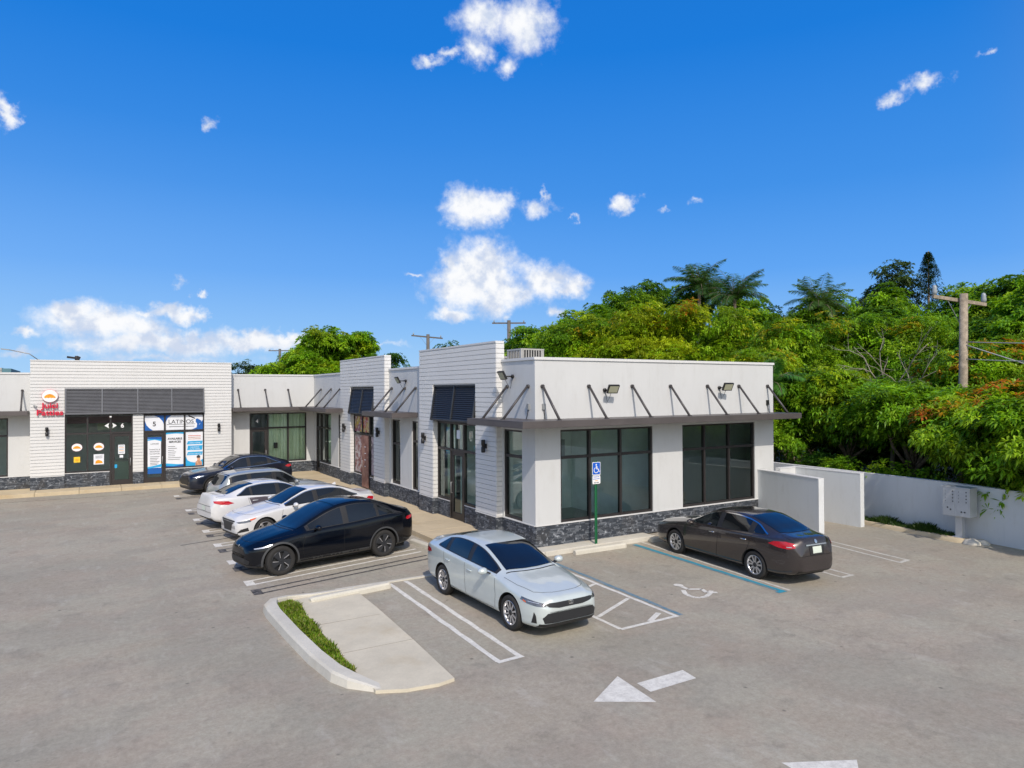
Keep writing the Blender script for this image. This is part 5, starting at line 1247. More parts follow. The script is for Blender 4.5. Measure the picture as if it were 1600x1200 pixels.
    for nm_, mt, which, poly, off_ in sp['faces']:
        mb = MB(); patch(mb, poly, FF if which == 'F' else FR, off_, .05); mb.build(nm_, M[mt] if isinstance(mt, str) else mt, root)
    for which, txts in sp.get('print', {}).items(): pass
    # mirrors
    for s_ in (1, -1):
        xm, zm = sp['mirror']; hit = bvh.ray_cast(Vector((xm, s_*3, zm-.05)), Vector((0, -s_, 0))); yb = hit[0].y if hit[0] else s_*W
        mb = MB(); rr_ = []
        for i in range(9):
            for j in range(14):
                th, ph = math.pi*i/8, 2*math.pi*j/14; x = .085*math.sin(th)*math.cos(ph); y = .115*math.cos(th); z = .072*math.sin(th)*math.sin(ph)
                x = min(x, .045); rr_.append((xm+x+.02, yb+s_*.155+y+0, zm+.03+z))
        mb.add(rr_, [(i*14+j, i*14+(j+1) % 14, (i+1)*14+(j+1) % 14, (i+1)*14+j) for i in range(8) for j in range(14)], 0, True)
        mo = mb.build('mirror', sp.get('mirrorpaint', sp['paint']), root); mb = MB(); mb.obox((xm+.01, yb-s_*.02, zm-.03), (0, s_*.10, .03), .07, .03); mb.build('mirror_arm', M['trim'], mo)
    # fin antenna
    if sp.get('fin'):
        x = sp['fin']; z = zr(x)-.01; mb = MB(); mb.add([(x, 0, z), (x+.17, .03, z-.01), (x+.17, -.03, z-.01), (x+.15, 0, z+.07)], [(0, 2, 3), (0, 3, 1), (1, 3, 2), (0, 1, 2)]); mb.build('antenna', sp['paint'], root)
    # exhaust / underside shadow block
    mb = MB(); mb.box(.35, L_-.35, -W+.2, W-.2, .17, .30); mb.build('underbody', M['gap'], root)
    # wheels
    proto = None
    for wi, xx in enumerate(xw):
        for s_ in (1, -1):
            if proto is None:
                wheel = wheel_mesh(sp, R, root); proto = wheel
            else:
                wheel = proto.copy(); col.objects.link(wheel); wheel.parent = root
                for ch in list(proto.children): c = ch.copy(); col.objects.link(c); c.parent = wheel
            wheel.location = (xx, s_*(W-.115), R); wheel.rotation_euler = (0, rad(sp.get('spin', 20)*(1+wi)), math.pi if s_ < 0 else 0)
    return root
def wheel_mesh(sp, R, root):
    """outer face towards +y"""
    wd = .215; rr_ = sp.get('rimr', .235); mb = MB()
    mb.lathe([(rr_+.004, -.09), (rr_+.02, -.102), (R-.03, -.108), (R-.006, -.085), (R, -.05), (R, .05), (R-.006, .085), (R-.03, .106), (rr_+.02, .100), (rr_+.004, .088), (rr_-.01, .075), (rr_-.01, -.08)], (0, 0, 0), 'Y', 40, closed=True)
    w = mb.build('wheel', M['tyre'], root)
    mb = MB(); mb.lathe([(rr_+.006, .084), (rr_+.004, .092), (rr_-.012, .088), (rr_-.018, .03), (rr_-.02, -.07)], (0, 0, 0), 'Y', 40)
    st = sp.get('rims', 'multi'); n = {'multi': 10, 'five': 5, 'aero': 5, 'twin': 10}[st]
    for k in range(n):
        a = 2*math.pi*k/n
        def sp_(a0, w0, w1, r0, r1, y0, y1, th, mi=0, sweep=0):
            pts = []
            for r, w_, y, aa in ((r0, w0, y0, a0), (r1, w1, y1, a0+sweep)):
                c, s = math.cos(aa), math.sin(aa)
                for q, yy in ((-1, y), (1, y), (1, y-th), (-1, y-th)): pts.append((c*r-s*q*w_/2, yy, s*r+c*q*w_/2))
            mb.add(pts, [(0, 1, 2, 3), (7, 6, 5, 4), (0, 4, 5, 1), (1, 5, 6, 2), (2, 6, 7, 3), (3, 7, 4, 0)], mi)
        if st == 'multi': sp_(a, .030, .036, .045, rr_-.006, .070, .088, .03, 0)
        elif st == 'twin': sp_(a+(.06 if k % 2 else -.06), .032, .040, .045, rr_-.006, .066, .088, .03, k % 2*0)
        elif st == 'five': sp_(a-.13, .028, .030, .05, rr_-.006, .062, .088, .03, 0, .03); sp_(a+.13, .028, .030, .05, rr_-.006, .062, .088, .03, 0, -.03); 
        elif st == 'aero': sp_(a, .075, .155, .03, rr_-.006, .088, .093, .012, 0, .10); sp_(a+.35, .014, .022, .08, rr_-.02, .096, .099, .006, 2, .12)
    mb.lathe([(0, .084), (.035, .084), (.055, .072), (.058, .05)], (0, 0, 0), 'Y', 20, 1 if st != 'aero' else 0)
    mb.lathe([(0, .035), (rr_-.02, .03)], (0, 0, 0), 'Y', 24, 1)
    mb.build('rim', [sp.get('rimmat', M['rim']), M['disc'], M['rim']], w); return w

def place(root, front_wheel, rear_wheel, sp, side, sc=(.96, .90, .965)):
    """put the car so that its visible wheels stand on the two ground points"""
    f = Vector((*front_wheel, 0)); r = Vector((*rear_wheel, 0)); d = (r-f).normalized()        # rearwards
    n = Vector((-d.y, d.x, 0))                                                                # local +y
    c = (f+r)/2; cx_ = (sp['fo']+sp['wb']/2)*sc[0]; o = c-d*cx_-n*side*(sp['W']/2-.02)*sc[1]; root.scale = sc
    root.location = (o.x, o.y, .002); root.rotation_euler = (0, 0, math.atan2(d.y, d.x))

# --- silver white sedan, nose towards the camera
white1 = carpaint('pearl_white_paint', (.60, .66, .65), .25, .30)
civ = dict(name='sedan', label='silver white sedan with dark windows parked nose out beside the planter island', group='cars parked at the shops', L=4.67, W=1.80, H=1.395, wb=2.735, fo=.85, paint=white1, beltmid=.97, roofw=.60, R=.325, rimr=.222,
 top=[(0, .56), (.02, .68), (.07, .735), (.3, .80), (.7, .885), (1.16, .955), (1.28, .985), (1.7, 1.165), (2.15, 1.325), (2.45, 1.375), (2.8, 1.395), (3.1, 1.385), (3.5, 1.33), (4.0, 1.20), (4.30, 1.115), (4.5, 1.10), (4.6, 1.08), (4.65, .98), (4.67, .80)],
 belt=[(0, .50), (.05, .60), (.3, .68), (.8, .78), (1.3, .87), (1.8, .905), (2.6, .935), (3.4, .965), (4.0, .99), (4.5, .97), (4.67, .74)],
 plan=[(0, .52), (.03, .62), (.12, .735), (.3, .82), (.55, .875), (1.0, .898), (2.3, .90), (3.6, .898), (4.1, .87), (4.4, .82), (4.6, .74), (4.67, .66)],
 under=[(0, .30), (.05, .21), (.4, .18), (2, .19), (4.2, .22), (4.6, .30), (4.67, .42)],
 dlo=(1.42, 3.98), pillars=[2.50, 3.46], glassx=(1.34, 2.22, 3.20, 4.08), mirror=(1.60, .93), fin=None, rims='multi',
 tailcut=lambda t: 1 if t < .86 else max(0, 1-((t-.86)/.14)**1.3),
 seams=[[(1.36, .30), (1.33, .55), (1.40, .90)], [(2.52, .28), (2.55, .6), (2.60, .95)], [(1.40, .28), (2.52, .26)], [(2.52, .26), (3.25, .30), (3.45, .62), (3.56, .97)]], handles=[(2.38, .80), (3.34, .82)],
 hood=[[(.20, .0), (.22, .3), (.29, .50), (.40, .62), (.8, .72), (1.2, .765)], [(4.18, .62), (4.6, .60)]],
 lamps=[('headlight', 'head', 48, (.25, .75), [(-.28, .60), (-.22, .655), (.05, .69), (.24, .72), (.27, .67), (.12, .625), (-.1, .60)], .006),
        ('headlight_inner', 'head_bright', 48, (.25, .75), [(-.14, .655), (.10, .672), (.10, .664), (-.14, .645)], .010),
        ('turn_signal', 'amber', 58, (.25, .75), [(.14, .655), (.21, .68), (.21, .652), (.14, .635)], .0105),
        ('taillight', 'tail', 135, (4.45, .78), [(-.25, .85), (-.2, .90), (.1, .93), (.2, .92), (.15, .80), (-.1, .80)], .006),
        ('air_curtain', 'trim', 28, (.2, .7), [(.0, .30), (.10, .30), (.055, .50), (.02, .44)], .006)],
 faces=[('grille', 'grille', 'F', [(-.60, .635), (-.52, .585), (-.3, .555), (.3, .555), (.52, .585), (.60, .635), (.5, .655), (-.5, .655)], .006),
        ('emblem', 'chrome', 'F', [(-.05, .585), (.05, .585), (.055, .65), (-.055, .65)], .011), ('emblem_field', 'grille', 'F', [(-.038, .60), (-.014, .60), (-.014, .618), (.014, .618), (.014, .60), (.038, .60), (.042, .64), (.016, .64), (.016, .625), (-.016, .625), (-.016, .64), (-.042, .64)], .0135),
        ('lower_intake', 'grille', 'F', [(-.62, .30), (.62, .30), (.66, .40), (.56, .48), (-.56, .48), (-.66, .40)], .006),
        ('front_lip', 'trim', 'F', [(-.72, .225), (.72, .225), (.70, .29), (-.70, .29)], .006),
        ('rear_trim', 'trim', 'R', [(-.6, .30), (.6, .30), (.6, .44), (-.6, .44)], .006)])
c = make_car(civ); place(c, (6.53, 10.93), (6.47, 13.61), civ, 1, (.98, .875, .965))
# --- black electric crossover
blackp = carpaint('black_paint', (.002, .003, .006), .0, .10, 0)
tes = dict(name='electric_crossover', label='glossy black electric crossover with dark five spoke wheel covers', group='cars parked at the shops', L=4.70, W=1.92, H=1.60, wb=2.89, fo=.72, paint=blackp, beltmid=1.05, roofw=.64, R=.36, rimr=.245,
 top=[(0, .60), (.02, .70), (.1, .76), (.4, .88), (.9, 1.0), (1.18, 1.05), (1.65, 1.28), (2.15, 1.49), (2.55, 1.58), (2.9, 1.60), (3.3, 1.565), (3.8, 1.43), (4.3, 1.25), (4.5, 1.195), (4.62, 1.18), (4.67, 1.08), (4.70, .88)],
 belt=[(0, .52), (.06, .62), (.4, .76), (.9, .88), (1.4, .95), (2.0, .985), (2.8, 1.02), (3.6, 1.08), (4.2, 1.10), (4.6, 1.04), (4.70, .82)],
 plan=[(0, .42), (.04, .56), (.15, .72), (.35, .86), (.65, .94), (1.2, .955), (2.4, .96), (3.8, .955), (4.2, .93), (4.5, .85), (4.64, .74), (4.70, .64)],
 under=[(0, .32), (.06, .22), (.4, .20), (2, .21), (4.2, .24), (4.6, .34), (4.70, .46)],
 dlo=(1.40, 4.25), pillars=[2.46, 3.46], glassx=(1.20, 2.24, 3.45, 4.42), roofglass=True, mirror=(1.62, 1.03), rims='aero', rimmat=M['rim_dark'], arch=simple('grey_arch_plastic', (.05, .052, .055), .5), sill=simple('grey_sill_plastic', (.045, .047, .05), .5), spin=25,
 tailcut=lambda t: 1 if t < .72 else max(0, 1-((t-.72)/.28)**1.5),
 seams=[[(1.30, .36), (1.26, .6), (1.34, .93)], [(2.38, .34), (2.41, .65), (2.43, 1.0)], [(1.30, .36), (3.2, .34)], [(3.2, .34), (3.32, .6), (3.55, .8), (3.62, 1.08)]], handles=[],
 hood=[[(.16, .0), (.19, .3), (.28, .50), (.42, .68), (.8, .79), (1.15, .84)]],
 lamps=[('headlight', 'head_bright', 50, (.3, .8), [(-.22, .70), (.0, .735), (.22, .79), (.22, .765), (.02, .71), (-.2, .68)], .006),
        ('taillight', 'tail', 125, (4.5, .8), [(-.2, .96), (-.15, 1.01), (.10, 1.03), (.14, 1.0), (.05, .94), (-.15, .92)], .006)],
 faces=[('lower_intake', 'trim', 'F', [(-.55, .30), (.55, .30), (.60, .40), (.45, .44), (-.45, .44), (-.60, .40)], .006), ('front_lip', 'grille', 'F', [(-.72, .235), (.72, .235), (.72, .29), (-.72, .29)], .006), ('emblem', 'chrome', 'F', [(-.03, .72), (.03, .72), (.0, .67)], .01)])
c = make_car(tes); place(c, (3.89, 17.01), (6.64, 17.53), tes, -1, (.97, .92, .965))
# --- brown sedan seen from behind
brown = carpaint('bronze_brown_paint', (.045, .037, .036), .4, .22)
alt = dict(name='sedan', label='dark brown sedan with chrome window trim parked nose in by the stone base', group='cars parked at the shops', L=4.86, W=1.83, H=1.47, wb=2.776, fo=1.0, paint=brown, beltmid=1.0, roofw=.60, R=.325, rimr=.222, rims='twin', chrome=1, chrome_handles=True,
 top=[(0, .58), (.03, .70), (.15, .78), (.6, .90), (1.2, 1.0), (1.40, 1.03), (1.9, 1.25), (2.35, 1.42), (2.65, 1.465), (3.0, 1.47), (3.4, 1.44), (3.9, 1.30), (4.30, 1.16), (4.5, 1.13), (4.72, 1.11), (4.81, 1.05), (4.86, .80)],
 belt=[(0, .52), (.06, .62), (.4, .72), (.9, .84), (1.4, .92), (2.2, .955), (3.0, .985), (3.8, 1.03), (4.4, 1.05), (4.7, .98), (4.86, .72)],
 plan=[(0, .60), (.04, .70), (.15, .79), (.4, .865), (.8, .905), (1.3, .915), (3.7, .915), (4.2, .89), (4.5, .82), (4.75, .70), (4.86, .56)],
 under=[(0, .30), (.06, .21), (.4, .18), (2, .19), (4.3, .22), (4.7, .27), (4.86, .36)],
 dlo=(1.50, 4.18), pillars=[2.60, 3.62], glassx=(1.46, 2.40, 3.42, 4.28), mirror=(1.72, .98),
 tailcut=lambda t: 1 if t < .84 else max(0, 1-((t-.84)/.16)**1.5),
 seams=[[(1.36, .30), (1.33, .55), (1.42, .92)], [(2.55, .28), (2.58, .6), (2.62, .97)], [(1.40, .28), (2.55, .26)], [(2.55, .26), (3.38, .30), (3.55, .62), (3.70, 1.02)]], handles=[(2.40, .86), (3.46, .88)],
 hood=[[(4.36, 0), (4.37, .4), (4.40, .64), (4.72, .63)]],
 lamps=[('taillight', 'tail', 128, (4.55, .80), [(-.34, .93), (-.2, 1.0), (.05, 1.02), (.24, .99), (.27, .90), (.1, .86), (-.1, .87)], .007),
        ('taillight_lens', 'head_bright', 150, (4.6, .78), [(.02, .915), (.12, .92), (.12, .90), (.02, .895)], .012),
        ('headlight', 'head', 45, (.3, .78), [(-.28, .62), (-.2, .70), (.1, .76), (.28, .80), (.26, .74), (.0, .66)], .006)],
 faces=[('license_plate', 'plate', 'R', [(-.155, .76), (.155, .76), (.155, .91), (-.155, .91)], .012), ('boot_chrome', 'chrome', 'R', [(-.36, .935), (.36, .935), (.36, .965), (-.36, .965)], .010), ('plate_recess', 'trim', 'R', [(-.24, .72), (.24, .72), (.27, .93), (-.27, .93)], .006), ('emblem', 'chrome', 'R', [(.045*math.cos(rad(a)), 1.02+.045*math.sin(rad(a))) for a in range(0, 360, 36)], .010),
        ('rear_trim', 'trim', 'R', [(-.62, .29), (.62, .29), (.60, .36), (-.60, .36)], .006), ('boot_seam', 'gap', 'R', [(-.60, .705), (.60, .705), (.60, .713), (-.60, .713)], .006), ('grille', 'grille', 'F', [(-.35, .45), (.35, .45), (.45, .70), (-.45, .70)], .006)])
c = make_car(alt); place(c, (13.36, 13.75), (13.10, 10.89), alt, -1, (1.01, .865, .965))
# the plate's print sits on it
# --- white sedan nose out, front visible
white2 = carpaint('white_paint', (.70, .70, .70), .1, .32)
mal = dict(name='sedan', label='white sedan with black hexagonal grille parked nose out beyond the black crossover', group='cars parked at the shops', L=4.93, W=1.85, H=1.455, wb=2.83, fo=.86, paint=white2, beltmid=1.0, roofw=.60, R=.335, rimr=.235, rims='five', chrome=1, fin=3.55,
 top=[(0, .58), (.03, .70), (.15, .78), (.6, .89), (1.2, .985), (1.42, 1.02), (1.9, 1.24), (2.35, 1.41), (2.65, 1.45), (3.0, 1.455), (3.5, 1.41), (4.0, 1.27), (4.45, 1.12), (4.65, 1.11), (4.85, 1.12), (4.90, 1.0), (4.93, .80)],
 belt=[(0, .52), (.06, .62), (.4, .72), (.9, .83), (1.4, .91), (2.2, .945), (3.0, .975), (3.8, 1.02), (4.5, 1.03), (4.8, .98), (4.93, .72)],
 plan=[(0, .60), (.04, .70), (.15, .79), (.4, .875), (.8, .915), (1.3, .925), (3.7, .925), (4.3, .90), (4.6, .85), (4.85, .77), (4.93, .68)],
 under=[(0, .30), (.06, .21), (.4, .18), (2, .19), (4.3, .22), (4.75, .29), (4.93, .40)],
 dlo=(1.54, 4.30), pillars=[2.62, 3.60], glassx=(1.48, 2.40, 3.46, 4.38), mirror=(1.78, .97),
 tailcut=lambda t: 1 if t < .74 else max(0, 1-((t-.74)/.26)**1.3),
 seams=[[(1.38, .30), (1.35, .55), (1.44, .92)], [(2.57, .28), (2.60, .6), (2.64, .96)], [(1.40, .28), (2.55, .26)], [(2.57, .26), (3.42, .30), (3.58, .62), (3.70, 1.0)]], handles=[(2.42, .86), (3.46, .88)],
 hood=[[(.25, .0), (.26, .3), (.34, .58), (.5, .70), (.9, .76), (1.35, .80)]],
 lamps=[('headlight', 'head', 48, (.3, .78), [(-.30, .62), (-.1, .655), (.12, .69), (.14, .63), (.0, .60), (-.2, .59)], .006),
        ('turn_signal', 'amber', 55, (.3, .78), [(.10, .70), (.28, .735), (.24, .69), (.13, .65)], .009),
        ('fog_surround', 'trim', 35, (.2, .72), [(-.14, .30), (.20, .36), (.18, .46), (.0, .41)], .006),
        ('taillight', 'tail', 128, (4.65, .80), [(-.25, .88), (-.1, .98), (.12, .95), (.1, .86), (-.1, .84)], .007)],
 faces=[('grille', 'grille', 'F', [(-.36, .52), (-.30, .34), (.30, .34), (.36, .52), (.42, .56), (.50, .60), (-.50, .60), (-.42, .56)], .006), ('upper_grille', 'trim', 'F', [(-.55, .625), (-.4, .61), (.4, .61), (.55, .625), (.5, .655), (-.5, .655)], .006), ('emblem', 'chrome', 'F', [(-.075, .635), (-.075, .618), (.075, .618), (.075, .635)], .011), ('front_lip', 'trim', 'F', [(-.70, .215), (.70, .215), (.70, .285), (-.70, .285)], .006)])
c = make_car(mal); place(c, (4.41, 21.25), (7.00, 21.77), mal, -1, (.935, .88, .965))
# --- white sedan with a dark door, backed the other way
grdoor = carpaint('purple_grey_paint', (.13, .11, .125), .3, .35)
cam_ = dict(mal); cam_.update(name='sedan', label='white sedan with a purple grey front door parked tail out in the row', L=4.85, chrome=1, fin=None, rims='multi', dlo=(1.54, 4.12), pillars=[2.62, 3.55], glassx=(1.48, 2.40, 3.40, 4.30),
 top=[(0, .58), (.03, .70), (.15, .78), (.6, .89), (1.2, .985), (1.42, 1.02), (1.9, 1.24), (2.35, 1.41), (2.65, 1.455), (3.0, 1.46), (3.5, 1.41), (3.9, 1.29), (4.30, 1.14), (4.5, 1.12), (4.72, 1.15), (4.80, 1.02), (4.85, .80)],
 belt=[(0, .52), (.06, .62), (.4, .72), (.9, .83), (1.4, .91), (2.2, .945), (3.0, .975), (3.8, 1.02), (4.4, 1.03), (4.7, .98), (4.85, .72)],
 plan=[(0, .60), (.04, .70), (.15, .79), (.4, .875), (.8, .915), (1.3, .925), (3.7, .925), (4.2, .90), (4.5, .85), (4.75, .77), (4.85, .68)],
 under=[(0, .30), (.06, .21), (.4, .18), (2, .19), (4.3, .22), (4.7, .29), (4.85, .40)],
 tailcut=lambda t: 1 if t < .82 else max(0, 1-((t-.82)/.18)**1.3),
 door_panel=(grdoor, [(1.45, .32), (3.36, .34), (3.52, .62), (3.66, .985), (2.66, .965), (1.50, .90)]),
 lamps=[('taillight', 'tail', 130, (4.55, .80), [(-.36, .86), (-.2, .94), (.1, .965), (.26, .955), (.22, .90), (.0, .84), (-.2, .82)], .007)],
 faces=[('rear_trim', 'trim', 'R', [(-.66, .30), (.66, .30), (.64, .40), (-.64, .40)], .006), ('boot_lid_seam', 'gap', 'R', [(-.60, .78), (.60, .78), (.60, .79), (-.60, .79)], .006), ('license_plate', 'plate', 'R', [(-.155, .62), (.155, .62), (.155, .77), (-.155, .77)], .01)], hood=[[(4.34, 0), (4.35, .4), (4.38, .64), (4.68, .63)]])
c = make_car(cam_); place(c, (7.02, 24.20), (4.34, 23.64), cam_, 1, (.95, .92, .965))
# --- grey hatch / small suv behind it, tail out
greyp = carpaint('silver_paint', (.40, .43, .43), .4, .3)
suv = dict(name='small_suv', label='silver small suv with red tail lamp, mostly hidden in the row', group='cars parked at the shops', L=4.45, W=1.80, H=1.60, wb=2.62, fo=.9, paint=greyp, beltmid=1.05, roofw=.66, R=.34, rimr=.235, rims='multi',
 top=[(0, .66), (.03, .80), (.15, .88), (.6, .98), (1.15, 1.06), (1.3, 1.10), (1.75, 1.38), (2.1, 1.56), (2.4, 1.595), (3.0, 1.60), (3.7, 1.57), (4.05, 1.50), (4.25, 1.25), (4.38, 1.08), (4.43, .95), (4.45, .75)],
 belt=[(0, .60), (.06, .70), (.4, .82), (.9, .92), (1.4, .99), (2.2, 1.02), (3.0, 1.04), (3.8, 1.08), (4.2, 1.08), (4.35, 1.0), (4.45, .70)],
 plan=[(0, .62), (.04, .72), (.15, .80), (.4, .87), (.8, .895), (3.7, .90), (4.1, .88), (4.35, .82), (4.45, .74)],
 under=[(0, .30), (.06, .22), (.4, .20), (2, .20), (4.0, .23), (4.3, .30), (4.45, .42)],
 dlo=(1.38, 4.08), pillars=[2.42, 3.35], glassx=(1.34, 2.12, 4.02, 4.30), mirror=(1.6, 1.06), arch=M['trim'],
 seams=[[(1.28, .32), (1.26, .6), (1.34, 1.0)], [(2.40, .30), (2.42, .65), (2.44, 1.03)]], handles=[(2.25, .92), (3.2, .94)],
 lamps=[('taillight', 'tail', 120, (4.2, .78), [(-.16, .86), (-.12, 1.06), (.04, 1.12), (.18, 1.04), (.14, .88), (.0, .84)], .007)],
 faces=[('rear_trim', 'trim', 'R', [(-.66, .30), (.66, .30), (.64, .45), (-.64, .45)], .006)])
c = make_car(suv); place(c, (7.20, 26.50), (4.72, 25.98), suv, 1, (.96, .92, .965))
# --- dark navy coupe suv facing the camera's left
navy = carpaint('navy_black_paint', (.010, .014, .028), .4, .28)
inf = dict(name='coupe_suv', label='dark navy coupe suv with chrome window line parked nearest the far corner', group='cars parked at the shops', L=4.66, W=1.90, H=1.62, wb=2.80, fo=.93, paint=navy, beltmid=1.08, roofw=.62, R=.37, rimr=.26, rims='five', chrome=2, rimmat=M['rim'], arch=M['trim'],
 top=[(0, .72), (.03, .86), (.15, .93), (.6, 1.02), (1.15, 1.09), (1.35, 1.12), (1.8, 1.37), (2.2, 1.57), (2.5, 1.615), (2.9, 1.62), (3.4, 1.57), (3.9, 1.43), (4.3, 1.29), (4.5, 1.25), (4.58, 1.20), (4.63, 1.05), (4.66, .85)],
 belt=[(0, .64), (.06, .74), (.4, .86), (.9, .96), (1.4, 1.02), (2.2, 1.04), (3.0, 1.08), (3.8, 1.14), (4.3, 1.14), (4.55, 1.05), (4.66, .78)],
 plan=[(0, .66), (.04, .74), (.15, .83), (.4, .91), (.8, .945), (3.7, .95), (4.1, .93), (4.4, .87), (4.6, .80), (4.66, .72)],
 under=[(0, .34), (.06, .26), (.4, .24), (2, .24), (4.1, .26), (4.5, .34), (4.66, .46)],
 dlo=(1.42, 4.10), pillars=[2.50, 3.45], glassx=(1.40, 2.20, 3.50, 4.35), mirror=(1.68, 1.10),
 tailcut=lambda t: 1 if t < .70 else max(0, 1-((t-.70)/.30)**1.4),
 seams=[[(1.34, .36), (1.31, .6), (1.40, 1.0)], [(2.46, .34), (2.49, .65), (2.51, 1.06)], [(2.46, .34), (3.3, .36), (3.45, .66), (3.58, 1.1)]], handles=[(2.30, .98), (3.30, 1.0)],
 lamps=[('headlight', 'head_bright', 50, (.3, .8), [(-.20, .80), (.0, .84), (.24, .87), (.22, .83), (.0, .785)], .006), ('taillight', 'tail', 120, (4.4, .8), [(-.22, 1.0), (-.1, 1.07), (.2, 1.08), (.18, .99), (-.05, .95)], .007)],
 faces=[('grille', 'grille', 'F', [(-.42, .46), (.42, .46), (.50, .66), (.38, .82), (-.38, .82), (-.50, .66)], .006), ('grille_surround', 'chrome', 'F', [(-.42, .44), (.42, .44), (.44, .46), (-.44, .46)], .01), ('front_lip', 'trim', 'F', [(-.72, .27), (.72, .27), (.70, .36), (-.70, .36)], .006)])
c = make_car(inf); place(c, (4.47, 32.00), (7.22, 32.62), inf, -1, (.98, .92, .97))
# ------------------------------------------------------------------ trees
def tufts(C, Dn, rs, n, ll, lw, cols, droop=.5, spread=1.0):
    """rosettes of n long leaves at centres C (N,3) with outward directions Dn; returns vertices and colours"""
    N_ = len(C); a = rs.uniform(0, 2*np.pi, (N_, n)); up = Dn+np.array([0, 0, .35]); up /= np.linalg.norm(up, axis=1, keepdims=True)
    t = np.cross(up, rs.normal(0, 1, (N_, 3))); t /= np.linalg.norm(t, axis=1, keepdims=True)+1e-9; b = np.cross(up, t)
    rad_ = t[:, None, :]*np.cos(a)[..., None]+b[:, None, :]*np.sin(a)[..., None]
    el = rs.uniform(.05, .75, (N_, n, 1))
    d = rad_*spread+up[:, None, :]*el; d /= np.linalg.norm(d, axis=2, keepdims=True)
    L_ = ll*rs.uniform(.65, 1.2, (N_, n, 1)); g_ = np.array([0, 0, -1.0])
    base = C[:, None, :]+rad_*.02
    mid = base+d*L_*.5; tip = mid+(d*.75+g_*droop*rs.uniform(.5, 1.3, (N_, n, 1)))*L_*.5
    s_ = np.cross(d, g_); s_ /= np.linalg.norm(s_, axis=2, keepdims=True)+1e-9; s_ = s_+up[:, None, :]*rs.normal(0, .25, (N_, n, 1)); s_ *= lw*.5
    V = np.stack([base, mid-s_, tip, mid+s_], 2).reshape(-1, 3)
    c = cols[:, None, :]*rs.uniform(.78, 1.2, (N_, n, 1)); c = np.repeat(c.reshape(-1, 3), 4, 0)
    return V, c
def branch_mesh(p0, blobs, rs, r0, lean=(0, 0), k=7):
    """tapered trunk with limbs reaching the crown's lobes"""
    mb = MB(); p0 = Vector(p0); c = Vector(np.mean([b[:3] for b in blobs], 0)); fork = p0+(c-p0)*.42; fork.x += lean[0]; fork.y += lean[1]
    m_ = p0.lerp(fork, .5)+Vector((rs.normal(0, .12), rs.normal(0, .12), 0)); mb.tube([p0, m_, fork], [r0, r0*.8, r0*.62], 9)
    for b in blobs[:k]:
        e = Vector(b[:3]); q = fork.lerp(e, .5)+Vector((rs.normal(0, .2), rs.normal(0, .2), rs.uniform(-.1, .35)))
        mb.tube([fork-(e-fork).normalized()*.05, q, e], [r0*.42, r0*.28, r0*.10], 6)
        for j in range(3):
            d = Vector(rs.normal(0, 1, 3)); d.z = abs(d.z)*.6; d.normalize(); s_ = q.lerp(e, rs.uniform(.1, .8)); mb.tube([s_, s_+d*b[3]*.45, s_+d*b[3]*.8+Vector((0, 0, -.1))], [r0*.13, r0*.08, r0*.03], 5)
    return mb
def crown(name, blobs, rs, dens, n, ll, lw, pal, root, droop=.5, tipcol=None, tipz=0, gap=.35, inner=.25, tipp=.5):
    """blobs: (x,y,z,rx,rz). Tufts gather in clumps on each lobe's skin, so holes stay between them"""
    Cs, Ds, Ks = [], [], []
    pal = np.array(pal, float)
    for (x, y, z, rx, rz_) in blobs:
        area = 4*math.pi*rx*(rx+rz_)/2; nc = max(5, int(area*1.1)); 
        v = rs.normal(0, 1, (nc, 3)); v /= np.linalg.norm(v, axis=1, keepdims=True); v[:, 2] = np.where(v[:, 2] < -.45, -v[:, 2]*.5, v[:, 2])
        keep = rs.rand(nc) > gap*.5; v = v[keep]
        for cdir in v:
            rr_ = rs.uniform(.74, 1.12); cc = np.array([x, y, z])+cdir*np.array([rx, rx, rz_])*rr_
            m_ = int(dens*rs.uniform(.6, 1.4)); q = rs.normal(0, 1, (m_, 3)); q /= np.linalg.norm(q, axis=1, keepdims=True); q *= rs.uniform(.35, 1, (m_, 1))**.5
            cr_ = rs.uniform(.38, .62); p = cc+q*np.array([cr_*1.15, cr_*1.15, cr_*.62]); dd = q*.5+cdir*.7+np.array([0, 0, .3]); dd /= np.linalg.norm(dd, axis=1, keepdims=True)
            col_ = pal[rs.randint(len(pal))]*rs.uniform(.62, 1.25)
            cl = np.repeat(col_[None], m_, 0)*rs.uniform(.85, 1.15, (m_, 1))
            if tipcol is not None and cc[2] > tipz and rs.rand() < tipp:
                w = (rs.rand(m_, 1) < .6)*rs.uniform(.4, 1, (m_, 1)); cl = cl*(1-w)+np.array(tipcol[rs.randint(len(tipcol))])*w
            Cs.append(p); Ds.append(dd); Ks.append(cl)
        # inner sparse leaves so the crown has depth
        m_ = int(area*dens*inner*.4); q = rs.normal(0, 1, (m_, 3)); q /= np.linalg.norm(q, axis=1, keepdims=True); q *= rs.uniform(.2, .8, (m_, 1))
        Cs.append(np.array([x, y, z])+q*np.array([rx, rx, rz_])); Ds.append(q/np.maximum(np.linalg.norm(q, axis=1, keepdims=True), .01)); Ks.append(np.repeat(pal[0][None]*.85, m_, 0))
    C = np.concatenate(Cs); D_ = np.concatenate(Ds); K = np.concatenate(Ks)
    V, c = tufts(C, D_, rs, n, ll, lw, K, droop)
    return leaf_mesh('crown', V, 4, c, root)
G1 = [(.20, .40, .022), (.27, .48, .024), (.14, .30, .018), (.32, .50, .03)]
G2 = [(0.350, 0.475, 0.020), (0.425, 0.525, 0.025), (0.263, 0.425, 0.018)]
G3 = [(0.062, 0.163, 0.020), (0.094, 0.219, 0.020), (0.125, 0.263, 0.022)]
G4 = [(0.081, 0.144, 0.050), (0.106, 0.169, 0.060)]
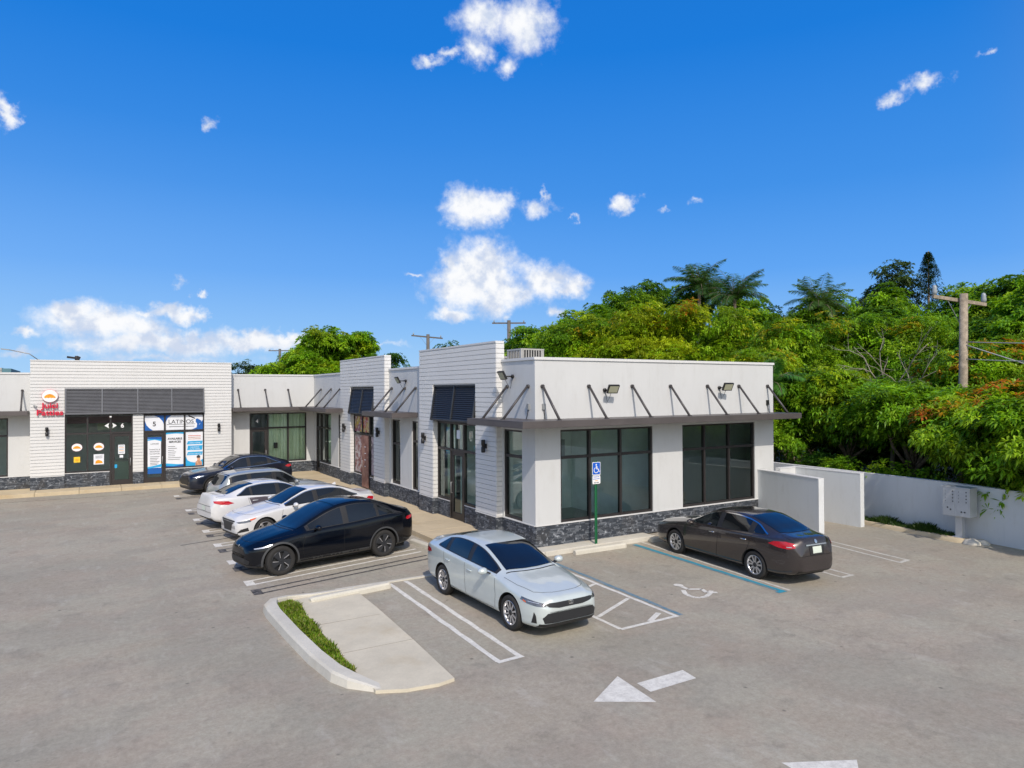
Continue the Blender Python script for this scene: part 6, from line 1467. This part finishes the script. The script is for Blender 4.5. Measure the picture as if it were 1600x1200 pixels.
TIP = [(.60, .15, .03), (.50, .20, .02), (.60, .30, .02)]
YEL = [(.46, .40, .015), (.50, .32, .02)]
def tree(name, label, x, y, h, rx, nb, seed, pal=G1, base=1.0, ll=.25, lw=.055, dens=26, n=8, tip=None, tipz=0, low=.35, r0=.16, group='trees beyond the boundary wall', gap=.55, z0=-.03, lean=(0, 0), sq=.75):
    rs = np.random.RandomState(seed); root = empty(name, (x, y, z0), label=label, cat='tree', group=group); blobs = []
    bl = h*low
    for i in range(nb):
        t = (i+.5)/nb; a = i*2.4+rs.uniform(-.4, .4); zz = bl+(h-bl)*(.18+.70*((i*.618) % 1)); k = math.sqrt(max(.05, 1-((zz-bl)/(h-bl)*1.0-.35)**2*1.6))
        r = rx*.62*rs.uniform(.3, 1.)*k; br = rx*rs.uniform(.36, .52)*(.8+.4*k)*.9
        blobs.append((r*math.cos(a), r*math.sin(a), min(zz, h-br*sq*.95), br, br*sq))
    blobs.append((0, 0, h-rx*.34, rx*.42, rx*.34))
    tr = branch_mesh((0, 0, 0), blobs, rs, r0, lean); tr.build('trunk', M['bark'], root)
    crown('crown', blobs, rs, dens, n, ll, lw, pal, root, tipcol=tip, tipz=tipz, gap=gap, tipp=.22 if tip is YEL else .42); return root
def palm(label, x, y, h, seed, fl=2.6, nf=20, z0=-.03, col_=(.07, .16, .04)):
    rs = np.random.RandomState(seed); root = empty('palm_tree', (x, y, z0), label=label, cat='palm', group='palms among the trees')
    mb = MB(); top = Vector((rs.normal(0, .3), rs.normal(0, .3), h)); mb.tube([(0, 0, 0), top*.5+Vector((.1, 0, 0)), top], [.17, .13, .11], 9); mb.build('trunk', M['bark'], root)
    V, K = [], []; st = MB()
    for k in range(nf):
        a = 2*math.pi*k/nf*1.0+rs.uniform(-.2, .2)+(k % 3)*.3; e0 = rs.uniform(.3, 1.5); L_ = fl*rs.uniform(.8, 1.1); hd = np.array([math.cos(a), math.sin(a), 0.]); p = np.array(top); el = e0; pts = [p.copy()]; m_ = 16
        for j in range(m_): d = hd*math.cos(el)+np.array([0, 0, 1])*math.sin(el); p = p+d*L_/m_; pts.append(p.copy()); el -= (1.35+.4*(1.3-e0))/m_
        st.tube([tuple(q) for q in pts[::4]], [.03, .022, .016, .010, .004][:len(pts[::4])], 4, 0)
        sd = np.array([-hd[1], hd[0], 0])
        for j in range(1, m_*3):
            t = j/(m_*3); i = min(int(t*m_), m_-1); q = pts[i]+(pts[i+1]-pts[i])*(t*m_-i); dr = (pts[i+1]-pts[i]); dr /= np.linalg.norm(dr); ln = L_*.30*math.sin(math.pi*min(1, t*.92+.12))**.6
            for s_ in (-1, 1):
                dd = sd*s_*.8+dr*.55+np.array([0, 0, -.30+rs.normal(0, .12)]); dd /= np.linalg.norm(dd); e = q+dd*ln; w = dr*.022; mid = q+dd*ln*.5+np.array([0, 0, .03])
                V += [q, mid-w, e+np.array([0, 0, -.05]), mid+w]; c = np.array(col_)*rs.uniform(.7, 1.25); K += [c]*4
    st.build('frond_stem', M['bark'], root); leaf_mesh('crown', np.array(V), 4, np.array(K), root); return root
def shrub(label, x, y, h, rx, seed, pal=G1, ll=.16, dens=22, name='shrub', grp='shrubs on top of the boundary wall', z0=-.03, tip=None, tipz=0, nb=4, lw=.045):
    rs = np.random.RandomState(seed); root = empty(name, (x, y, z0), label=label, cat='shrub', group=grp); bl = [(rs.uniform(-.5, .5)*rx, rs.uniform(-.5, .5)*rx, h*rs.uniform(.35, .78), rx*rs.uniform(.4, .6), h*.24) for _ in range(nb)]
    mb = MB()
    for b in bl: mb.tube([(rs.normal(0, .08), rs.normal(0, .08), 0), b[:3]], [.03, .012], 5)
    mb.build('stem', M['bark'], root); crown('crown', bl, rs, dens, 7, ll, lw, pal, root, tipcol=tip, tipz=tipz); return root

near = 'trees just beyond the boundary wall'
# front row, overhanging the wall (right edge of the picture first)
tree('mango_tree', 'bright green mango tree with orange new leaves drooping over the wall by the mailbox', 23.9, 10.4, 4.2, 3.0, 17, 11, G1+G2[:1], tip=TIP, tipz=3.5, low=.10, dens=30, n=9, ll=.27, lw=.062, group=near, r0=.15)
tree('mango_tree', 'mango tree cut by the right edge of the picture, draping over the wall', 22.5, 7.9, 4.6, 2.6, 16, 18, G1+G2[:1], tip=TIP, tipz=3.7, low=.16, dens=30, n=9, ll=.27, lw=.062, group=near, r0=.15)
tree('mango_tree', 'mango tree with a rusty red crown behind the wooden pole', 28.6, 12.6, 6.0, 2.9, 12, 12, G1, tip=TIP, tipz=4.0, low=.3, dens=28, n=9, ll=.26, lw=.06, group=near)
tree('mango_tree', 'forked mango tree with its bare trunk showing above the wall', 25.3, 14.0, 4.4, 2.6, 12, 13, G1, low=.50, dens=28, n=9, ll=.26, lw=.06, group=near, r0=.19)
tree('mango_tree', 'low bright green mango tree filling the gap over the enclosure walls', 26.3, 17.2, 5.1, 2.7, 12, 14, G1+G2[:1], low=.40, dens=28, n=9, ll=.25, lw=.058, group=near)
tree('mango_tree', 'yellow green mango tree at the right corner of the shops', 25.9, 21.2, 6.2, 2.8, 13, 15, G2+G1, tip=YEL, tipz=5.0, low=.12, dens=28, n=9, ll=.25, lw=.058, group=near)
tree('leafy_tree', 'small shaded tree close behind the wall left of the forked mango', 24.6, 18.4, 3.4, 1.6, 7, 16, G1+G3, low=.12, dens=22, ll=.2, group=near)
# middle band
mid = 'trees in the middle of the grove'
for i, (x, y, h, rx, pal, tp, tz, lb) in enumerate((
 (24.0, 34.5, 8.2, 3.0, G1, None, 0, 'low leafy tree just over the parapet behind the air conditioner'),
 (26.2, 34.0, 9.1, 3.2, G2+G1, YEL, 7.6, 'mid green tree left of the lime trees behind the roof'),
 (27.4, 31.0, 9.5, 3.3, G2, YEL, 8.2, 'lime and yellow tree left of the rusty patch behind the roof'),
 (29.0, 29.0, 9.4, 3.2, G2, TIP, 8.0, 'lime tree with a rusty patch over the middle of the corner unit roof'),
 (30.4, 26.8, 8.9, 3.1, G2+G1, None, 0, 'broad lime green tree behind the roof end below the palms'),
 (29.6, 22.6, 7.8, 3.0, G1+G2[:1], YEL, 6.4, 'yellowing tree just right of the end of the shop roof'),
 (32.8, 22.2, 8.2, 3.1, G1, YEL, 7.0, 'dense mid green tree below the small palm'),
 (34.4, 20.6, 8.3, 3.1, G1+G3, None, 0, 'green tree left of the bare branches'),
 (33.6, 18.0, 7.9, 3.0, G1, YEL, 6.8, 'mango tree with yellow tips under the bare branches'),
 (33.6, 15.0, 7.4, 3.0, G1+G3, None, 0, 'green tree just behind the wooden pole'),
 (31.4, 10.6, 7.6, 2.9, G1, TIP, 6.6, 'green tree with few orange tips by the overhead wires'),
 (30.6, 7.4, 7.0, 3.0, G3, None, 0, 'shaded tree at the far right beyond the mango'))):
    tree('leafy_tree', lb, x, y, h, rx*.88, 12, 21+i, pal, tip=tp, tipz=tz, dens=22, low=.22, group=mid)
# back band, the skyline
for i, (x, y, h, rx, pal, lb) in enumerate((
 (27.6, 43.6, 9.3, 3.2, G1+G3[:1], 'rounded tree farthest left in the group behind the air conditioner'),
 (29.6, 41.0, 9.9, 3.2, G1, 'rounded tree second from the left on the grove skyline'),
 (31.4, 39.4, 10.6, 3.4, G1+G3, 'dark rounded tree third from the left on the grove skyline'),
 (34.4, 40.6, 12.0, 3.8, G3+G1, 'tall dark tree left of the palms against the sky'),
 (38.1, 42.3, 13.1, 4.0, G3, 'tall dark tree under the left palm'),
 (38.6, 37.5, 12.6, 3.8, G3+G1, 'tall dark tree between the two palms'),
 (41.2, 35.0, 11.3, 3.8, G1, 'dark tree falling away right of the palms'),
 (37.4, 30.6, 9.7, 3.3, G3+G1, 'dark rounded tree breaking the skyline left of the small palm'),
 (38.4, 27.6, 9.7, 3.2, G1+G3, 'dark rounded tree behind the small palm'),
 (41.0, 27.4, 10.4, 3.2, G3+G1, 'dark rounded tree right of the small palm'),
 (40.6, 23.8, 10.4, 3.0, G1+G3, 'dark tree left of the conifer spire'),
 (46.0, 26.4, 12.8, 3.4, G4, 'dull grey green tree beneath the conifer spire'),
 (42.6, 20.2, 10.4, 3.2, G1, 'tree on the skyline behind the wooden pole top'),
 (37.9, 16.0, 10.1, 3.3, G1+G3, 'tall dark tree right of the wooden pole top'),
 (34.0, 12.2, 9.9, 3.3, G1, 'very tall green tree cut by the right edge'),
 (37.0, 12.6, 10.8, 3.4, G3+G1, 'taller dark tree behind the one at the right edge'))):
    tree('skyline_tree', lb, x, y, h, rx*.88, 12, 41+i, pal, dens=18, ll=.30, lw=.085, r0=.24, low=.25, gap=.7 if pal is G4 else .35, group='trees on the grove skyline')
# trees behind the far wing
far = 'trees behind the far wing'
tree('shade_tree', 'large round bright green tree rising behind the far wing roof', 17.4, 61.0, 9.9, 4.0, 16, 61, G1+G2[:1], dens=20, n=8, ll=.34, lw=.10, low=.3, group=far, r0=.3)
tree('shade_tree', 'right half of the round tree group behind the poster tower', 20.9, 62.0, 9.9, 3.4, 14, 62, G1+G2[:1], dens=20, n=8, ll=.34, lw=.10, low=.3, group=far, r0=.3)
tree('shade_tree', 'lower left shoulder of green beside the round tree', 13.2, 62.0, 6.9, 2.6, 9, 63, G1, dens=18, ll=.32, lw=.10, low=.3, group=far)
tree('feathery_tree', 'thin dark feathery tree beside the boarded unit five tower', 11.0, 78.0, 7.4, 2.2, 7, 64, G4, dens=16, ll=.3, lw=.08, group=far)
tree('feathery_tree', 'second thin dark feathery tree behind the unit four roof', 14.0, 78.0, 7.6, 2.2, 7, 65, G4, dens=16, ll=.3, lw=.08, group=far)
tree('feathery_tree', 'tiny distant crown peeping over the near tower', 29.6, 61.0, 9.0, 2.2, 6, 66, G3, dens=16, ll=.3, lw=.09, group=far)
tree('feathery_tree', 'distant crown showing between the two boarded towers', 24.6, 62.5, 8.2, 2.2, 6, 67, G3, dens=16, ll=.3, lw=.09, group=far)
# palms, conifer
palm('left of the two dark coconut palms standing above the grove', 37.0, 35.8, 11.7, 3, 2.8, 34)
palm('right of the two dark coconut palms standing above the grove', 37.6, 33.0, 10.6, 5, 2.9, 34)
palm('small coconut palm on the skyline over the shop roof end', 38.6, 27.6, 9.6, 7, 2.4, 30, col_=(.10, .20, .05))
palm('low palm with arching fronds beside the end of the shop roof', 24.3, 19.4, 4.6, 9, 1.8, 24, col_=(.09, .24, .04))
def conifer(label, x, y, h, seed):
    rs = np.random.RandomState(seed); root = empty('conifer', (x, y, -.03), label=label, cat='conifer'); mb = MB(); mb.tube([(0, 0, 0), (0, 0, h)], [.16, .03], 8); mb.build('trunk', M['bark'], root)
    C, D_ = [], []
    for k in range(46):
        z = h*(.62+.38*k/46); L_ = (h-z)*.30+.12
        for j in range(7):
            a = rs.uniform(0, 6.28); 
            for t in np.linspace(.2, 1, 5): C.append((math.cos(a)*L_*t, math.sin(a)*L_*t, z+L_*t*.35-.1)); D_.append((math.cos(a), math.sin(a), .5))
    C = np.array(C); D_ = np.array(D_); D_ /= np.linalg.norm(D_, axis=1, keepdims=True); K = np.array([(.018, .050, .016)])*rs.uniform(.7, 1.3, (len(C), 1))
    V, c = tufts(C, D_, rs, 7, .16, .045, K, .2, .8); leaf_mesh('crown', V, 4, c, root)
conifer('dark narrow conifer spire, the tallest point of the grove', 46.4, 24.6, 13.3, 5)
# shrubs along the wall top
for i, (x, y, h, r_, pal, lb) in enumerate(((24.0, 20.4, 2.4, .9, G2, 'pale green leafy shrub above the enclosure wall'), (24.3, 17.0, 2.1, .8, G3, 'dark bushy shrub over the second enclosure wall'), (23.4, 15.6, 2.0, .6, G1, 'small bright shrub over the boundary wall by the white wall end'), (23.2, 13.6, 2.1, .7, G1, 'bright low shrub on the wall left of the forked trunk'), (24.6, 23.6, 2.9, 1.0, G1, 'green shrub hugging the corner of the shops'), (22.9, 12.2, 1.95, .5, G1, 'low shrub on the wall above the mailbox'), (24.9, 26.5, 3.0, 1.1, G1, 'leafy shrub in the gap beside the shop end wall'))):
    shrub(lb, x, y, h, r_, 80+i, pal)
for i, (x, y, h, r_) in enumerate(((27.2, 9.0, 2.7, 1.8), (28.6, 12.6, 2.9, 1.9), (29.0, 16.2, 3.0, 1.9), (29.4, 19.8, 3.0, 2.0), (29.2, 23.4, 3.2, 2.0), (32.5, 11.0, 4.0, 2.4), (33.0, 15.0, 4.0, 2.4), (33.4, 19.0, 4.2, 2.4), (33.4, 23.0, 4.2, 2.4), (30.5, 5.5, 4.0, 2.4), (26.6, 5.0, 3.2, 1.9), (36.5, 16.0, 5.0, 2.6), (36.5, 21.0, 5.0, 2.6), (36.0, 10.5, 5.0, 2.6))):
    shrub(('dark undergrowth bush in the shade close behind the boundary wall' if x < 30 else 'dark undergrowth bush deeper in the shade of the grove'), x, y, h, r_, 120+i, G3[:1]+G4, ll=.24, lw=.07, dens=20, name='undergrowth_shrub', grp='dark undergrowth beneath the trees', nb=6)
# brown understory heap, leaf litter behind the wall
rs = np.random.RandomState(77); C = np.stack([rs.uniform(25.0, 33, 1500), rs.uniform(9, 24, 1500), np.abs(rs.normal(.15, .45, 1500))], 1); D_ = rs.normal(0, 1, (1500, 3)); D_ /= np.linalg.norm(D_, axis=1, keepdims=True)
V, c = tufts(C, D_, rs, 6, .22, .07, np.array([(.11, .065, .04), (.06, .045, .03), (.16, .09, .05)])[rs.randint(0, 3, 1500)], .6)
tag(leaf_mesh('leaf_litter', V, 4, c), 'brown dead leaves piled in the shade under the mango trees', 'leaf litter', kind='stuff')
# bare branches
def bare(label, x, y, z, seed):
    rs = np.random.RandomState(seed); mb = MB(); base = Vector((0, 0, 0))
    mb.tube([(0, 0, -z), (0.1, 0, -1.5), (0, 0, 0)], [.10, .08, .05], 7)
    def br(p, d, L_, r, k):
        pts = [p]; q = p.copy()
        for j in range(4): d = (d+Vector(rs.normal(0, .18, 3))).normalized(); q = q+d*L_/4; pts.append(q.copy())
        mb.tube(pts, [r, r*.8, r*.6, r*.45, r*.25], 5)
        if k: 
            for j in range(3): br(pts[1+j], (d+Vector(rs.normal(0, .6, 3))).normalized(), L_*.55, r*.5, k-1)
    for j in range(6): br(base.copy(), Vector((rs.normal(-.3, .5), rs.normal(.3, .6), rs.uniform(.1, .9))).normalized(), 2.4, .035, 2)
    root = empty('bare_tree', (x, y, z), label=label, cat='tree'); mb.build('branches', simple('dead_wood', (.30, .26, .21), .9, 0, .2), root)
bare('leafless grey branches sticking out left of the utility pole', 27.0, 15.8, 4.1, 6)
bare('leafless branches right of the utility pole by the wires', 28.4, 9.6, 4.6, 7)

# ------------------------------------------------------------------ poles, wires, far things
M['wood_grey'] = simple('grey_pole_wood', (.13, .12, .11), .9, 0, .2)
def upole(x, y, h, arm, armdir, label, r=.15, cap=True, lean=(0, 0), am=2.4, az_=None):
    root = empty('utility_pole', (x, y, -.03), label=label, cat='utility pole', group='wooden utility poles'); mb = MB(); mb.tube([(0, 0, 0), (lean[0], lean[1], h)], [r, r*.78], 12); mb.build('pole', M['wood'] if cap else M['wood_grey'], root)
    a = Vector((math.cos(armdir), math.sin(armdir), arm)); c = Vector((lean[0], lean[1], h-.22)); d = a*am/2
    nrm = Vector((-a.y, a.x, 0)).normalized()*(r*.8+.05)
    mb = MB(); mb.obox(c-d+nrm, d*2, .10, .12); mb.build('crossarm', M['wood'] if cap else M['wood_grey'], root)
    mb = MB()
    for s_ in (-1, 1): mb.obox(c+nrm+d*s_*.45-Vector((0, 0, .05)), (c+Vector((0, 0, -.75))-(c+d*s_*.45)), .03, .012)
    mb.build('brace', M['galv'], root)
    for t in ((-1, 1) if cap else (-.95, .95)):
        mb = MB(); p = c+nrm+d*t*.93; mb.lathe([(0, .05), (.05, .06), (.085, .12), (.09, .18), (.075, .26), (.08, .32), (.05, .40), (0, .42)] if cap else [(0, .05), (.05, .06), (.05, .2), (.03, .26), (0, .27)], p, 'Z', 12); mb.build('insulator', M['ceramic'], root)
    return root
upole(26.25, 12.85, 7.72, -.10, rad(-17), 'leaning weathered wooden pole standing among the mango trees', .165, lean=(.02, -.12), am=2.3)
upole(30.8, 51.4, 10.45, 0, rad(-31), 'wooden pole with crossarm behind the near tower', .20, am=2.9, cap=False)
upole(25.7, 56.9, 9.45, -.06, rad(-5), 'wooden pole with tilted crossarm left of the near tower top', .19, am=2.9, cap=False)
upole(22.1, 97.6, 10.25, 0, rad(-30), 'small distant wooden pole beside the round tree', .22, am=3.2, cap=False)
def wire(pts, label, sag=.5, r=.014, pale=False):
    a, b = map(Vector, pts); mb = MB(); P_ = []
    for i in range(17): t = i/16; q = a.lerp(b, t); q.z -= sag*4*t*(1-t); P_.append(q)
    mb.tube(P_, r, 5); tag(mb.build('wire', M['wire_pale'] if pale else M['wire']), label, 'wire', 'overhead wires')
wire(((22.4, 30.0, 4.5), (26.2, 12.9, 4.0)), 'black wire sagging in front of the trees below the roof line', .3, .016)
wire(((26.2, 12.8, 6.0), (27.5, 2.0, 6.1)), 'upper wire running right from the wooden pole', .3, .016, True)
wire(((26.2, 12.8, 5.4), (27.5, 2.0, 5.5)), 'lower wire running right from the wooden pole', .3, .016, True)
wire(((26.2, 12.7, 5.9), (27.6, 7.6, 3.7)), 'pale guy wire slanting down from the wooden pole', .02, .022, True)
sl = empty('street_lamp', (-4.6, 88, 0), label='distant slender street lamp with a curved arm at the left', cat='street lamp'); mb = MB(); mb.tube([(0, 0, 0), (0, 0, 7.9)], [.12, .07], 8); mb.build('pole', M['galv'], sl)
mb = MB(); mb.tube([(0, 0, 7.8), (-.8, 0, 8.45), (-2.6, 0, 8.85)], .05, 6); mb.build('arm', M['galv'], sl); mb = MB(); mb.obox((-2.5, 0, 8.82), (-.7, 0, .08), .28, .10); mb.build('lamp_head', M['galv'], sl)
sl = empty('parking_lamp', (-.75, 52, 0), label='dark twin headed lamp post sticking up behind the unit six tower', cat='lamp post'); mb = MB(); mb.tube([(0, 0, 0), (0, 0, 6.7)], [.1, .08], 8); mb.build('pole', M['rod'], sl)
mb = MB(); mb.obox((-.50, 0, 6.62), (.45, 0, -.06), .22, .12); mb.build('lamp_head', M['dark'], sl); mb = MB(); mb.obox((0, -.1, 6.3), (.16, 0, .36), .14, .2); mb.build('lamp_head', M['dark'], sl)
fb = empty('distant_building', (-8.5, 62, 0), label='pale corrugated building top behind the left parapet', cat='building'); mb = MB(); mb.box(-8, 3.05, 0, 8, 0, 6.2); mb.build('wall', simple('pale_cladding', (.48, .52, .53), .7), fb); mb = MB()
for k in range(12): mb.box(-8, 3.06, -.03, .0, 4.9+k*.11, 4.95+k*.11)
mb.build('cladding_rib', M['ac'], fb)
mb = MB(); mb.box(3.07, 3.6, 0, 8, 0, 6.15); mb.build('side_panel', simple('teal_cladding', (.10, .22, .26), .6), fb)
